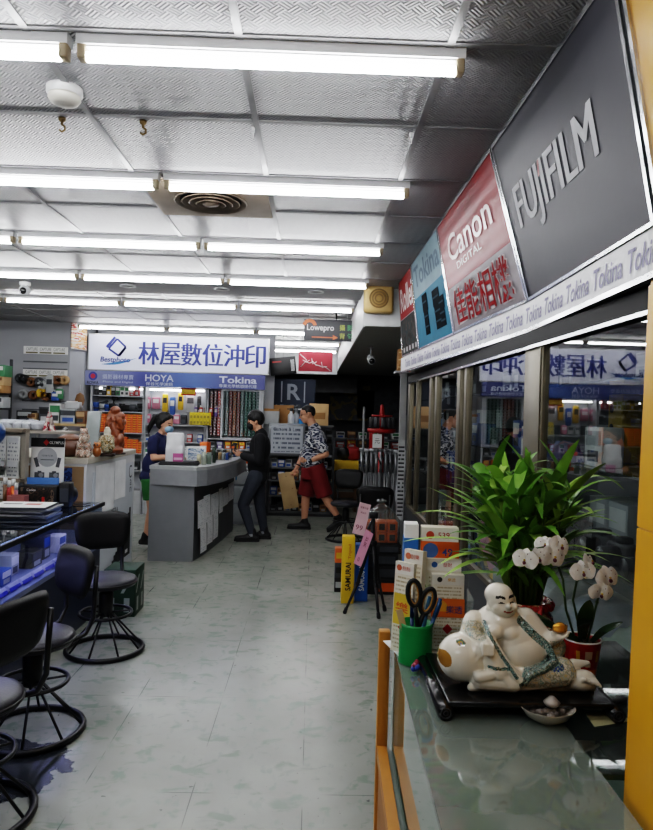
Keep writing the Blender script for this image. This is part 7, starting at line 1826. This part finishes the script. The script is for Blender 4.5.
for px, py0, py1, c, lab in ((49, 376, 393, 'light', 'white blister pack hanging on the slat wall centre'), (59, 389, 399, 'green', 'green blister pack hanging on the slat wall right'), (55, 392, 401, 'blue', 'blue grey pack hanging next to the green blister pack')):
    zt = WZ(px, py0, SW - .1); h = zt - WZ(px, py1, SW - .1)
    item('hanging_pack', pouchm(.11, h, .04), cmats(c)[:2] + [greyl], lab, 'pack', px, SW - .13, zt, 'blister packs on the slat wall')
# shelf with goods beneath
s0, s1 = WX(16, 422, 9.2), WX(86, 424, 9.2); zsh = WZ(50, 423, 9.2)
t = thing('wall_shelf', 'light wooden wall shelf with small goods at left rear', 'shelf', ((s0 + s1) / 2, 9.32, zsh)); M().bx(-(s1 - s0) / 2, (s1 - s0) / 2, -.14, .27, -.035, 0).build('board', wood_light, t)
for q in (-.35, .35): M().prism([(0, 0), (.22, 0), (0, -.2)], -.01, .01, frame((q * (s1 - s0), .27, -.036), (0, -1, 0), (0, 0, 1))).build('bracket', greyl, t)
for i, (px, w, h, c, lab) in enumerate(((27, .22, .16, 'black', 'black carton at left on the wooden wall shelf'), (34, .12, .13, 'tan', 'tan carton second on the wooden wall shelf'), (46, .13, .22, 'deep', 'dark carton with white top third on the wooden wall shelf'), (57, .16, .27, 'white', 'white carton printed black, fourth on the wooden wall shelf'), (70, .25, .20, 'light', 'pale printer like box fifth on the wooden wall shelf'), (82, .14, .18, 'brown', 'brown round edged box at right end of the wooden wall shelf'))):
    item('shelf_goods', fbox((w, .16, h)), cmats(c), lab, 'box', px, 9.28, zsh, 'boxes on the wooden wall shelf')
t = thing('calculator', 'pale desk printer with dark slot at right of wooden wall shelf', 'printer', (WX(73, 410, 9.25), 9.26, zsh + .202)); M().box((0, 0, .05), (.2, .14, .1), bev=.015).build('body', greyl, t); M().box((0, -.05, .1), (.14, .03, .02)).build('paper', paper, t)
p = W(72, 398, 9.3)
t = thing('wooden_plaque', 'round brown wooden plaque hanging on the slat wall edge', 'plaque', (p.x + .02, 9.56, p.z - .02)); M().lathe([(0, -.015), (.065, -.015), (.07, 0), (.065, .015), (0, .015)], seg=8, T=Matrix.Diagonal((1, 1, 1.5, 1)) @ rotx(PI / 2)).build('disc', mat('plaque_wood', '7a5a3c', .5), t); M().cyl((0, 0, .13), (0, .0, .22), .004, None, 6).build('cord', greyl, t)
# angled photo panel near the ceiling
pA, pB = V((-3.525, 9.585, 0)), V((-3.385, 9.82, 0)); zt, zb2 = WZ(70, 323, 9.66), WZ(70, 349, 9.66)
t = thing('framed_photo', 'pale orange and red photo panel on the angled wall beside shop sign', 'picture', tuple((pA + pB) / 2 + V((0, 0, zb2))))
d = (pB - pA); T = frame((0.012, 0, 0), d.normalized(), (0, 0, 1)); w = d.length; h = zt - zb2
b = M(); b.box((0, h / 2, 0), (w, h, .012), T); b.build('board', blotchy('sunset_print', ['c9c4bd', 'd3b896', 'c98a5a', 'd0cbc4', 'a83a34', 'c7c2ba'], 5, .5, 0, (1, 1, 3)), t); b = M(); b.box((0, h, .0), (w + .02, .012, .02), T); b.box((0, 0, 0), (w + .02, .012, .02), T); b.build('frame', alu2, t)
# dark shelving at far left with cartons
t = thing('dark_shelf', 'dark shelving with brown cartons at the far left edge', 'shelving', (WX(-26, 400, 8.6), 8.75, 0)); w = .62
for s in (-1, 1):
    for yy in (-.19, .19): M().bx(s * w / 2 - .015, s * w / 2 + .015, yy - .015, yy + .015, 0, 2.2).build('upright', rackm, t)
lz = [.5, .95, WZ(4, 423, 8.6), WZ(4, 408, 8.6), WZ(4, 393, 8.6)]
for z in lz: M().bx(-w / 2, w / 2, -.2, .2, z - .025, z).build('shelf', rackm, t)
zs_ = lz[-1]
for i, (px, w_, h_, c, lab, dz) in enumerate(((-5, .30, .10, 'brown', 'brown carton on the top level of dark left shelving, lowest', 0), (-4, .28, .11, 'tan', 'tan carton on the top level of dark left shelving, middle', .1005), (-4, .30, .15, 'green', 'green and red carton on the top of dark left shelving', .2115), (-2, .22, .14, 'light', 'beige radio shaped box on the second level of dark left shelving', -99))):
    item('stock_box', fbox((w_, .22, h_)), cmats(c) if c != 'brown' else [card, cardl, cardl], lab, 'box', px, 8.72, zs_ + dz if dz > -9 else lz[-2], 'cartons in the dark left shelving')
b = M(); b.bx(-.15, .15, -.1, .1, 0, .34).bx(-.12, .12, -.101, -.1, .05, .3, 1); item('stock_box', b, [card, cardl], 'tall brown carton at the extreme left of dark shelving, upper', 'box', -22, 8.72, zs_, 'cartons in the dark left shelving')
# stack of cartons / bench hidden behind counters to close the left side
t = thing('back_bench', 'long grey storage bench under the slat wall', 'bench', (-4.0, 9.27, 0)); M().bx(-.45, .48, -.22, .30, 0, .85).build('carcass', mat('bench_grey', '6f7174', .5), t); M().bx(-.47, .50, -.24, .30, .85, .88).build('top', greyl, t)
p = W(65, 418, 8.0)
single('white_tube', M().tube([(0, 0, 0), (.0, 0, .16), (.006, 0, .20), (.03, 0, .22)], .013, 10), [mat('tube_white', 'a5a8ab', .5)], 'bent pale tube standing behind the counter poster', 'tube', (WX(63, 440, 6.2), 6.2, ZT_))
# ================================================================== CAMERA, WORLD, COLOUR
cd = bpy.data.cameras.new('camera'); co = bpy.data.objects.new('camera', cd); C.objects.link(co)
R3 = Matrix(((RGT.x, UPV.x, -_fw.x), (RGT.y, UPV.y, -_fw.y), (RGT.z, UPV.z, -_fw.z)))
co.matrix_world = Matrix.Translation(CAM) @ R3.to_4x4()
cd.sensor_width = 36; cd.lens = 36 * FPX / 830; cd.clip_start = .05
bpy.context.scene.camera = co
w = bpy.data.worlds.new('World'); bpy.context.scene.world = w; w.use_nodes = True
w.node_tree.nodes['Background'].inputs[0].default_value = (.6, .65, .7, 1); w.node_tree.nodes['Background'].inputs[1].default_value = .05
sc = bpy.context.scene
sc.view_settings.view_transform = 'Filmic'; sc.view_settings.look = 'High Contrast'; sc.view_settings.exposure = .06
sc.cycles.use_denoising = True; sc.cycles.max_bounces = 8; sc.cycles.diffuse_bounces = 3; sc.cycles.glossy_bounces = 4; sc.cycles.transparent_max_bounces = 24
sc.cycles.caustics_reflective = False; sc.cycles.caustics_refractive = False; sc.cycles.sample_clamp_indirect = 6
